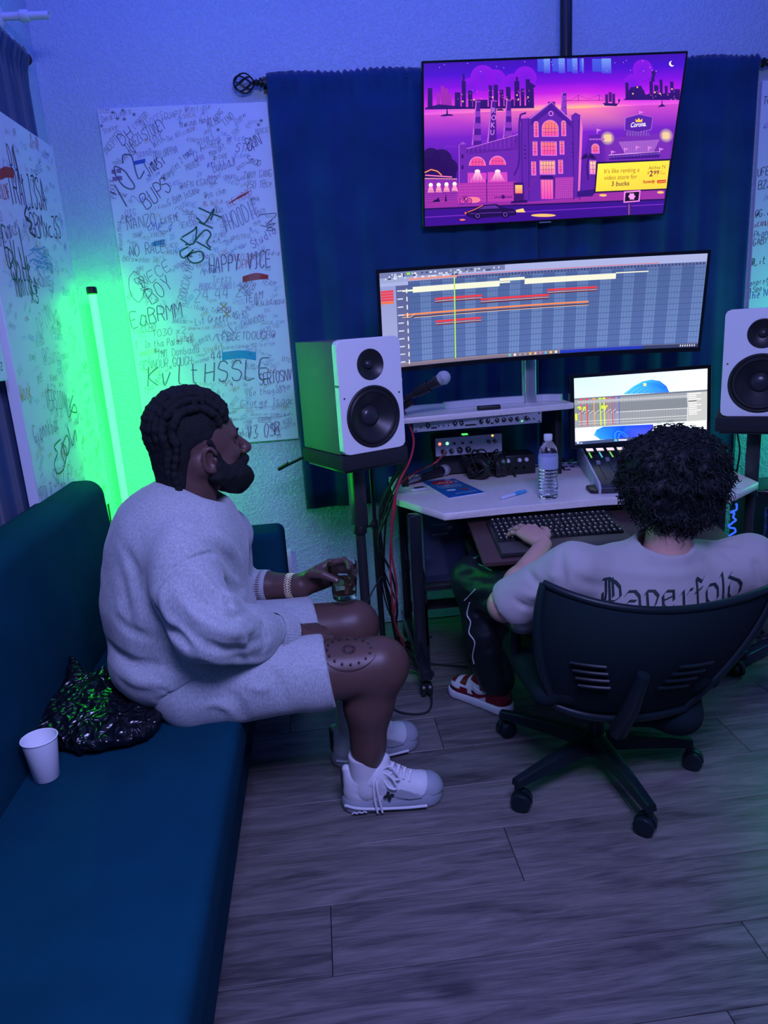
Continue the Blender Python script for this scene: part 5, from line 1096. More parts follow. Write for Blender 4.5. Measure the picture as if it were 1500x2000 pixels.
# ------------------------------------------------------------------ booklet, marker, key fob, picks
q = [at(x, y, 'z', DZ+.002) for x, y in ((823, 941), (887, 935), (947, 962), (877, 973))]; c = sum(q, V())/4
bk = thing('booklet', 'glossy blue booklet with a red oval logo lying on the desk', 'booklet', (c.x, c.y, DZ))
q = [p-c for p in q]
if True:
    g = G(); g.prism([(p.x, p.y) for p in reversed(q)], .0004, .0028); g.build('pages', mat('paper_white', (.7, .72, .75), .5), bk)
    g = G(); g.prism([(p.x, p.y) for p in reversed(q)], .0028, .0038); g.build('cover', mat('cover_blue', (.03, .20, .58), .12, coat=.8), bk)
def bq(u, v): a = q[0].lerp(q[1], u); b = q[3].lerp(q[2], u); p = a.lerp(b, v); return (p.x, p.y, 0)
pr = []
for k in range(24): a_ = 2*pi*k/24; p = bq(.5+.33*cos(a_), .2+.13*sin(a_)); pr.append((p[0], p[1]))
G().prism(pr, .0038, .0041).build('logo_oval', mat('print_red', (.6, .02, .03), .25), bk)
pk = Ink((0, 0, .0039), (1, 0, 0), (0, 1, 0), (0, 0, 1))
p0, p1 = bq(.26, .24), bq(.74, .24); INK['w'] = mat('ink_w', (.8, .82, .85), .4)
pk.text('Jones', p0[0], p0[1], .022, 'w', .004, atan2(p1[1]-p0[1], p1[0]-p0[0]), .2, asp=.85)
for v, u0, u1 in ((.42, .15, .85), (.5, .2, .8), (.86, .3, .9)): a_, b_ = bq(u0, v), bq(u1, v); pk.stroke([a_[:2], b_[:2]], .004, 'w')
for u, v, r_, cl in ((.35, .66, .017, 'w'), (.72, .68, .016, 'r')): p = bq(u, v); pk.stroke([(p[0]-r_, p[1]), (p[0]+r_, p[1])], .022, cl)
for cl, gg in pk.g.items(): gg.build('print', INK[cl], bk)
a, b = at(979, 973, 'z', DZ+.007), at(1027, 959, 'z', DZ+.007); ax_ = b-a; L_ = ax_.length
mk_ = thing('marker_pen', 'blue-capped marker pen lying on the desk by the bottle', 'marker', a); fr = frame((0, 0, 0), ax_)
G().lathe([(.003, 0), (.0062, .003), (.0066, L_*.55)], fr, 16).build('barrel', mat('marker_white', (.55, .6, .75), .35), mk_, smooth=True, angle=50)
G().lathe([(.0068, L_*.53), (.0068, L_*.92), (.0050, L_)], fr, 16).build('cap', mat('marker_blue', (.04, .35, .65), .3), mk_, smooth=True, angle=50)
g = G(); g.M = fr; g.box2((.005, -.002, L_*.55), (.0088, .002, L_*.82)); g.build('clip', _M['marker_blue'], mk_)
c = at(818, 957, 'z', DZ); kf_ = thing('key_fob', 'silver and black car key fob with a ring on the desk corner', 'key', (c.x, c.y, DZ), .25)
kf_.scale = (1.2, 1.25, 1.2)
G().prism(rrect(.062, .030, .012, 5), .0008, .008).build('shell', mat('fob_silver', (.6, .62, .68), .3, metal=.2), kf_, bevel=.002)
G().prism(rrect(.036, .013, .006, 5), .008, .0105).build('button_pad', M_RUB, kf_, bevel=.001)
G().tube([(-.045+.014*cos(k*pi/12), .006+.014*sin(k*pi/12), .0014) for k in range(24)], .0012, 6, closed=True).build('key_ring', M_SIL, kf_, smooth=True)
G().box2((-.085, -.012, .0005), (-.046, -.004, .003)).build('key_blade', M_SIL, kf_)
for k, (x, y) in enumerate(((1098, 906), (1112, 905), (1104, 912), (1118, 912), (1110, 918))):
    c = at(x, y, 'z', DZ); o = G().prism([(.011*cos(a_)*(1-.25*sin(a_)), .010*sin(a_)) for a_ in [i*pi/8 for i in range(16)]], .0003, .0016).build('guitar_pick', M_BLK); o.location = (c.x, c.y, DZ); o.rotation_euler = (0, 0, k)
    tag(o, 'small black pick in the scatter right of the bottle', 'pick', 'black picks scattered by the bottle')
# ------------------------------------------------------------------ fader controller (mixer)
fl_ = at(1168, 948, 'z', DZ+.03); bl_ = at(1127, 868, 'z', DZ+.085)
mx = thing('mixing_controller', 'black fader controller with lit channel strips and pale side cheek', 'mixer', (bl_.x, bl_.y, DZ))
dxy = V((fl_.x-bl_.x, fl_.y-bl_.y, 0)); Ld = dxy.length
a0 = atan2(dxy.y, dxy.x)+pi/2; MF = Matrix.Rotation(a0, 4, 'Z')              # local -y runs to the front edge
side = [(0, 0), (-Ld-.012, 0), (-Ld-.016, .022), (-Ld, .033), (-.02, .088), (0, .088)]
SF = MF @ Matrix(((0, 0, 1, 0), (1, 0, 0, 0), (0, 1, 0, 0), (0, 0, 0, 1)))    # profile (y, z) extruded along x
g = G(); g.prism(side, .008, .40, SF); g.build('body', mat('mixer_black', (.03, .033, .045), .4), mx, bevel=.002)
side2 = [(.003, 0), (-Ld-.02, 0), (-Ld-.024, .026), (-Ld-.002, .040), (-.02, .096), (.003, .096)]
for x in (0, .40): g = G(); g.prism(side2, x, x+.009, SF); g.build('side_cheek', mat('cheek_grey', (.42, .44, .52), .4), mx, bevel=.002)
sl = atan2(.055, Ld-.02); TF = MF @ Matrix.Translation((0, -Ld, .0335)) @ Matrix.Rotation(sl, 4, 'X'); Lt = hypot(.055, Ld-.02)
for k in range(8):
    x = .038+.043*k
    def mb_(a, b, name, m): g = G(); g.M = TF; g.box2(a, b); return g.build(name, m, mx)
    kn = G().lathe([(.0095, 0), (.009, .014), (.007, .016)], TF @ Matrix.Translation((x, Lt*.93, 0)), 16).build('knob', M_RUB, mx, smooth=True)
    mb_((x-.014, Lt*.80, 0), (x+.014, Lt*.86, .002), 'scribble_strip', mat('strip_glow', (.8, .7, .8), .4, emit=(1, .78, .88), es=1.0))
    mb_((x-.012, Lt*.62, 0), (x-.007, Lt*.76, .0015), 'meter', mat('meter_green', (.3, .8, .1), .4, emit=(.25, .9, .15), es=.8) if k != 1 else mat('meter_cyan', (.1, .7, .8), .4, emit=(.1, .7, .9), es=.8))
    mb_((x+.001, Lt*.10, -.0002), (x+.004, Lt*.70, .0008), 'fader_slot', mat('slot_black', (.003, .003, .004), .6))
    y = Lt*(.46+.1*sin(k*2.3)); mb_((x-.005, y-.012, .001), (x+.010, y+.012, .011), 'fader_cap', mat('fader_grey', (.25, .26, .33), .4))
c = at(1185, 958, 'z', DZ); t = thing('graphics_pad', 'flat black controller pad in front of the mixer', 'controller', (c.x+.03, c.y, DZ), -.12)
G().prism(rrect(.20, .095, .02, 5), .0008, .014).build('body', mat('pad_black', (.012, .012, .016), .4), t, bevel=.003)
G().box2((-.06, -.004, .014), (-.02, .028, .0146)).build('display', mat('pad_display', (.1, .1, .3), .3, emit=(.12, .12, .5), es=.8), t)
for k in range(6): G().lathe([(.007, .014), (.006, .0185)], Matrix.Translation((.0+.028*(k % 3), -.02+.035*(k//3), 0)), 14).build('button', mat('button_grey', (.12, .12, .14), .5), t, smooth=True)
# ------------------------------------------------------------------ cables
M_RED = mat('cable_red', (.45, .03, .05), .4)
def cable(name, label, pts, r, m, group=None):
    o = G().tube(spline(pts, 8), r, 8).build(name, m, None, smooth=True); return tag(o, label, 'cable', group)
def cp(x, y, d_): return at(x, y, 'y', d_)
cable('cable', 'red cable curving down beside the left speaker and along its stand', [cp(786, 795, 2.93), cp(800, 830, 2.80), cp(808, 862, 2.72), cp(800, 900, 2.66), cp(778, 945, 2.62), cp(767, 1000, 2.60), cp(765, 1080, 2.62), cp(775, 1150, 2.66), cp(770, 1210, 2.72), cp(790, 1262, 2.78)], .0042, M_RED)
cable('cable', 'red cable running from the interface across the desk edge', [V((IX-.10, 2.985, IZ+.02)), cp(848, 905, 2.74), at(815, 921, 'z', DZ+.02), cp(780, 946, 2.66), cp(771, 990, 2.60), cp(762, 1090, 2.64), cp(768, 1200, 2.72)], .0040, M_RED)
rr = random.Random(5)
base = [(795, 905), (772, 945), (752, 1000), (748, 1060), (757, 1120), (768, 1180), (775, 1230), (790, 1262)]
for k in range(7):
    pts = []
    for i, (x, y) in enumerate(base): pts.append(cp(x+rr.uniform(-9, 9)*(1 if 0 < i < 6 else .5)-k*1.0, y+rr.uniform(-6, 6), 2.70+.012*k+.02*i+ (0 if i < 6 else .0)))
    pts[-1].z = max(pts[-1].z, .012)
    e = pts[-1]; pts.append(V((e.x+rr.uniform(-.05, .12), e.y+rr.uniform(-.12, .1), .006))); pts.append(V((e.x+rr.uniform(-.1, .25), e.y+rr.uniform(-.2, .15), .006)))
    cable('cable', 'thin black cable in the bundle hanging between speaker stand and desk', pts, .0034 if k % 2 else .0045, M_RUB, 'black cables hanging beside the speaker stand')
cable('cable', 'black cable looping on the floor at the left desk caster', [cp(815, 1290, 2.62), V((.33, 2.46, .03)), V((.30, 2.36, .006)), V((.20, 2.38, .006)), V((.15, 2.50, .006))], .0035, M_RUB)
cable('cable', 'black cable swinging out left of the speaker stand above the knee', [cp(757, 1130, 2.66), cp(745, 1128, 2.64), cp(725, 1160, 2.60), cp(712, 1200, 2.58), cp(706, 1240, 2.60)], .003, M_RUB)
cable('cable', 'black cable lying on the desk behind the bottle', [V((.80, 2.93, DZ+.006)), at(985, 905, 'z', DZ+.005), at(1030, 912, 'z', DZ+.005), at(1085, 905, 'z', DZ+.005), V((1.03, 2.98, DZ+.006))], .004, M_RUB)
cable('cable', 'black cable coiled on the desk between bottle and mixer', [at(1085, 898, 'z', DZ+.006), at(1110, 900, 'z', DZ+.006), at(1125, 892, 'z', DZ+.006), at(1105, 884, 'z', DZ+.006), at(1080, 888, 'z', DZ+.006), at(1100, 896, 'z', DZ+.012)], .004, M_RUB)
cable('cable', 'black cable hanging below the right speaker', [cp(1440, 845, 3.0), cp(1445, 880, 2.98), cp(1438, 930, 2.95), cp(1432, 990, 2.92)], .004, M_RUB)
cable('cable', 'thicker black cable hanging left of the right speaker stand', [cp(1432, 845, 3.02), cp(1430, 880, 3.0), cp(1418, 930, 2.97)], .006, M_RUB)
# ------------------------------------------------------------------ right-hand side: lit tower, LED cable, plug table, stand foot
M_BLUE = mat('blue_glow', (.03, .08, .9), .4, emit=(.03, .09, 1.0), es=1.6)
t = thing('tower_computer', 'computer tower glowing blue at the right picture edge', 'computer', (1.96, 2.90, .0))
G().box2((-.10, -.2, .03), (.12, .2, .585)).build('case', mat('tower_black', (.015, .018, .03), .3), t, bevel=.004)
G().box2((-.085, -.2035, .10), (.105, -.2, .56)).build('lit_front', mat('tower_lit', (.02, .05, .35), .3, emit=(.01, .035, .42), es=1.0), t)
for z in (.53, .47, .40): G().tube([(-.06, -.206, z-.025), (.0, -.206, z-.025), (.0, -.206, z+.02), (-.06, -.206, z+.02)], .003, 6, closed=True).build('led_outline', M_BLUE, t)
for x in (-.08, .1):
    for y in (-.17, .17): G().lathe([(.018, 0), (.015, .032)], Matrix.Translation((x, y, 0)), 14).build('foot', M_RUB, t, smooth=True)
pts = []; rr = random.Random(12)
for k in range(16): pts.append(cp(1438-k*.7+5*sin(k*1.1)+rr.uniform(-4, 4), 984+k*4.2+rr.uniform(-3, 3), 2.86+rr.uniform(-.02, .02)))
tag(G().tube(spline(pts, 4), .0042, 8).build('led_cable', M_BLUE, smooth=True), 'kinked blue glowing cable hanging right of the desk', 'cable')
a = at(1455, 968, 'z', .62)
t = thing('side_table', 'small dark side table at the right edge holding an orange plug', 'table', (1.99, 2.56, 0))
G().box2((-.17, -.12, .598), (.2, .12, .615)).build('tabletop', mat('dark_top', (.03, .08, .06), .4), t, bevel=.002)
for x in (-.15, .18):
    for y in (-.1, .1): G().box2((x-.01, y-.01, 0), (x+.01, y+.01, .598)).build('leg', M_BLK, t)
c = V((1.865, 2.52, .632))
t = thing('cable_plug', 'orange and pale cable plug lying on the side table at the right edge', 'plug', c)
G().lathe([(.004, 0), (.011, .008), (.015, .03), (.013, .055)], frame((-.03, 0, 0), (1, .1, .02)), 16).build('orange_shell', mat('orange_plastic', (.75, .18, .05), .4), t, smooth=True)
G().tube([(.02, 0, 0), (.08, .02, 0), (.14, .06, -.01)], .012, 10).build('sleeve', mat('pale_green', (.4, .5, .35), .5), t, smooth=True)
G().cyl((-.062, 0, 0), (-.028, 0, 0), .0022).build('tip', M_SIL, t, smooth=True)
t = thing('keyboard_stand', 'flat black steel stand base on the floor lower right, reflecting blue', 'stand', (0, 0, 0))
M_STB = mat('stand_gloss', (.02, .025, .05), .16, spec=.8)
a, b, c_, d_ = at(1408, 1262, 'z', .05), at(1500, 1206, 'z', .05), at(1423, 1290, 'z', .05), at(1500, 1252, 'z', .05)
for p, q_ in ((a, a+(b-a)*2.2), (c_, c_+(d_-c_)*2.6), (a, c_)):
    dd = (q_-p); L_ = dd.length; F_ = frame(p, (0, 0, 1), dd); g = G(); g.M = F_; g.box2((-.02, -.02, -.045), (L_+.02, .02, .0)); g.build('base_bar', M_STB, t, bevel=.003)
g = G(); g.M = Matrix.Translation(a.lerp(b, .9)); g.box2((-.02, -.02, 0), (.02, .02, .5)); g.build('upright', M_STB, t, bevel=.003)
cable('cable', 'black cable looped over the stand base lower right', [V((1.60, 2.62, .30)), at(1478, 1215, 'z', .08), at(1490, 1235, 'z', .055), at(1470, 1258, 'z', .055), at(1425, 1250, 'z', .055), at(1400, 1228, 'z', .08), V((1.52, 2.72, .35))], .005, M_RUB)
# ------------------------------------------------------------------ continuous body surfaces: blended round cones and ellipsoids, meshed
def _n3(x, y, z, f, s=0.0):
    return (np.sin(x*f+1.3*s+np.sin(y*f*.8+s))+np.sin(y*f*1.1+2.1*s+np.sin(z*f*.9+s*1.7))+np.sin(z*f*.95+.7*s+np.sin(x*f*1.2+s*.6)))/3
class Sdf:
    def __init__(s, h): s.h = h; s.ops = []; s.post = []
    def cone(s, a, b, ra, rb=None, k=.02, sub=False):
        rb = ra if rb is None else rb; a, b = np.array(a, float), np.array(b, float)
        def f(P):
            ba = b-a; pa = P-a; t = np.clip((pa@ba)/max(ba@ba, 1e-12), 0, 1); q = pa-t[..., None]*ba
            return np.sqrt((q*q).sum(-1))-(ra+(rb-ra)*t)
        r = max(ra, rb); s.ops.append((f, np.minimum(a, b)-r, np.maximum(a, b)+r, k, sub)); return s
    def chain(s, pts, rs, k=.02):
        for i in range(len(pts)-1): s.cone(pts[i], pts[i+1], rs[i], rs[i+1], k)
        return s
    def ell(s, c, r, R=None, k=.02, sub=False):
        c = np.array(c, float); r = np.array(r, float); M = np.array(R.to_3x3() if R is not None else Matrix.Identity(3), float)
        def f(P):
            q = (P-c)@M; k0 = np.sqrt(((q/r)**2).sum(-1)); k1 = np.sqrt(((q/(r*r))**2).sum(-1)); return k0*(k0-1)/np.maximum(k1, 1e-9)
        m = r.max(); s.ops.append((f, c-m, c+m, k, sub)); return s
    def cut(s, p, n, lo=None, hi=None, k=.0):
        """remove everything on the +n side of the plane, inside the box lo-hi"""
        p, n = np.array(p, float), np.array(V(n).normalized(), float); s.post.append(('cut', p, n, lo, hi)); return s
    def fold(s, pts, amp, w, n=6):
        """a soft crease (amp<0) or ridge (amp>0) along a curve"""
        q = np.array([tuple(p) for p in spline(pts, n)]) if len(pts) > 2 else np.array([tuple(p) for p in pts], float); s.post.append(('fold', q, amp, w)); return s
    def pfold(s, pts, amp, w):
        """crease measured along photo pixels, laid on the surface that lies there"""
        s.post.append(('pfold', pts, amp, w)); return s
    def disp(s, fn): s.post.append(('fn', fn)); return s
    def mesh(s):
        h = s.h; add = [o for o in s.ops if not o[4]]
        lo = np.min([o[1] for o in add], 0)-4*h; hi = np.max([o[2] for o in add], 0)+4*h
        n = np.ceil((hi-lo)/h).astype(int)+1; D = np.full(n, .12, np.float32)
        ax = [lo[i]+h*np.arange(n[i]) for i in range(3)]
        def block(a, b):
            i0 = np.clip(np.floor((a-lo)/h).astype(int), 0, n-1); i1 = np.clip(np.ceil((b-lo)/h).astype(int)+1, 1, n)
            if (i1 <= i0).any(): return None, None
            sl = tuple(slice(i0[i], i1[i]) for i in range(3)); P = np.stack(np.meshgrid(*[ax[i][sl[i]] for i in range(3)], indexing='ij'), -1); return sl, P
        for f, a, b, k, sub in s.ops:
            sl, P = block(a-k-.035, b+k+.035)
            if sl is None: continue
            d = f(P).astype(np.float32); c = D[sl]
            if sub: c = -c
            if k > 0:
                hh = np.maximum(k-np.abs(c-d), 0)/k; m = np.minimum(c, d)-hh*hh*k*.25
            else: m = np.minimum(c, d)
            D[sl] = -m if sub else m
        for o in s.post:
            if o[0] == 'cut':
                _, p, nn, a, b = o; sl, P = block(np.array(a if a is not None else lo, float), np.array(b if b is not None else hi, float))
                if sl is not None: D[sl] = np.maximum(D[sl], ((P-p)@nn).astype(np.float32))
            elif o[0] in ('fold', 'pfold'):
                _, q, amp, w = o
                if o[0] == 'pfold':
                    hit = []; cp_ = np.array((0, 0, CH))
                    for (px_, py_) in q:
                        d = CR*((px_-750)/FPX)-CU*((py_-1000)/FPX)+CF; d = np.array(d.normalized()); t = np.arange(.8, 3.4, h*.5); X = cp_+d*t[:, None]; J = np.round((X-lo)/h).astype(int)
                        ok = ((J >= 0) & (J < n)).all(1); J = np.clip(J, 0, n-1); ins = ok & (D[J[:, 0], J[:, 1], J[:, 2]] < 0)
                        if ins.any(): hit.append(tuple(X[ins.argmax()]))
                    if len(hit) < 2: continue
                    q = np.array([tuple(p) for p in spline(hit, 5)]) if len(hit) > 2 else np.array(hit)
                sl, P = block(q.min(0)-2.4*w, q.max(0)+2.4*w)
                if sl is None: continue
                best = np.full(P.shape[:3], 1e9); taper = np.zeros(P.shape[:3]); m = len(q)-1
                for i in range(m):
                    ba = q[i+1]-q[i]; pa = P-q[i]; t = np.clip((pa@ba)/max(ba@ba, 1e-12), 0, 1); e = pa-t[..., None]*ba; dd = (e*e).sum(-1); u = (i+t)/m
                    better = dd < best; best = np.where(better, dd, best); taper = np.where(better, np.sin(pi*np.clip(u, .04, .96)), taper)
                D[sl] -= (amp*np.exp(-best/(w*w))*taper).astype(np.float32)
            else:
                m = np.abs(D) < .05; I = np.nonzero(m); P = np.stack([ax[i][I[i]] for i in range(3)], -1); D[m] += o[1](P).astype(np.float32)
        return nets(D, lo, h)
def nets(D, lo, h):
    S = D < 0; n = np.array(D.shape); c = n-1
    cnt = np.zeros(c, np.int8)
    for dx in (0, 1):
        for dy in (0, 1):
            for dz in (0, 1): cnt += S[dx:dx+c[0], dy:dy+c[1], dz:dz+c[2]]
    I = np.nonzero((cnt > 0) & (cnt < 8)); idx = -np.ones(c, np.int64); idx[I] = np.arange(len(I[0])); B = np.stack(I, -1)
    acc = np.zeros((len(B), 3)); num = np.zeros(len(B)); off = [(x, y, z) for x in (0, 1) for y in (0, 1) for z in (0, 1)]
    val = {o: D[B[:, 0]+o[0], B[:, 1]+o[1], B[:, 2]+o[2]].astype(float) for o in off}
    for o in off:
        for a in range(3):
            if o[a] == 0:
                p = list(o); p[a] = 1; v0, v1 = val[o], val[tuple(p)]; m = (v0 < 0) != (v1 < 0)
                t = np.where(m, v0/np.where(m, v0-v1, 1), 0); q = np.array(o, float)[None].repeat(len(B), 0); q[:, a] = t
                acc += q*m[:, None]; num += m
    Vt = lo+(B+acc/num[:, None])*h; F = []
    for a in range(3):
        b, d = (a+1) % 3, (a+2) % 3; s0 = [slice(None)]*3; s1 = [slice(None)]*3; s0[a] = slice(0, -1); s1[a] = slice(1, None)
        X = S[tuple(s0)] != S[tuple(s1)]; J = np.stack(np.nonzero(X), -1)
        ok = (J[:, b] > 0) & (J[:, d] > 0) & (J[:, b] < c[b]) & (J[:, d] < c[d]); J = J[ok]; ins = S[J[:, 0], J[:, 1], J[:, 2]]
        def cell(db, dd): q = J.copy(); q[:, b] += db; q[:, d] += dd; return idx[q[:, 0], q[:, 1], q[:, 2]]
        Q = np.stack([cell(-1, -1), cell(0, -1), cell(0, 0), cell(-1, 0)], -1); Q[~ins] = Q[~ins][:, ::-1]; F.append(Q[(Q >= 0).all(1)])
    return Vt, np.concatenate(F)
def relax(vt, F, it, lam=.5):
    E = np.concatenate([F[:, [i, (i+1) % 4]] for i in range(4)]); E = np.concatenate([E, E[:, ::-1]])
    for _ in range(it):
        a = np.zeros_like(vt); np.add.at(a, E[:, 0], vt[E[:, 1]]); n = np.bincount(E[:, 0], minlength=len(vt))[:, None]; vt = vt+lam*(a/np.maximum(n, 1)-vt)
    return vt
def sdf_obj(name, sdfs, m, parent, smooth_it=1, **pr):
    """one object from one or several fields (the seams of several lie under clothing)"""
    vs, fs, mi, o = [], [], [], 0; mats = m if isinstance(m, (list, tuple)) else [m]
    for i, s in enumerate(sdfs if isinstance(sdfs, (list, tuple)) else [sdfs]):
        v, f = s.mesh(); v = relax(v, f, smooth_it); vs.append(v); fs.append(f+o); o += len(v)
    v = np.concatenate(vs); f = np.concatenate(fs); loc = np.array(parent.location) if parent else np.zeros(3); v = v-loc
    me = bpy.data.meshes.new(name); me.vertices.add(len(v)); me.vertices.foreach_set('co', v.astype(np.float32).ravel())
    me.loops.add(f.size); me.loops.foreach_set('vertex_index', f.astype(np.int32).ravel()); me.polygons.add(len(f)); me.polygons.foreach_set('loop_start', np.arange(0, f.size, 4, dtype=np.int32))
    me.update(calc_edges=True); me.polygons.foreach_set('use_smooth', np.ones(len(f), bool))
    for q in mats: me.materials.append(q)
    return link(name, me, parent, **pr)
def curls(g, roots, rnd, L, r, amp, turns, grav=0.0, seg=9, n=4):
    """locks of hair: short wavy tubes growing out of the scalp (point, direction)"""
    for p, d in roots:
        p, d = V(p), V(d).normalized(); s = d.orthogonal().normalized(); s.rotate(Matrix.Rotation(rnd.uniform(0, 6.3), 3, d)); t = d.cross(s); ph = rnd.uniform(0, 6.3); l = L*rnd.uniform(.6, 1.25); pts = []; tr = turns*rnd.uniform(.6, 1.3)
        for i in range(seg):
            u = i/(seg-1); a = ph+2*pi*tr*u; q = p+d*(l*u*(1-.35*u))+s*(amp*cos(a)*u**.5)+t*(amp*sin(a)*u**.5)+V((0, 0, -grav*l*u*u)); pts.append(q)
        g.tube(pts, [r*(1-.65*i/(seg-1)) for i in range(seg)], n)
# ------------------------------------------------------------------ bearded man on the sofa, glass on his far knee
M_SKIN1 = mat('dark_skin', (.105, .055, .046), .42, spec=.45, bump=.25, bscale=350, bdist=.0008, var=.10, vscale=14)
M_HAIR1 = mat('black_hair', (.008, .009, .010), .6, spec=.3, bump=1.0, bscale=420, bdist=.003)
def heather(name, c, sc=260):
    m = mat(name, c, .9, spec=.15, sheen=.25); nt = m.node_tree; b = nt.nodes['Principled BSDF']; N = nt.nodes.new; L = nt.links
    tc = N('ShaderNodeTexCoord'); mp = N('ShaderNodeMapping'); mp.inputs['Scale'].default_value = (1, 1, .35); mp.inputs['Rotation'].default_value = (.3, .5, 0); L.new(tc.outputs['Object'], mp.inputs[0])
    n = N('ShaderNodeTexNoise'); n.inputs['Scale'].default_value = sc; n.inputs['Detail'].default_value = 3; L.new(mp.outputs[0], n.inputs[0])
    r = N('ShaderNodeMapRange'); r.inputs[1].default_value = .3; r.inputs[2].default_value = .7; r.inputs[3].default_value = .78; r.inputs[4].default_value = 1.18; L.new(n.outputs[0], r.inputs[0])
    v = N('ShaderNodeVectorMath'); v.operation = 'SCALE'; v.inputs[0].default_value = c; L.new(r.outputs[0], v.inputs['Scale']); L.new(v.outputs[0], b.inputs['Base Color'])
    bp = N('ShaderNodeBump'); bp.inputs['Strength'].default_value = .25; bp.inputs['Distance'].default_value = .0008; L.new(n.outputs[0], bp.inputs['Height']); L.new(bp.outputs[0], b.inputs['Normal'])
    return m
M_SWEAT = heather('heather_sweat_fabric', (.41, .44, .46))
base1 = V((-.40, 1.95, .402))
man = thing('person', 'bearded man in light grey sweatshirt and shorts sitting on the sofa, holding a glass', 'person', base1)
W3 = lambda x, y, z: np.array((x, y, z), float)
A3 = lambda px_, py_, y_: np.array(at(px_, py_, 'y', y_))
HN, HF = W3(-.40, 1.85, .470), W3(-.41, 2.09, .480)
KN, KFr = A3(742, 1300, 1.87), A3(690, 1222, 2.16)
AN, AF = A3(714, 1508, 1.885), A3(688, 1432, 2.13)
HC = A3(392, 872, 2.00)                                          # head centre
SN, SF_ = A3(352, 1085, 1.79), A3(440, 1040, 2.17)
EN, WN = A3(385, 1225, 1.70), A3(550, 1236, 1.895)
EF, WF = A3(455, 1145, 2.26), A3(588, 1144, 2.19)
# --- limbs
legs = Sdf(.006)
for H_, K_, A_ in ((HN, KN, AN), (HF, KFr, AF)):
    d = (A_-K_); up = W3(0, 0, 1)
    legs.cone(H_, H_+(K_-H_)*.55, .098, .088, .03); legs.cone(H_+(K_-H_)*.55, K_-W3(.012, 0, .0), .088, .079, .03); legs.ell(K_+W3(.004, 0, .004), (.080, .072, .078), k=.02)
    legs.cone(K_+W3(-.005, 0, -.02), K_+d*.35+W3(-.018, 0, 0), .070, .068, .025); legs.cone(K_+d*.35+W3(-.018, 0, 0), K_+d*.75+W3(-.004, 0, 0), .068, .048, .025); legs.cone(K_+d*.72, A_, .047, .040, .02)
    legs.ell(A_+W3(0, .034, .0), (.014, .012, .016), k=.012); legs.ell(A_+W3(0, -.034, .0), (.014, .012, .016), k=.012)
    legs.cone(A_, A_+W3(.005, 0, -.05), .038, .036, .02); legs.cone(A_+W3(.005, 0, -.05), W3(A_[0]+.14, A_[1]+.0, .045), .028, .016, .02)
# --- torso (mostly under the sweatshirt), neck and head in finer cells
PEL = W3(-.43, 1.965, .56); CH_ = W3(-.385, 1.975, .86)
body = Sdf(.010); body.ell(PEL, (.15, .18, .14)); body.cone(PEL, CH_, .14, .11, .06); body.cone(CH_, SN+W3(.03, .06, 0), .08, .05, .04); body.cone(CH_, SF_-W3(.02, .05, 0), .08, .05, .04)
yaw = radians(24); HX = np.array((cos(yaw), sin(yaw), .05)); HX /= np.linalg.norm(HX); HY = np.cross((0.03, 0, 1), HX); HY /= np.linalg.norm(HY); HZ = np.cross(HX, HY)
HR = Matrix(((HX[0], HY[0], HZ[0]), (HX[1], HY[1], HZ[1]), (HX[2], HY[2], HZ[2]))).to_4x4()
sc = 1.10
def hp_(x, y, z): return HC+(HX*x+HY*y+HZ*z)*sc
head = Sdf(.0032)
NB = A3(362, 985, 1.98)
head.cone(NB+W3(-.005, 0, -.06), hp_(-.035, 0, -.05), .080, .072, .03); head.cone(NB+W3(-.01, 0, -.10), NB+W3(-.01, 0, -.045), .07, .07, .04)
head.ell(hp_(-.012, 0, .030), np.array((.098, .077, .090))*sc, HR, .02); head.ell(hp_(.030, 0, -.018), np.array((.062, .060, .085))*sc, HR, .03)
head.ell(hp_(.045, 0, -.070), np.array((.040, .044, .034))*sc, HR, .03); head.ell(hp_(.060, 0, -.090), np.array((.020, .022, .016))*sc, HR, .02)
for s_ in (-1, 1):
    head.cone(hp_(.035, .052*s_, -.055), hp_(-.020, .060*s_, -.035), .020*sc, .024*sc, .03)                 # jaw angle
    head.ell(hp_(.062, .040*s_, -.022), np.array((.022, .020, .018))*sc, HR, .02)                           # cheek bone
    head.cone(hp_(.083, .012*s_, .022), hp_(.072, .045*s_, .024), .010*sc, .009*sc, .014)                   # brow
    head.ell(hp_(.078, .031*s_, .004), np.array((.016, .017, .011))*sc, HR, .008, sub=True)
    head.ell(hp_(.068, .031*s_, .003), np.array((.0135, .0135, .0115))*sc, HR, .002)                        # eyeball with lids
    head.cone(hp_(.078, .018*s_, .010), hp_(.074, .044*s_, .007), .0042*sc, .0036*sc, .004)
    head.ell(hp_(.103, .012*s_, -.030), np.array((.009, .008, .008))*sc, HR, .008)                          # nostril wing
    ec = hp_(-.004, .076*s_, -.022)                                                                         # ear
    head.ell(ec, np.array((.017, .007, .028))*sc, HR, .006)
    for i in range(11):                                                                                     # helix rim
        q = lambda a: ec+HY*s_*.010*sc+(HX*(-.0165*cos(radians(a)))+HZ*(.029*sin(radians(a))))*sc
        head.cone(q(-75+21*i), q(-75+21*(i+1)), .0042*sc, .0042*sc, .004)
    head.ell(ec+HY*s_*.009+HX*.001, np.array((.0095, .007, .018))*sc, HR, .003, sub=True)
    head.ell(ec+HZ*-.027*sc+HX*.004+HY*s_*.005, np.array((.0085, .006, .009))*sc, HR, .006)
    head.ell(ec+HX*.013*sc+HY*s_*.006-HZ*.004, np.array((.005, .005, .008))*sc, HR, .004)
head.cone(hp_(.086, 0, .012), hp_(.116, 0, -.022), .0095*sc, .0125*sc, .010); head.ell(hp_(.112, 0, -.026), np.array((.012, .013, .011))*sc, HR, .008)
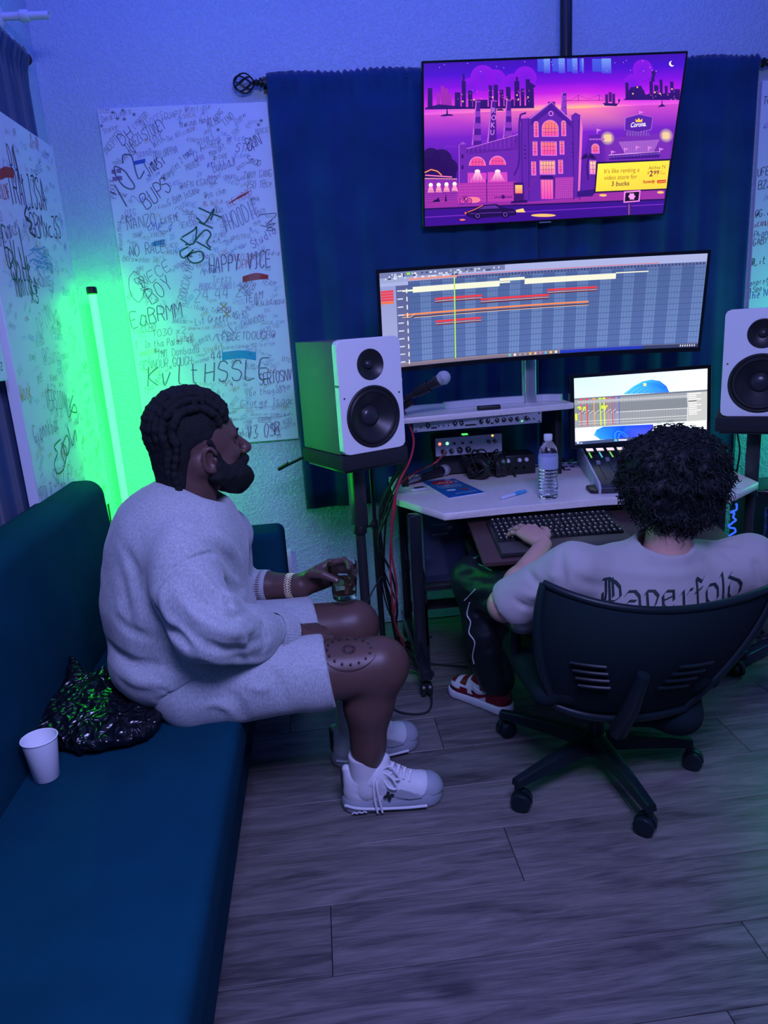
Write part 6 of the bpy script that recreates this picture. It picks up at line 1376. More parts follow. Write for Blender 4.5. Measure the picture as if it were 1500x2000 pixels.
head.cone(hp_(.099, -.014, -.052), hp_(.099, .014, -.052), .0075*sc, .0075*sc, .006); head.cone(hp_(.096, -.013, -.064), hp_(.096, .013, -.064), .0085*sc, .0085*sc, .006)
# --- forearms and hands (own fine field, joined under the cuffs)
def hand(S, wrist, pd, pn, fingers, s=1.0, side=1, thumb=None, palm=.092, ra=.030):
    """wrist point, palm direction pd, back-of-hand normal pn; fingers: per finger list of bend angles; side: +1 thumb on +cross side"""
    pd = pd/np.linalg.norm(pd); pn = pn-pd*(pn@pd); pn /= np.linalg.norm(pn); ps = np.cross(pd, pn)*side          # ps points to the thumb side
    K = []
    for i, (o, l) in enumerate(((.031, .090), (.0105, .096), (-.0105, .092), (-.031, .083))):
        K.append(wrist+(pd*l*palm/.092+ps*o+pn*(.004-abs(o)*.12))*s)
        S.cone(wrist+(pd*.018+ps*o*.55)*s, K[-1], .0145*s, .0118*s, .016)
    S.ell(wrist+(pd*.052-pn*.004)*s, np.array((.042, .034, .0145))*s, Matrix(((pd[0], ps[0], pn[0]), (pd[1], ps[1], pn[1]), (pd[2], ps[2], pn[2]))).to_4x4(), .014)
    S.cone(wrist+(pd*.022+ps*.020-pn*.006)*s, wrist+(pd*.050+ps*.028-pn*.010)*s, .0165*s, .0150*s, .014)
    tips = []
    for i, bends in enumerate(fingers):
        L_ = ((.042, .026, .021), (.047, .029, .022), (.043, .028, .022), (.034, .021, .019))[i]; p = K[i]; d = pd+ps*(.10-.085*i)*.9; d /= np.linalg.norm(d); r = .0092-.0008*(i == 3); n_ = pn.copy()
        for j in range(3):
            a = bends[j]; ax_ = np.cross(d, n_); d2 = d*cos(a)-n_*sin(a); n_ = n_*cos(a)+d*sin(a); d = d2/np.linalg.norm(d2)
            q = p+d*L_[j]*s; S.cone(p, q, (r-.0006*j)*s, (r-.0006*(j+1))*s, .0025 if j else .005); S.ell(p, np.array((.0098-.0006*j,)*3)*s, k=.003); p = q
        tips.append((p, d, n_))
    tp = thumb or [(.030, .045, -.012), (.055, .062, -.022), (.078, .066, -.028)]
    q = [wrist+(pd*a+ps*b+pn*c)*s for a, b, c in [(.020, .022, -.008)]+tp]
    for i in range(3): S.cone(q[i], q[i+1], (.0150, .0118, .0108)[i]*s, (.0118, .0108, .0088)[i]*s, .006 if i == 0 else .003)
    td = q[3]-q[2]; return tips, (q[3], td/np.linalg.norm(td), pn)
GC = V((.032, 2.150, .561))                                      # glass base centre
arms = Sdf(.0036)
hf = A3(641, 1128, 2.165); pdir = W3(GC.x+.0, GC.y+.066, GC.z+.078)-WF
arms.cone(EF, EF+(WF-EF)*.45, .047, .047, .02); arms.cone(EF+(WF-EF)*.45, WF, .047, .035, .02); arms.cone(WF, WF+pdir/np.linalg.norm(pdir)*.03, .034, .030, .02)
fb = [(.45, .85, .7), (.48, .88, .7), (.52, .9, .7), (.60, .9, .7)]
pn_f = W3(-.10, .92, .32)
arms2 = Sdf(.0036)
WN2 = WN+(WN-EN)/np.linalg.norm(WN-EN)*.055
arms2.cone(EN, EN+(WN2-EN)*.4, .052, .050, .02); arms2.cone(EN+(WN2-EN)*.4, WN2, .050, .033, .02)
tipsF, thF = hand(arms, WF+pdir*.0, pdir, pn_f, fb, 1.2, 1, thumb=[(.032, .042, -.022), (.060, .046, -.052), (.084, .030, -.074)])
tipsN, thN = hand(arms2, WN2, W3(.75, .52, -.30), W3(.28, -.1, .95), [(.7, .9, .6), (.75, .9, .6), (.8, .9, .6), (.8, .9, .6)], 1.15, 1)
skin = sdf_obj('body', [legs, body, head, arms, arms2], M_SKIN1, man, 1)
# nails
def nail(par, tip, s, m):
    p, d, n_ = tip; n_ = n_-d*(n_@d); n_ /= np.linalg.norm(n_); g = G(); L0 = V(par.location)
    fr = frame(V(p)-L0, V(n_), V(d)); g.M = fr; g.sphere((.000, 0, .0068*s), (.0062*s, .0052*s, .0022*s), 12, 6); g.build('fingernail', mat('nail', (.42, .30, .30), .25), par, smooth=True)
nail(man, (thF[0], thF[1], W3(.05, -.95, .3)), 1.1, None)
# tattoo lines on forearm and knee: thin ink tubes lying on the skin
g = G(); M_TAT = mat('tattoo_ink', (.035, .022, .024), .5)
def on_limb(a, b, ra, rb, t, ang, e=.0006):
    a, b = V(a), V(b); d = (b-a).normalized(); s_ = V((0, 0, 1)); s_ = (s_-d*s_.dot(d)).normalized(); w_ = d.cross(s_); r = ra+(rb-ra)*t
    return a.lerp(b, t)+(s_*cos(ang)+w_*sin(ang))*(r-e)
rr = random.Random(4)
ka, kb_ = V(HN)+(V(KN)-V(HN))*.55, V(KN)
def kn(u, v): return on_limb(ka, kb_, .098, .080, u, v, -.0004)-V(man.location)
for r0 in (1.0, .22, .16):
    pts = [kn(.62+.34*r0*cos(q*pi/16), (.45+.72*r0*sin(q*pi/16))) for q in range(32)]
    g.tube(pts, .0009, 5, closed=True)
for q in range(16):
    a_ = q*pi/8; u, v = .62+.26*cos(a_), .45+.54*sin(a_); g.tube([kn(u-.012, v-.03), kn(u+.012, v+.03)], .0016, 5)
    g.tube([kn(u+.012, v-.04), kn(u-.010, v+.02)], .0012, 5)
for q in range(40):
    u, v = rr.uniform(.1, .8), rr.uniform(1.0, 2.4)
    a0 = V(EF)+(V(WF)-V(EF))*.45; pts = [on_limb(a0, V(WF), .047, .035, min(max(u+rr.uniform(-.06, .06), 0), 1), -v+rr.uniform(-.3, .3))-V(man.location) for _ in range(3)]; g.tube(spline(pts, 3), .0013, 5)
g.build('tattoo', M_TAT, man, kind='stuff')
# --- sweatshirt
sw = Sdf(.0052); P0 = W3(-.445, 1.955, .545); P1 = W3(-.445, 1.955, .70); P2 = W3(-.415, 1.96, .84)
sw.ell(P0+W3(.015, -.01, -.025), (.205, .215, .125), k=.04); sw.cone(P0+W3(0, 0, .03), P2, .185, .165, .05); sw.ell(P1, (.192, .205, .19), k=.05); sw.ell(P2, (.172, .195, .16), k=.06)
sw.cone(P2+W3(.01, 0, .02), SN+W3(.02, .04, -.005), .120, .074, .06); sw.cone(P2+W3(.01, 0, .02), SF_+W3(-.01, -.03, -.01), .120, .076, .06)
sw.ell(P2+W3(.050, .02, -.06), (.11, .15, .12), k=.05); sw.ell(P0+W3(.085, .02, .07), (.13, .17, .12), k=.05)
CA0, CB0 = A3(314, 945, 1.98), A3(430, 1004, 1.97); NC0 = (CA0+CB0)/2; sw.cone(NC0+W3(-.03, 0, -.17), NC0+W3(-.008, 0, -.080), .125, .090, .04); sw.cone(SN+W3(.02, .06, .0), NC0+W3(-.01, -.03, -.115), .07, .065, .04); sw.cone(SF_-W3(.0, .06, .0), NC0+W3(-.01, .03, -.115), .07, .065, .04)
sw.cone(SN, SN+(EN-SN)*.5, .082, .083, .03); sw.cone(SN+(EN-SN)*.5, EN+W3(.02, 0, 0), .083, .080, .03); sw.ell(EN+W3(.03, 0, -.004), (.088, .074, .078), k=.03)
WC = EN+(WN-EN)*.93
sw.cone(EN+W3(.02, 0, -.003), EN+(WN-EN)*.62+W3(0, 0, -.008), .078, .073, .03); sw.cone(EN+(WN-EN)*.62+W3(0, 0, -.008), EN+(WN-EN)*.86, .072, .049, .02)
sw.cone(SF_, EF, .078, .068, .03); CF_ = EF+(WF-EF)*.36; sw.cone(EF, CF_, .068, .050, .03)
# drooping folds: along the sleeve, at the elbow, across the belly and back
F3 = lambda *p: [(a, b) for a, b, c in p]
for pts, amp, w in [(F3((372, 1108, 1.72), (420, 1150, 1.68), (455, 1170, 1.70), (480, 1165, 1.76)), .013, .018), (F3((360, 1140, 1.70), (405, 1185, 1.66), (450, 1205, 1.66), (490, 1195, 1.72)), -.012, .016),
                    (F3((350, 1170, 1.68), (400, 1215, 1.64), (460, 1235, 1.65), (505, 1222, 1.70)), .012, .018), (F3((345, 1205, 1.68), (395, 1255, 1.63), (465, 1268, 1.64), (530, 1240, 1.72)), -.011, .015),
                    (F3((370, 1265, 1.64), (430, 1292, 1.63), (500, 1290, 1.66), (540, 1270, 1.74)), .010, .016), (F3((455, 1215, 1.68), (475, 1250, 1.66), (480, 1290, 1.67)), .010, .014), (F3((500, 1205, 1.72), (515, 1240, 1.70), (512, 1280, 1.71)), -.008, .012),
                    (F3((395, 1050, 1.80), (430, 1075, 1.78), (455, 1110, 1.78), (470, 1150, 1.78)), -.012, .014), (F3((410, 1030, 1.84), (445, 1060, 1.82), (470, 1100, 1.82)), .012, .016), (F3((420, 1090, 1.74), (440, 1125, 1.72), (470, 1140, 1.74)), .010, .013),
                    (F3((300, 1180, 1.76), (320, 1215, 1.74), (350, 1245, 1.73), (380, 1275, 1.72)), -.016, .016), (F3((318, 1150, 1.74), (322, 1190, 1.73), (345, 1230, 1.70)), .010, .014),
                    (F3((305, 1165, 1.74), (325, 1125, 1.73), (365, 1095, 1.72), (420, 1078, 1.74), (440, 1085, 1.75)), -.007, .006), (F3((310, 1168, 1.74), (330, 1130, 1.73), (368, 1101, 1.72), (420, 1084, 1.74)), .005, .006),
                    (F3((210, 1250, 1.86), (260, 1295, 1.78), (320, 1300, 1.74)), -.010, .020), (F3((215, 1290, 1.84), (270, 1330, 1.76), (350, 1330, 1.72)), .010, .020), (F3((250, 1370, 1.78), (310, 1370, 1.74), (380, 1340, 1.71), (450, 1300, 1.70)), -.012, .016), (F3((270, 1395, 1.77), (330, 1390, 1.73), (400, 1360, 1.70), (440, 1330, 1.70)), .012, .016), (F3((300, 1310, 1.74), (350, 1320, 1.71), (410, 1305, 1.69)), .009, .014),
                    (F3((235, 1110, 1.90), (245, 1180, 1.84), (260, 1240, 1.80)), -.006, .022), (F3((330, 1360, 1.73), (345, 1390, 1.73), (350, 1410, 1.74)), -.009, .010),
                    ([(300, 1170), (312, 1135), (345, 1108), (400, 1088), (440, 1082)], -.006, .005), ([(225, 1200), (250, 1230), (300, 1245)], -.007, .018), ([(240, 1060), (262, 1110), (270, 1170)], -.005, .020), ([(330, 1020), (370, 1035), (405, 1040)], -.005, .012), ([(445, 1175), (470, 1205), (510, 1215)], .009, .011), ([(405, 1120), (440, 1165), (455, 1200)], -.008, .010), ([(380, 1300), (440, 1325), (500, 1322)], .008, .010), ([(300, 1340), (360, 1350), (430, 1325), (470, 1305)], -.009, .010), ([(395, 1345), (430, 1370), (470, 1362)], .010, .010)]:
    sw.pfold(pts, amp*2.2, w*.72)
sw.disp(lambda P: .0028*_n3(P[:, 0], P[:, 1], P[:, 2], 38, 1)+.0016*_n3(P[:, 0], P[:, 1], P[:, 2], 80, 2))
sw.cut(WC, WN-EN, WC-.09, WC+.09); sw.cut(CF_+(WF-EF)*.10, WF-EF, CF_-.09, CF_+.12)
CA, CB = A3(314, 945, 1.98), A3(436, 1016, 1.97); NC = (CA+CB)/2; cd = (CB-CA)/np.linalg.norm(CB-CA); fr_n = np.cross(W3(.06, 1, 0), cd)*-1; fr_n /= np.linalg.norm(fr_n); fr_n = fr_n if fr_n[2] > 0 else -fr_n
sw.cone(NC+fr_n*.03, NC+fr_n*.16, .071, .12, .010, sub=True); sw.cone(NC-fr_n*.030, NC+fr_n*.03, .068, .071, .006, sub=True)
swo = sdf_obj('sweatshirt', sw, M_SWEAT, man, 1)
# ribbed cuffs, collar, hem band
def band_(c, ax_, r, wdt, name, par, ry=None, ribs=44, th_=.0035, m=None):
    fr = frame(V(c)-V(par.parent.location if par.parent else par.location), ax_); g = G(); n = ribs*4; ry = ry or r; vs = []; fs = []
    prof = [(-wdt/2, 0), (-wdt/2, th_), (-wdt*.2, th_*1.25), (wdt*.2, th_*1.25), (wdt/2, th_), (wdt/2, 0), (wdt/2-.002, -th_*.9)]
    for z, e in prof:
        for k in range(n):
            a_ = 2*pi*k/n; q = e+(.0007*cos(ribs*a_) if e > 0 else 0); vs.append(fr @ V(((r+q)*cos(a_), (ry+q)*sin(a_), z)))
    m_ = len(prof)
    for i in range(m_-1):
        for k in range(n): fs.append((i*n+k, i*n+(k+1) % n, (i+1)*n+(k+1) % n, (i+1)*n+k))
    g.add(vs, fs); return g.build(name, m or M_SWEAT, par, smooth=True, angle=70)
band_(WC+(WN-EN)/np.linalg.norm(WN-EN)*.012, WN-EN, .0530, .056, 'cuff', swo); band_(CF_+(WF-EF)*.08, WF-EF, .0475, .045, 'cuff', swo)
# neck rib follows the cut of the collar
rc = np.linalg.norm(CB-CA)/2
band_(NC+fr_n*.004, fr_n, .080, .024, 'collar', swo, ry=.080, ribs=60)
# --- shorts
so = Sdf(.006); TN, TF_ = HN+(KN-HN)*.66, HF+(KFr-HF)*.69
so.ell(PEL+W3(.0, 0, -.02), (.17, .205, .125), k=.03)
for H_, T_, r0, r1 in ((HN+W3(0, -.01, 0), TN, .118, .101), (HF, TF_, .120, .106)):
    so.cone(H_, T_, r0, r1, .03); so.cone(T_+W3(0, 0, -.006), T_+(T_-H_)*.14+W3(0, 0, -.006), r1, r1-.004, .02)
for pts, amp, w in [(F3((440, 1340, 1.73), (470, 1380, 1.71), (480, 1410, 1.73)), -.012, .012), (F3((460, 1320, 1.74), (500, 1345, 1.72), (530, 1340, 1.74)), .008, .012), (F3((520, 1300, 1.75), (545, 1330, 1.74), (555, 1380, 1.75)), -.007, .013), (F3((400, 1380, 1.72), (425, 1375, 1.71), (450, 1390, 1.72), (455, 1415, 1.73)), .012, .010),
                    (F3((520, 1170, 2.10), (550, 1185, 2.09), (575, 1182, 2.09)), -.007, .010), (F3((500, 1168, 2.10), (530, 1190, 2.08), (560, 1200, 2.08)), .006, .010), (F3((575, 1170, 2.10), (582, 1195, 2.09), (580, 1215, 2.09)), -.005, .007)]: so.pfold(pts, amp, w)
so.disp(lambda P: .0022*_n3(P[:, 0], P[:, 1], P[:, 2], 44, 3))
for H_, T_ in ((HN, TN), (HF, TF_)):
    d = (T_-H_); dn = d/np.linalg.norm(d); c_ = T_+d*.09; so.cut(c_, dn+W3(0, 0, .12), c_-.14, c_+.14)
sdf_obj('shorts', so, M_SWEAT, man, 1)
# --- hair: wavy crop ending in a fringe of locks at the nape; beard
ha_ = Sdf(.0034)
ha_.ell(hp_(-.022, 0, .050), np.array((.0985, .0805, .093))*sc, HR, .01); ha_.ell(hp_(-.066, 0, -.004), np.array((.056, .070, .076))*sc, HR, .02); ha_.ell(hp_(-.078, 0, -.068), np.array((.044, .064, .060))*sc, HR, .02)
ha_.cut(hp_(.060, 0, .045), HX*1.0-HZ*.30)
for s_ in (-1, 1): ha_.ell(hp_(.030, .085*s_, -.035), np.array((.050, .030, .060))*sc, HR, .006, sub=True)
rr = random.Random(6)
f_ = lambda a, y, e=0.0: hp_(-.022+(.103+e)*cos(a)*sqrt(max(0, 1-(y/.090)**2)), y+.004*sin(a*7+y*90), .050+(.096+e)*sin(a)*sqrt(max(0, 1-(y/.090)**2)))
for k in range(-5, 6):                                                   # rows of bumpy twists running front to back
    y0 = .0150*k
    for j in range(26):
        a = radians(12+j*7.2); ha_.ell(f_(a, y0+.002*(j % 2), .001), np.array((.0088, .0072, .0088))*(1.0 if j % 2 else 1.18)*sc, k=.0025)
    for j in range(7):
        ha_.ell(f_(radians(200), y0)*(1-j/7)+hp_(-.098+.010*cos(j), y0*.9, -.085-.012*(k % 2))*(j/7)+W3(0, 0, .0), np.array((.0105, .0100, .0120))*sc*(1-.02*j), k=.004)
for k in range(46):
    a = rr.uniform(1.8, 4.3); z = rr.uniform(-.10, .07); y = rr.uniform(-.075, .075); b_ = hp_(-.055-.055*sqrt(max(.1, 1-(y/.09)**2))*(1 if z > -.03 else .8), y*.85, z)
    ha_.ell(b_, np.array((.010, .010, .014))*rr.uniform(.8, 1.25), k=.008)
ha_.disp(lambda P: .0016*_n3(P[:, 0], P[:, 1], P[:, 2], 160, 5))
sdf_obj('hair', ha_, M_HAIR1, man, 1)
be = Sdf(.0034)
be.ell(hp_(.062, 0, -.090), np.array((.050, .052, .040))*sc, HR, .02); be.cone(hp_(.100, 0, -.098), hp_(.080, 0, -.112), .023*sc, .024*sc, .02)
for s_ in (-1, 1):
    be.cone(hp_(.060, .040*s_, -.078), hp_(.012, .060*s_, -.066), .031*sc, .025*sc, .02); be.cone(hp_(.012, .060*s_, -.064), hp_(.012, .069*s_, -.020), .021*sc, .011*sc, .015); be.cone(hp_(.012, .069*s_, -.020), hp_(.004, .073*s_, .020), .010*sc, .008*sc, .015); be.cone(hp_(.070, .034*s_, -.062), hp_(.104, .012*s_, -.048), .020*sc, .011*sc, .010)
    be.cone(hp_(.050, .046*s_, -.055), hp_(.020, .060*s_, -.045), .018*sc, .017*sc, .02)
be.cone(hp_(.1065, -.010, -.0435), hp_(.1065, .010, -.0435), .0065*sc, .0065*sc, .005)
be.disp(lambda P: .0022*_n3(P[:, 0], P[:, 1], P[:, 2], 210, 4))
sdf_obj('beard', be, M_HAIR1, man, 1)
g = G()
for s_ in (-1, 1): g.tube([V(hp_(.094, .012*s_, .026))-man.location, V(hp_(.091, .028*s_, .031))-man.location, V(hp_(.079, .046*s_, .026))-man.location], [.003, .004, .002], 8)
g.build('eyebrows', M_HAIR1, man, smooth=True)
# --- watch on the far wrist
wc_ = V(EF+(WF-EF)*.86)-man.location; axw = V(WF-EF).normalized(); fr = frame(wc_, axw)
wt = G().tube([fr @ V((.0375*cos(q*pi/16), .0375*sin(q*pi/16), 0)) for q in range(32)], .0028, 6, closed=True).build('wristwatch', mat('gold_metal', (.85, .76, .50), .25, metal=.45), man, smooth=True, label='pale gold link watch on the far wrist')
g = G()
for row in range(-2, 3):
    for q in range(30): a_ = 2*pi*(q+.5*(row % 2))/30; g.sphere(fr @ V((.0390*cos(a_), .0390*sin(a_), row*.0046)), (.0030, .0030, .0023), 6, 4)
g.build('bracelet_links', _M['gold_metal'], wt, smooth=True, kind='stuff')
# --- socks and chunky sneakers
M_SOCK = mat('white_sock', (.6, .6, .62), .9, bump=.5, bscale=500, bdist=.001); M_SHW = mat('sneaker_white', (.62, .64, .66), .5, bump=.15, bscale=300, bdist=.0006); M_SHG = mat('sneaker_grey', (.30, .33, .38), .55); M_SHM = mat('sneaker_mesh', (.38, .40, .44), .8, bump=.9, bscale=700, bdist=.0012); M_SHD = mat('sneaker_dark', (.02, .02, .025), .5)
def sneaker(A_, toe_dir, sock_top, L=.315, flower=True):
    t_ = V(toe_dir).normalized(); a = V(A_); O = V((a.x, a.y, 0))-t_*.078
    O = O - V((man.location.x, man.location.y, man.location.z)); fr = frame(O, (0, 0, 1), t_)                       # local x to the toe, z up
    T = lambda x, y, z: np.array(fr @ V((x, y, z)))+np.array(man.location)
    sk = Sdf(.0045); sk.cone(T(.078, 0, .07), T(.078, 0, .07)+np.array((0, 0, sock_top-.07)), .050, .0475, .02); sk.cone(T(.078, 0, .075), T(.13, 0, .06), .046, .035, .02); tp = np.array((T(.078, 0, 0)[0], T(.078, 0, 0)[1], sock_top)); sk.cut(tp, (0, 0, 1))
    sdf_obj('sock', sk, M_SOCK, man, 1)
    so_ = Sdf(.0042)                                                                                                # sole
    so_.cone(T(.050, 0, .022), T(.140, .004, .020), .050, .047, .01); so_.cone(T(.140, .004, .020), T(.250, .006, .022), .047, .054, .012); so_.cut(T(0, 0, .001), (0, 0, -1)); so_.cut(T(0, 0, .046), (-.02, 0, 1))
    so_.cut(T(.306, 0, 0), fr.to_3x3() @ V((1, 0, .25)))
    so1 = sdf_obj('sole', so_, M_SHG, man, 1)
    up_ = Sdf(.0040)
    up_.cone(T(.052, 0, .055), T(.235, .005, .040), .046, .047, .015); up_.cone(T(.235, .005, .040), T(.256, .005, .036), .047, .045, .01); up_.cone(T(.060, 0, .085), T(.105, 0, .105), .044, .046, .02); up_.cone(T(.100, 0, .105), T(.190, .003, .060), .043, .036, .025); up_.cone(T(.030, 0, .10), T(.022, 0, .128), .018, .014, .02)
    up_.cone(T(.080, 0, .128), T(.076, 0, .20), .034, .056, .01, sub=True); up_.cone(T(.118, 0, .135), T(.135, 0, .150), .026, .018, .02); up_.cut(T(0, 0, .034), (0, 0, -1))
    for s_ in (-1, 1):
        up_.fold([V(T(.03, .045*s_, .075)), V(T(.09, .048*s_, .060)), V(T(.16, .047*s_, .052))], -.004, .006); up_.fold([V(T(.12, .046*s_, .085)), V(T(.165, .045*s_, .070)), V(T(.20, .045*s_, .045))], .004, .006); up_.fold([V(T(.03, .04*s_, .11)), V(T(.07, .046*s_, .098)), V(T(.11, .044*s_, .112))], .004, .008)
    u = sdf_obj('upper', up_, M_SHW, man, 1)
    mg = Sdf(.0042)                                                                                                 # grey mudguard round the toe
    mg.cone(T(.215, .005, .036), T(.258, .006, .034), .051, .050, .01); mg.cut(T(.222, 0, .06), fr.to_3x3() @ V((-1, 0, .75))); mg.cut(T(0, 0, .034), (0, 0, -1))
    sdf_obj('toe_guard', mg, M_SHG, u if False else man, 1)
    L0 = V((0, 0, 0)); g = G(); g.M = fr
    for s_ in (-1, 1): g.prism([(.150, .056), (.200, .040), (.238, .041), (.205, .062), (.175, .075)], -.001, .0035, Matrix(((1, 0, 0, 0), (0, 0, s_, .0468*s_), (0, 1, 0, 0), (0, 0, 0, 1))))
    g.sphere((.212, .003, .071), (.030, .022, .014), 14, 8, Matrix.Rotation(radians(22), 3, 'Y'))
    g.build('mesh_panel', M_SHM, man)
    g = G(); g.M = fr; rows = 6                                                                                     # laces
    for i in range(rows):
        x = .118+.017*i; z = .147-.0102*i; w_ = .030
        g.tube([(x, -w_, z-.012), (x+.004, -.012, z+.001), (x+.006, .0, z+.003), (x+.004, .012, z+.001), (x, w_, z-.012)], .0042, 8); g.tube([(x, -w_, z-.010), (x+.010, 0, z+.006), (x+.016, w_, z-.020)], .0038, 8)
    k_ = (.120, -.030, .128)
    for lp in ([k_, (.100, -.052, .110), (.098, -.058, .060), (.104, -.060, .012)], [k_, (.108, -.054, .100), (.112, -.060, .055), (.118, -.062, .014)], [k_, (.150, -.050, .120), (.165, -.055, .085), (.140, -.052, .090), k_], [k_, (.150, -.035, .145), (.175, -.045, .110), (.150, -.045, .112), k_]): g.tube(spline(lp, 7), .0032, 8)
    g.build('laces', mat('lace_white', (.7, .7, .73), .7), man, smooth=True)
    g = G(); g.M = fr                                                                                               # stripe along the sole, heel tab
    g.tube(spline([(.010, -.036, .030), (.05, -.0525, .027), (.12, -.0515, .018), (.19, -.0545, .016), (.25, -.0575, .018)], 6), .0042, 8); g.build('sole_stripe', mat('sole_white', (.66, .67, .70), .5), man, smooth=True)
    g = G(); g.M = fr; g.prism([(-.012, .05), (.012, .05), (.014, .125), (-.014, .125)], 0, .006, Matrix(((0, 0, -1, .010), (1, 0, 0, 0), (0, 1, 0, 0), (0, 0, 0, 1)))); g.build('heel_tab', M_SHD, man)
    if flower:
        g = G(); g.M = fr; pl = Matrix(((1, 0, 0, .140), (0, 0, -1, -.0485), (0, 1, 0, .058), (0, 0, 0, 1)))
        for k in range(4):
            a_ = k*pi/2+.15; c, s_ = cos(a_), sin(a_); pet = [(0.002, 0), (.009, .0055), (.017, .0), (.009, -.0055)]; g.prism([(x*c-y*s_, x*s_+y*c) for x, y in pet], 0, .0045, pl)
        g.lathe([(.003, 0), (.003, .006)], pl, 10); g.build('flower_emblem', M_SHD, man, label='dark four-petal flower emblem')
    for x in (.03, .045, .06):
        g = G(); g.M = fr; g.tube([(x, -.0535, .012), (x+.006, -.055, .018), (x+.012, -.0535, .012)], .0024, 6); g.build('sole_detail', mat('sole_white', (.66, .67, .70), .5), man, smooth=True)
sneaker(AN, (1, -.03, 0), .175); sneaker(AF, (1, .22, 0), .235, flower=False)
# --- the glass
t = thing('drinking_glass', 'short clear tumbler of pale drink held on the far knee', 'glass', GC, 0)
GL_ = mat('clear_glass', (.98, .99, 1.0), .02, trans=1.0, ior=1.14)
t.scale = (1.16, 1.16, 1.16)
gl = G().lathe([(.0, .0), (.030, .0), (.0325, .003), (.0405, .100), (.0395, .1015), (.0383, .100), (.0315, .018), (.030, .014), (0, .013)], None, 40, cap=False).build('tumbler', GL_, t, smooth=True, angle=50)
G().lathe([(.0, .0142), (.0298, .0145), (.0312, .018), (.0338, .046), (0, .046)], None, 36, cap=False).build('drink', mat('pale_drink', (.97, .84, .62), .02, trans=1.0, ior=1.12), t, smooth=True, angle=50)
# ------------------------------------------------------------------ office chair
M_CH = mat('chair_plastic', (.006, .014, .018), .4, spec=.3); M_CHM = mat('chair_mesh', (.004, .014, .018), .85, spec=.2, bump=1.0, bscale=900, bdist=.0015)
CC = V((.765, 1.93, 0)); chair = thing('office_chair', 'black mesh-backed office chair on five casters under the man at the desk', 'chair', CC)
cpts = [(.532, 2.16), (.478, 1.79), (.797, 1.62), (1.045, 1.885), (.90, 2.22)]
G().lathe([(.028, .055), (.040, .062), (.044, .105), (.034, .125), (.026, .13)], None, 24).build('hub', M_CH, chair, smooth=True)
G().lathe([(.025, .12), (.025, .24)], None, 20).lathe([(.016, .23), (.016, .33)], None, 16).build('gas_lift', M_CH, chair, smooth=True, angle=50)
for x, y in cpts:
    d = V((x-CC.x, y-CC.y, 0)); L = d.length; fr = frame((0, 0, 0), (0, 0, 1), d); g = G(); g.M = fr; n = 8; vs = []; fs = []
    for i in range(n+1):
        u = i/n; xx = .025+(L-.018)*u; zt = .128-.030*u**1.4; hw = .026-.010*u; hh = .050-.026*u
        for yy, zz in ((-hw, zt-hh), (-hw*.78, zt-.004), (-hw*.5, zt), (hw*.5, zt), (hw*.78, zt-.004), (hw, zt-hh)): vs.append((xx, yy, zz))
    for i in range(n):
        for k in range(6): fs.append((6*i+k, 6*i+(k+1) % 6, 6*i+6+(k+1) % 6, 6*i+6+k))
    fs += [tuple(range(6)), tuple(range(6*n, 6*n+6))]; g.add(vs, fs); g.cyl((L, 0, .05), (L, 0, .085), .009)
    leg = g.build('leg', M_CH, chair, smooth=True, angle=35)
    a_ = random.uniform(0, 6.28); t_ = V((cos(a_), sin(a_), 0)); c = V((d.x, d.y, .0285))+t_*.012; w_ = V((-t_.y, t_.x, 0)); g = G()
    for s_ in (-1, 1):
        F_ = frame(c+w_*s_*.006, w_*s_); g.lathe([(.008, -.002), (.024, 0), (.0283, .003), (.0283, .015), (.026, .018), (.014, .0195), (.004, .0195)], F_, 26)
    ca = leg; w = g.build('caster', M_CH, ca, smooth=True, angle=40)
    g = G(); F_ = frame(c, w_); prof = [(.031*cos(radians(q)), .031*sin(radians(q))) for q in range(-10, 200, 15)]
    # hood over the two wheels
    ins = [(.027*cos(radians(q)), .027*sin(radians(q))) for q in range(185, -25, -15)]; fr2 = Matrix(((t_.x, 0, w_.x, c.x), (t_.y, 0, w_.y, c.y), (0, 1, 0, c.z), (0, 0, 0, 1)))
    G().prism(prof+ins, -.004, .004, fr2).build('caster_hood', M_CH, ca, smooth=True, angle=40)
# mechanism, seat, back
G().box2((-.07, -.10, .30), (.07, .10, .355)).build('tilt_mechanism', M_CH, chair, bevel=.01)
seat = Sdf(.009); c0 = np.array((CC.x+.02, CC.y, 0)); 
for x in (-.17, 0, .17): seat.cone(c0+W3(x, -.20, .395), c0+W3(x, .20, .40), .040, .038, .05)
seat.ell(c0+W3(0, .02, .392), (.265, .265, .046), k=.04); seat.cone(c0+W3(-.235, -.17, .375), c0+W3(-.235, .15, .378), .034, .034, .04); seat.cone(c0+W3(.235, -.17, .375), c0+W3(.235, .15, .378), .034, .034, .04)
_lc = np.array(at(1322, 1388, 'y', 1.80)); seat.ell(_lc, (.058, .085, .045), k=.05); seat.cone(_lc, _lc+W3(-.05, .12, .06), .045, .05, .05); seat.cone(_lc+W3(.0, 0, -.01), np.array(at(1352, 1295, 'y', 1.82)), .048, .032, .04); seat.cone(_lc, np.array(at(1240, 1385, 'y', 1.80)), .045, .05, .04)
sdf_obj('seat', seat, M_CHM, chair, 1)
_bt = [at(1062, 1139, 'y', 1.73), at(1288, 1192, 'y', 1.615), at(1516, 1143, 'y', 1.73)]; _bb = [at(1086, 1378, 'y', 1.74), at(1200, 1402, 'y', 1.70), at(1335, 1382, 'y', 1.74)]
_bm = [at(1052, 1262, 'y', 1.72), at(1255, 1300, 'y', 1.60), at(1450, 1262, 'y', 1.73)]
def _q3(P, u): return P[0]*(u*(u-1)/2)+P[1]*(1-u*u)+P[2]*(u*(u+1)/2)
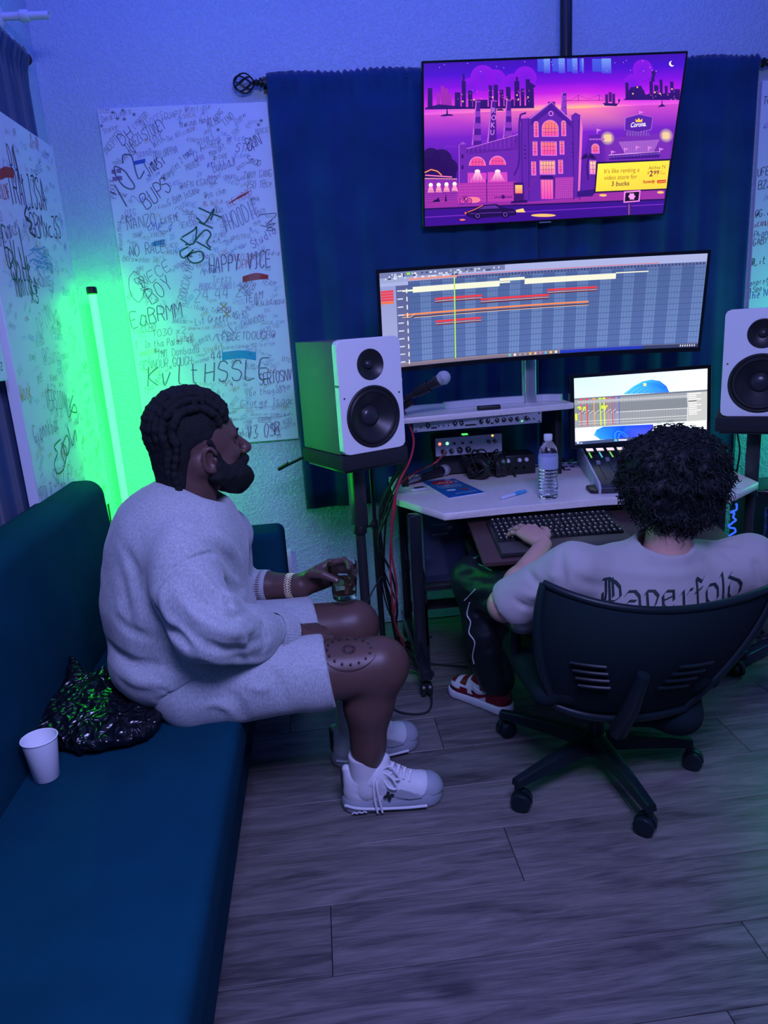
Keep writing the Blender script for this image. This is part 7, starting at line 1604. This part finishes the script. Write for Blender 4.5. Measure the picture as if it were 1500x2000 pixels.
def bk(u, v):
    """chair back surface: u -1..1 across, v 0..1 up"""
    a, b, c = _q3(_bb, u), _q3(_bm, u), _q3(_bt, u); return a*((1-v)*(1-2*v))+b*(4*v*(1-v))+c*(v*(2*v-1))-CC
g = G(); nu, nv = 30, 16; vs = [bk(-1+2*i/nu, j/nv) for j in range(nv+1) for i in range(nu+1)]; w = nu+1
g.add(vs, [(j*w+i, j*w+i+1, (j+1)*w+i+1, (j+1)*w+i) for j in range(nv) for i in range(nu)]); o = g.build('back_mesh', M_CHM, chair, smooth=True, angle=180); md = o.modifiers.new('t', 'SOLIDIFY'); md.thickness = .004
edge = [bk(-1+2*i/20, 1) for i in range(21)]
G().tube(edge, .0105, 10).build('top_rail', M_CH, chair, smooth=True)
for s_ in (-1, 1): G().tube([bk(s_, 1-j/14) for j in range(15)], [.011+.004*sin(pi*j/14) for j in range(15)], 10).build('side_rail', M_CH, chair, smooth=True)
G().tube([bk(-1+2*i/16, 0) for i in range(17)], .014, 10).build('bottom_rail', M_CH, chair, smooth=True)
for k, v in enumerate((.30, .36, .42, .48)):
    for s_ in (-1, 1): 
        o = G().tube([bk(s_*(.25+.03*k+.35*q/6), v-.02*q/6)+V((0, -.010, 0)) for q in range(7)], .0045, 6).build('lumbar_rib', M_CH, chair, smooth=True)
G().tube([bk(0, .45)+V((0, -.02, 0)), bk(0, .2)+V((0, -.035, 0)), bk(0, .0)+V((0, -.03, -.02)), V((.02, -.12, .335)), V((0, -.02, .325))], [.016, .022, .026, .026, .022], 12).build('back_support', M_CH, chair, smooth=True)
for s_ in (-1, 1):
    x = .055+.295*s_
    G().tube([V((x-.06*s_, .02, .36)), V((x, .02, .38)), V((x, .03, .45)), V((x, .03, .525))], [.016, .018, .016, .015], 10).build('arm_post', M_CH, chair, smooth=True)
    g = G(); g.prism([(a+x, b+.02) for a, b in rrect(.075, .25, .034, 6)], .525, .548); g.build('armrest', mat('armrest_pad', (.02, .024, .028), .5), chair, bevel=.008)
# ------------------------------------------------------------------ curly-haired man at the desk, seen from behind
M_SKIN2 = mat('light_skin', (.52, .30, .235), .45, spec=.4, bump=.15, bscale=380, bdist=.0006, sss=.12)
M_HAIR2 = mat('curly_black_hair', (.008, .010, .012), .6, spec=.25)
M_TEE = mat('cream_jersey', (.35, .335, .33), .85, spec=.2, bump=.3, bscale=900, bdist=.0005, sheen=.15)
M_TROU = mat('black_nylon', (.010, .014, .018), .45, spec=.4, bump=.3, bscale=30, bdist=.004)
base2 = V((.80, 1.93, .43)); man2 = thing('person', 'curly-haired man in cream t-shirt seen from behind, sitting at the desk', 'person', base2)
H2 = A3(1312, 948, 1.875); NK = A3(1300, 1075, 1.835)
S1, S2 = A3(1122, 1112, 1.835), A3(1462, 1098, 1.85); PV = W3(.80, 1.93, .49)
E1, Wr1 = A3(985, 1182, 1.93), A3(1062, 1064, 2.20); E2, Wr2 = A3(1530, 1205, 1.98), A3(1392, 1062, 2.25)
b2 = Sdf(.010); b2.ell(PV, (.16, .12, .10)); b2.cone(PV, NK+W3(-.01, .05, -.14), .11, .10, .05); b2.cone(NK+W3(0, .03, -.09), S1+W3(.04, .02, -.01), .055, .045, .04); b2.cone(NK+W3(0, .03, -.09), S2+W3(-.04, .02, -.01), .055, .045, .04)
hd2 = Sdf(.0036)
fx_, fy_ = W3(.10, 1, -.05), None; fx_ /= np.linalg.norm(fx_); fy_ = np.cross((0, 0, 1), fx_); fy_ /= np.linalg.norm(fy_); fz_ = np.cross(fx_, fy_)
R2 = Matrix(((fx_[0], fy_[0], fz_[0]), (fx_[1], fy_[1], fz_[1]), (fx_[2], fy_[2], fz_[2]))).to_4x4()
h2 = lambda x, y, z: H2+fx_*x+fy_*y+fz_*z
hd2.cone(NK+W3(0, .015, -.09), h2(-.025, 0, -.06), .068, .060, .03); hd2.cone(NK+W3(0, .01, -.07), NK+W3(0, .01, -.10), .075, .09, .03)
hd2.ell(h2(-.010, 0, .03), (.098, .077, .09), R2, .02); hd2.ell(h2(.030, 0, -.02), (.060, .058, .082), R2, .03); hd2.ell(h2(.05, 0, -.082), (.030, .034, .026), R2, .03)
hd2.cone(h2(.085, 0, .012), h2(.114, 0, -.022), .009, .012, .01); hd2.cone(h2(.096, -.014, -.052), h2(.096, .014, -.052), .007, .007, .006); hd2.cone(h2(.094, -.012, -.063), h2(.094, .012, -.063), .008, .008, .006)
for s_ in (-1, 1):
    hd2.cone(h2(.035, .048*s_, -.06), h2(-.018, .056*s_, -.042), .018, .022, .03); hd2.cone(h2(.081, .012*s_, .022), h2(.070, .044*s_, .024), .009, .008, .014)
    hd2.ell(h2(.078, .031*s_, .004), (.016, .017, .011), R2, .008, sub=True); hd2.ell(h2(.067, .031*s_, .003), (.0135, .0135, .0115), R2, .002)
    ec = h2(-.008, .076*s_, -.014); hd2.ell(ec, (.016, .007, .027), R2, .006)
    for i in range(11):
        q = lambda a: ec+fy_*s_*.009+(fx_*(-.0155*cos(radians(a)))+fz_*(.027*sin(radians(a)))); hd2.cone(q(-75+21*i), q(-75+21*(i+1)), .004, .004, .004)
    hd2.ell(ec-fz_*.026+fx_*.003+fy_*s_*.005, (.008, .006, .009), R2, .006)
ar1, ar2 = Sdf(.0036), Sdf(.0045)
for A_, E_, W_, S_ in ((ar1, E1, Wr1, S1), (ar2, E2, Wr2, S2)):
    A_.cone(S_+(E_-S_)*.5, E_, .044, .041, .02); A_.ell(E_, (.042, .044, .043), k=.02); A_.cone(E_, E_+(W_-E_)*.35, .041, .043, .025); A_.cone(E_+(W_-E_)*.35, W_, .043, .0265, .025)
pd1 = W3(-.06, 1, -.10); hw = KF.to_3x3() @ V((0, 0, 1)); tips1, th1 = hand(ar1, Wr1+W3(-.004, .004, .008), W3(-.30, 1, .20), np.array(hw)+W3(0, -.15, 0), [(.34, .30, .2), (.30, .30, .2), (.30, .32, .2), (.34, .30, .2)], 1.04, 1, thumb=[(.030, .040, .000), (.060, .054, .000), (.086, .058, -.008)])
tips2, th2 = hand(ar2, Wr2, W3(-.25, 1, -.15), W3(0, 0, 1), [(.35, .5, .3), (.30, .55, .35), (.32, .6, .35), (.45, .55, .3)], 1.0, -1)
body2 = sdf_obj('body', [b2, hd2, ar1, ar2], M_SKIN2, man2, 1)
for tpp in tips1+[th1]: nail(man2, tpp, 1.0, None)
# t-shirt
ts = Sdf(.0062); UB = NK+W3(-.005, .055, -.155)
ts.ell(PV+W3(0, -.005, .03), (.205, .155, .12), k=.05); ts.cone(PV+W3(0, -.01, .05), UB, .165, .155, .08); ts.ell(UB+W3(0, -.005, .0), (.235, .125, .15), k=.06)
ts.cone(UB+W3(-.03, -.01, .06), S1+W3(.0, .005, -.014), .095, .072, .06); ts.cone(UB+W3(.03, -.01, .06), S2+W3(.0, .005, -.014), .095, .075, .06)
ts.cone(NK+W3(0, .02, -.07), NK+W3(0, .012, -.012), .095, .080, .05)
T1 = S1+(E1-S1)*.86; T2 = S2+(E2-S2)*.9
ts.cone(S1, T1, .074, .070, .04); ts.cone(S2, T2, .078, .072, .04); ts.ell(T1+W3(.01, .0, -.018), (.058, .062, .062), k=.03)
nb = W3(0, -.42, 1.0); nb /= np.linalg.norm(nb); NC2 = A3(1300, 1072, 1.835)
ts.cone(NC2+nb*.03+W3(0, .02, 0), NC2+nb*.18, .069, .13, .010, sub=True); ts.cone(NC2-nb*.004+W3(0, .02, 0), NC2+nb*.03+W3(0, .02, 0), .066, .070, .006, sub=True)
d1 = (E1-S1)/np.linalg.norm(E1-S1); ts.cut(T1+d1*.030, d1+W3(.0, 0, -.1), T1-.12, T1+.13); d2 = (E2-S2)/np.linalg.norm(E2-S2); ts.cut(T2+d2*.03, d2, T2-.12, T2+.12)
for pts, amp, w in [([(1100, 1070), (1096, 1100), (1100, 1135), (1092, 1165)], -.010, .010), ([(1125, 1075), (1180, 1062), (1225, 1062)], -.005, .007), ([(1012, 1150), (1040, 1165), (1075, 1160)], .010, .010), ([(1000, 1165), (1030, 1185), (1068, 1180)], -.010, .009), ([(1030, 1110), (1050, 1140), (1085, 1150)], -.010, .010), ([(1050, 1085), (1070, 1120), (1090, 1130)], .008, .010),
                    ([(1385, 1065), (1430, 1062), (1470, 1085)], -.006, .008), ([(1470, 1085), (1482, 1120), (1485, 1150)], -.010, .010), ([(1400, 1085), (1430, 1110), (1450, 1145)], .007, .014), ([(1160, 1100), (1250, 1120), (1330, 1122), (1400, 1105)], .005, .016), ([(1120, 1120), (1150, 1140), (1200, 1150)], -.006, .014), ([(1020, 1195), (1040, 1180), (1060, 1190)], .006, .007)]: ts.pfold(pts, amp*1.3, w)
ts.disp(lambda P: .0020*_n3(P[:, 0], P[:, 1], P[:, 2], 45, 6)+.0012*_n3(P[:, 0], P[:, 1], P[:, 2], 95, 3))
tso = sdf_obj('t_shirt', ts, M_TEE, man2, 1)
band_(NC2+nb*.006+W3(0, .02, 0), nb, .074, .028, 'collar', tso, ry=.074, ribs=70, th_=.003, m=M_TEE)
# lettering on the back: broad-nib strokes laid on the cloth
from mathutils.bvhtree import BVHTree
bv = BVHTree.FromPolygons([v.co.copy() for v in tso.data.vertices], [tuple(p.vertices) for p in tso.data.polygons])
pA, pB = at(1190, 1205, 'y', 1.72), at(1478, 1180, 'y', 1.72)
GOTH = {'p': '03 14 10 0.|14 34 43 31 10|00 1.', 'a': '03 14 34 43 40 50|32 12 01 10 30', 'e': '32 34 14 03 01 10 31|02 33', 'r': '03 14 10 20|23 34 44', 'f': '46 35 16 10 20|03 34', 'o': '14 03 01 10 30 41 43 34 14', 'l': '05 16 10 21', 'd': '16 05 34 43 41 30 10 01 03 14',
        'P': '07 27 46 55 53 32 12|17 14 0. |27 20|04 02 11|37 33', 'D': '07 27 47 65 63 41 10 00|17 11|37 31|63 52|. '.replace('|. ', '')}
lg = G(); hgt = .082; L_ = (pB-pA).length; ex = (pB-pA).normalized(); cx = 0; word = 'Paperfold'; wd = {'P': 6.2, 'a': 5.2, 'p': 5.2, 'e': 4.8, 'r': 4.6, 'f': 4.2, 'o': 5, 'l': 3.0, 'd': 5.4}; tot = sum(wd[c] for c in word)
for ch in word:
    k = L_/tot; kz = hgt/6.5
    for st in GOTH[ch].split('|'):
        P_ = [(int(q[0]), -2 if q[1] == '.' else int(q[1])) for q in st.split() if len(q) == 2]
        if len(P_) < 2: continue
        seg = []
        for a, b in zip(P_, P_[1:]):
            for i in range(4): seg.append((a[0]+(b[0]-a[0])*i/4, a[1]+(b[1]-a[1])*i/4))
        seg.append(P_[-1]); vs = []
        for (x, z) in seg:
            for q in (-1, 1):
                p = pA+ex*((cx+x)*k+q*.0036)+V((0, 0, z*kz+q*.0036)); hit = bv.ray_cast(V((p.x, 1.2, p.z))-base2, V((0, 1, 0)))
                vs.append((hit[0] if hit[0] else V((p.x, 1.72, p.z))-base2)+V((0, -.0012, 0)))
        n = len(seg); lg.add(vs, [(2*i, 2*i+1, 2*i+3, 2*i+2) for i in range(n-1)])
    cx += wd[ch]
lg.build('back_lettering', mat('print_black', (.012, .03, .03), .6), tso)
# trousers, shoes
tr = Sdf(.0075); K1, K2 = W3(.515, 2.42, .475), W3(1.03, 2.42, .475); F1, F2 = W3(.553, 2.345, .09), W3(1.06, 2.33, .09)
for s_, K_, F_ in ((-1, K1, F1), (1, K2, F2)):
    H_ = PV+W3(.10*s_, 0, -.015); tr.cone(H_, K_, .098, .088, .03); tr.ell(K_, (.088, .09, .086), k=.02); tr.cone(K_, K_+(F_-K_)*.5, .082, .078, .03); tr.cone(K_+(F_-K_)*.5, F_+W3(0, 0, .03), .078, .070, .03); tr.cut(F_+W3(0, 0, -.012), (0, 0, -1), F_-.12, F_+.12)
tr.ell(PV+W3(0, 0, -.01), (.19, .14, .085), k=.03)
for i in range(9): 
    tr.pfold([(885+rr.uniform(0, 20), 1100+24*i), (925, 1108+24*i+rr.uniform(-8, 8)), (970, 1100+24*i+rr.uniform(-12, 12))], .009*(-1)**i, .012)
tr.disp(lambda P: .004*_n3(P[:, 0], P[:, 1], P[:, 2], 30, 9)+.002*_n3(P[:, 0], P[:, 1], P[:, 2], 70, 2))
tro = sdf_obj('trousers', tr, M_TROU, man2, 1)
bt2 = BVHTree.FromPolygons([v.co.copy() for v in tro.data.vertices], [tuple(p.vertices) for p in tro.data.polygons])
def onm(x, y, tree, base, e=.002):
    d = (CR*((x-750)/FPX)-CU*((y-1000)/FPX)+CF).normalized(); h = tree.ray_cast(V((0, 0, CH))-base, d); return (h[0]-d*e) if h[0] else None
for line in ([(928, 1151), (918, 1162), (907, 1173)], [(917, 1177), (912, 1200), (919, 1215), (916, 1236), (927, 1254), (923, 1281), (926, 1297)], [(889, 1152), (889, 1200), (890, 1247), (900, 1280)]):
    pts = [onm(p.x, p.y, bt2, base2) for p in spline([(a, b, 0) for a, b in line], 5)]; pts = [p for p in pts if p]
    if len(pts) > 2: G().tube(pts, .0022, 6).build('piping', mat('piping_white', (.6, .6, .62), .5), man2, smooth=True, label='thin white piping on the trouser leg')
for line in ([(935, 1102), (948, 1108), (961, 1115)], [(925, 1090), (929, 1080), (934, 1086), (928, 1091)]):
    pts = [onm(a, b, bt2, base2) for a, b in line]; pts = [p for p in pts if p]
    if len(pts) > 1: G().tube(pts, .0026, 6).build('green_trim', mat('trim_green', (.1, .5, .25), .5), man2, smooth=True)
M_RD = mat('shoe_red', (.15, .006, .014), .42); M_WH = mat('shoe_white', (.62, .64, .68), .4); M_BKS = mat('shoe_black', (.015, .018, .022), .5)
def hightop(A_, td):
    t_ = V(td).normalized(); O = V((A_[0], A_[1], 0))-t_*.070-base2; fr = frame(O, (0, 0, 1), t_); T = lambda x, y, z: np.array(fr @ V((x, y, z)))+np.array(base2); R_ = fr.to_3x3()
    s1 = Sdf(.0042); s1.cone(T(.045, 0, .018), T(.14, .002, .018), .045, .042, .01); s1.cone(T(.14, .002, .018), T(.235, .004, .018), .042, .048, .01); s1.cut(T(0, 0, .001), (0, 0, -1)); s1.cut(T(0, 0, .034), (0, 0, 1)); sdf_obj('sole', s1, M_WH, man2, 1)
    u1 = Sdf(.0038); u1.cone(T(.046, 0, .050), T(.215, .003, .036), .041, .040, .02); u1.cone(T(.215, .003, .036), T(.236, .003, .034), .040, .040, .02); u1.cone(T(.060, 0, .085), T(.115, 0, .085), .040, .038, .02); u1.cone(T(.065, 0, .10), T(.062, 0, .13), .040, .042, .02); u1.cone(T(.10, 0, .105), T(.185, 0, .055), .036, .032, .025); u1.cut(T(0, 0, .032), (0, 0, -1)); u1.cut(T(0, 0, .135), (0, 0, 1))
    up = sdf_obj('upper', u1, [M_RD, M_WH, M_BKS], man2, 1)
    me = up.data; inv = (Matrix.Translation(-O) ).copy(); F4 = fr.inverted(); mi = []
    for p in me.polygons:
        c = F4 @ p.center; x, z = c.x, c.z; w_ = 0
        if x > .205 and z < .060+.2*(.26-x): w_ = 0 if z < .050 else 1
        if .165 < x <= .235 and z > .060: w_ = 1
        if .085 < x <= .170 and z < .095 and not (x < .11 and z > .075): w_ = 1
        if x > .14 and z < .045: w_ = 0
        if x > .225 and z < .046: w_ = 2
        if x > .18 and z > .068 and x < .21: w_ = 0
        mi.append(w_)
    me.polygons.foreach_set('material_index', mi)
    tb = BVHTree.FromPolygons([v.co.copy() for v in me.vertices], [tuple(p.vertices) for p in me.polygons])
    for s_ in (-1, 1):                                                 # curved tick on each flank
        cen = spline([(.150, 0, .062), (.135, 0, .050), (.115, 0, .050), (.085, 0, .062), (.045, 0, .084), (.022, 0, .096)], 5); n = len(cen); vs = []
        for i, p in enumerate(cen):
            w2 = .012*sin(pi*min(1, (i+1)/(n*.42)))*.9 if i < n*.2 else .0105*(1-i/n)+.0012
            for q in (-1, 1):
                l0 = fr @ V((p.x, .2*s_, p.z+q*w2)); h = tb.ray_cast(l0, R_ @ V((0, -s_, 0))); vs.append((h[0] if h[0] else l0)+(R_ @ V((0, s_*.0012, 0))))
        g = G(); g.add(vs, [(2*i, 2*i+1, 2*i+3, 2*i+2) for i in range(n-1)]); g.build('side_tick', M_RD, up, label='dark red curved tick on the shoe flank')
        cen = spline([(.02, 0, .104), (.045, 0, .094), (.085, 0, .075), (.115, 0, .070), (.14, 0, .082)], 5); pts = []
        for p in cen: h = tb.ray_cast(fr @ V((p.x, .2*s_, p.z)), R_ @ V((0, -s_, 0))); h[0] and pts.append(h[0]+(R_ @ V((0, s_*.001, 0))))
        if len(pts) > 2: G().tube(pts, .0022, 6).build('side_line', M_WH, up, smooth=True)
    g = G(); g.M = fr
    for i in range(6): x = .125+.013*i; z = .122-.0105*i; g.tube([(x, -.022, z-.010), (x+.003, 0, z+.002), (x+.006, .022, z-.010)], .0028, 6)
    g.build('laces', mat('lace_black', (.02, .02, .02), .7), up, smooth=True)
hightop(F1, (-.62, .78, 0)); hightop(F2, (.35, .94, 0))
# hair: a dense curly mass
hs = Sdf(.005); hs.ell(h2(-.012, 0, .048), (.128, .138, .112), R2, .02); hs.ell(h2(-.055, .0, -.020), (.075, .118, .085), R2, .03); hs.ell(h2(-.060, 0, -.070), (.048, .072, .036), R2, .02)
hs.ell(h2(-.01, -.095, -.005), (.06, .045, .06), R2, .03); hs.ell(h2(-.01, .09, .0), (.055, .045, .055), R2, .03); hs.cut(h2(.098, 0, 0), fx_)
for s_ in (-1, 1): hs.ell(h2(.06, .03*s_, -.05), (.07, .05, .06), R2, .01, sub=True)
hs.disp(lambda P: .010*_n3(P[:, 0], P[:, 1], P[:, 2], 75, 3)+.006*_n3(P[:, 0], P[:, 1], P[:, 2], 150, 7))
ho = sdf_obj('hair', hs, M_HAIR2, man2, 0)
rr = random.Random(17); roots = []; ps_ = ho.data.polygons; cen = V(H2)-base2
idx = [rr.randrange(len(ps_)) for _ in range(2300)]
for i in idx:
    p = ps_[i]; d = (p.center-cen).normalized()*.7+V(p.normal)*.35+V((rr.uniform(-.5, .5), rr.uniform(-.5, .5), rr.uniform(-.55, .35)))
    roots.append((p.center-V(p.normal)*.010, d))
g = G(); curls(g, roots, rr, .040, .0026, .0075, 1.15, .22, 9, 4)
fl = [(p, d) for p, d in rr.sample(roots, 150)]; curls(g, fl, rr, .062, .0009, .010, 1.2, .15, 10, 3)
g.build('curls', M_HAIR2, ho, smooth=True, kind='stuff')
# ------------------------------------------------------------------ black bin bag and dark pouch on the sofa
bg = V((-.665, 1.80, .405)); t = thing('bin_bag', 'crumpled black plastic bag on the sofa behind the seated man', 'bag', bg)
M_BAG = mat('black_plastic_film', (.006, .008, .012), .2, spec=.7); _nt = M_BAG.node_tree; _v = _nt.nodes.new('ShaderNodeTexVoronoi'); _v.inputs['Scale'].default_value = 34; _tc = _nt.nodes.new('ShaderNodeTexCoord'); _ns = _nt.nodes.new('ShaderNodeTexNoise'); _ns.inputs['Scale'].default_value = 14
_mx = _nt.nodes.new('ShaderNodeVectorMath'); _mx.operation = 'MULTIPLY_ADD'; _mx.inputs[1].default_value = (.12, .12, .12); _nt.links.new(_ns.outputs['Color'], _mx.inputs[0]); _nt.links.new(_tc.outputs['Object'], _mx.inputs[2]); _nt.links.new(_tc.outputs['Object'], _ns.inputs['Vector']); _nt.links.new(_mx.outputs[0], _v.inputs['Vector'])
_bp = _nt.nodes.new('ShaderNodeBump'); _bp.inputs['Strength'].default_value = 1.0; _bp.inputs['Distance'].default_value = .016; _nt.links.new(_v.outputs['Distance'], _bp.inputs['Height']); _nt.links.new(_bp.outputs[0], _nt.nodes['Principled BSDF'].inputs['Normal'])
bs_ = Sdf(.0065); B3 = lambda x, y, z: np.array(bg)+W3(x, y, z)
bs_.ell(B3(-.04, .06, .040), (.10, .15, .045), k=.05); bs_.ell(B3(.06, -.06, .028), (.13, .10, .036), k=.05); bs_.ell(B3(-.13, -.02, .028), (.07, .08, .036), k=.04); bs_.cone(B3(-.07, .12, .08), B3(-.10, .19, .115), .028, .010, .03); bs_.cone(B3(.0, .08, .06), B3(.0, .13, .095), .028, .010, .03)
_rb = np.random.RandomState(3); _pl = [(B3(*(_rb.uniform(-1, 1, 3)*(.2, .2, .05))), _rb.normal(size=3)) for _ in range(190)]
def _crink(P):
    o = .006*np.abs(_n3(P[:, 0], P[:, 1], P[:, 2], 40, 3))-.002
    for c, n_ in _pl:
        n_ = n_/np.linalg.norm(n_); q = P-c; r2 = (q*q).sum(-1); o += -.0075*np.maximum(0, 1-np.abs(q@n_)/.009)*np.exp(-r2/.0016)
    return o
bs_.disp(_crink)
bs_.cut(B3(0, 0, .0015), (0, 0, -1)); sdf_obj('film', bs_, M_BAG, t, 0)
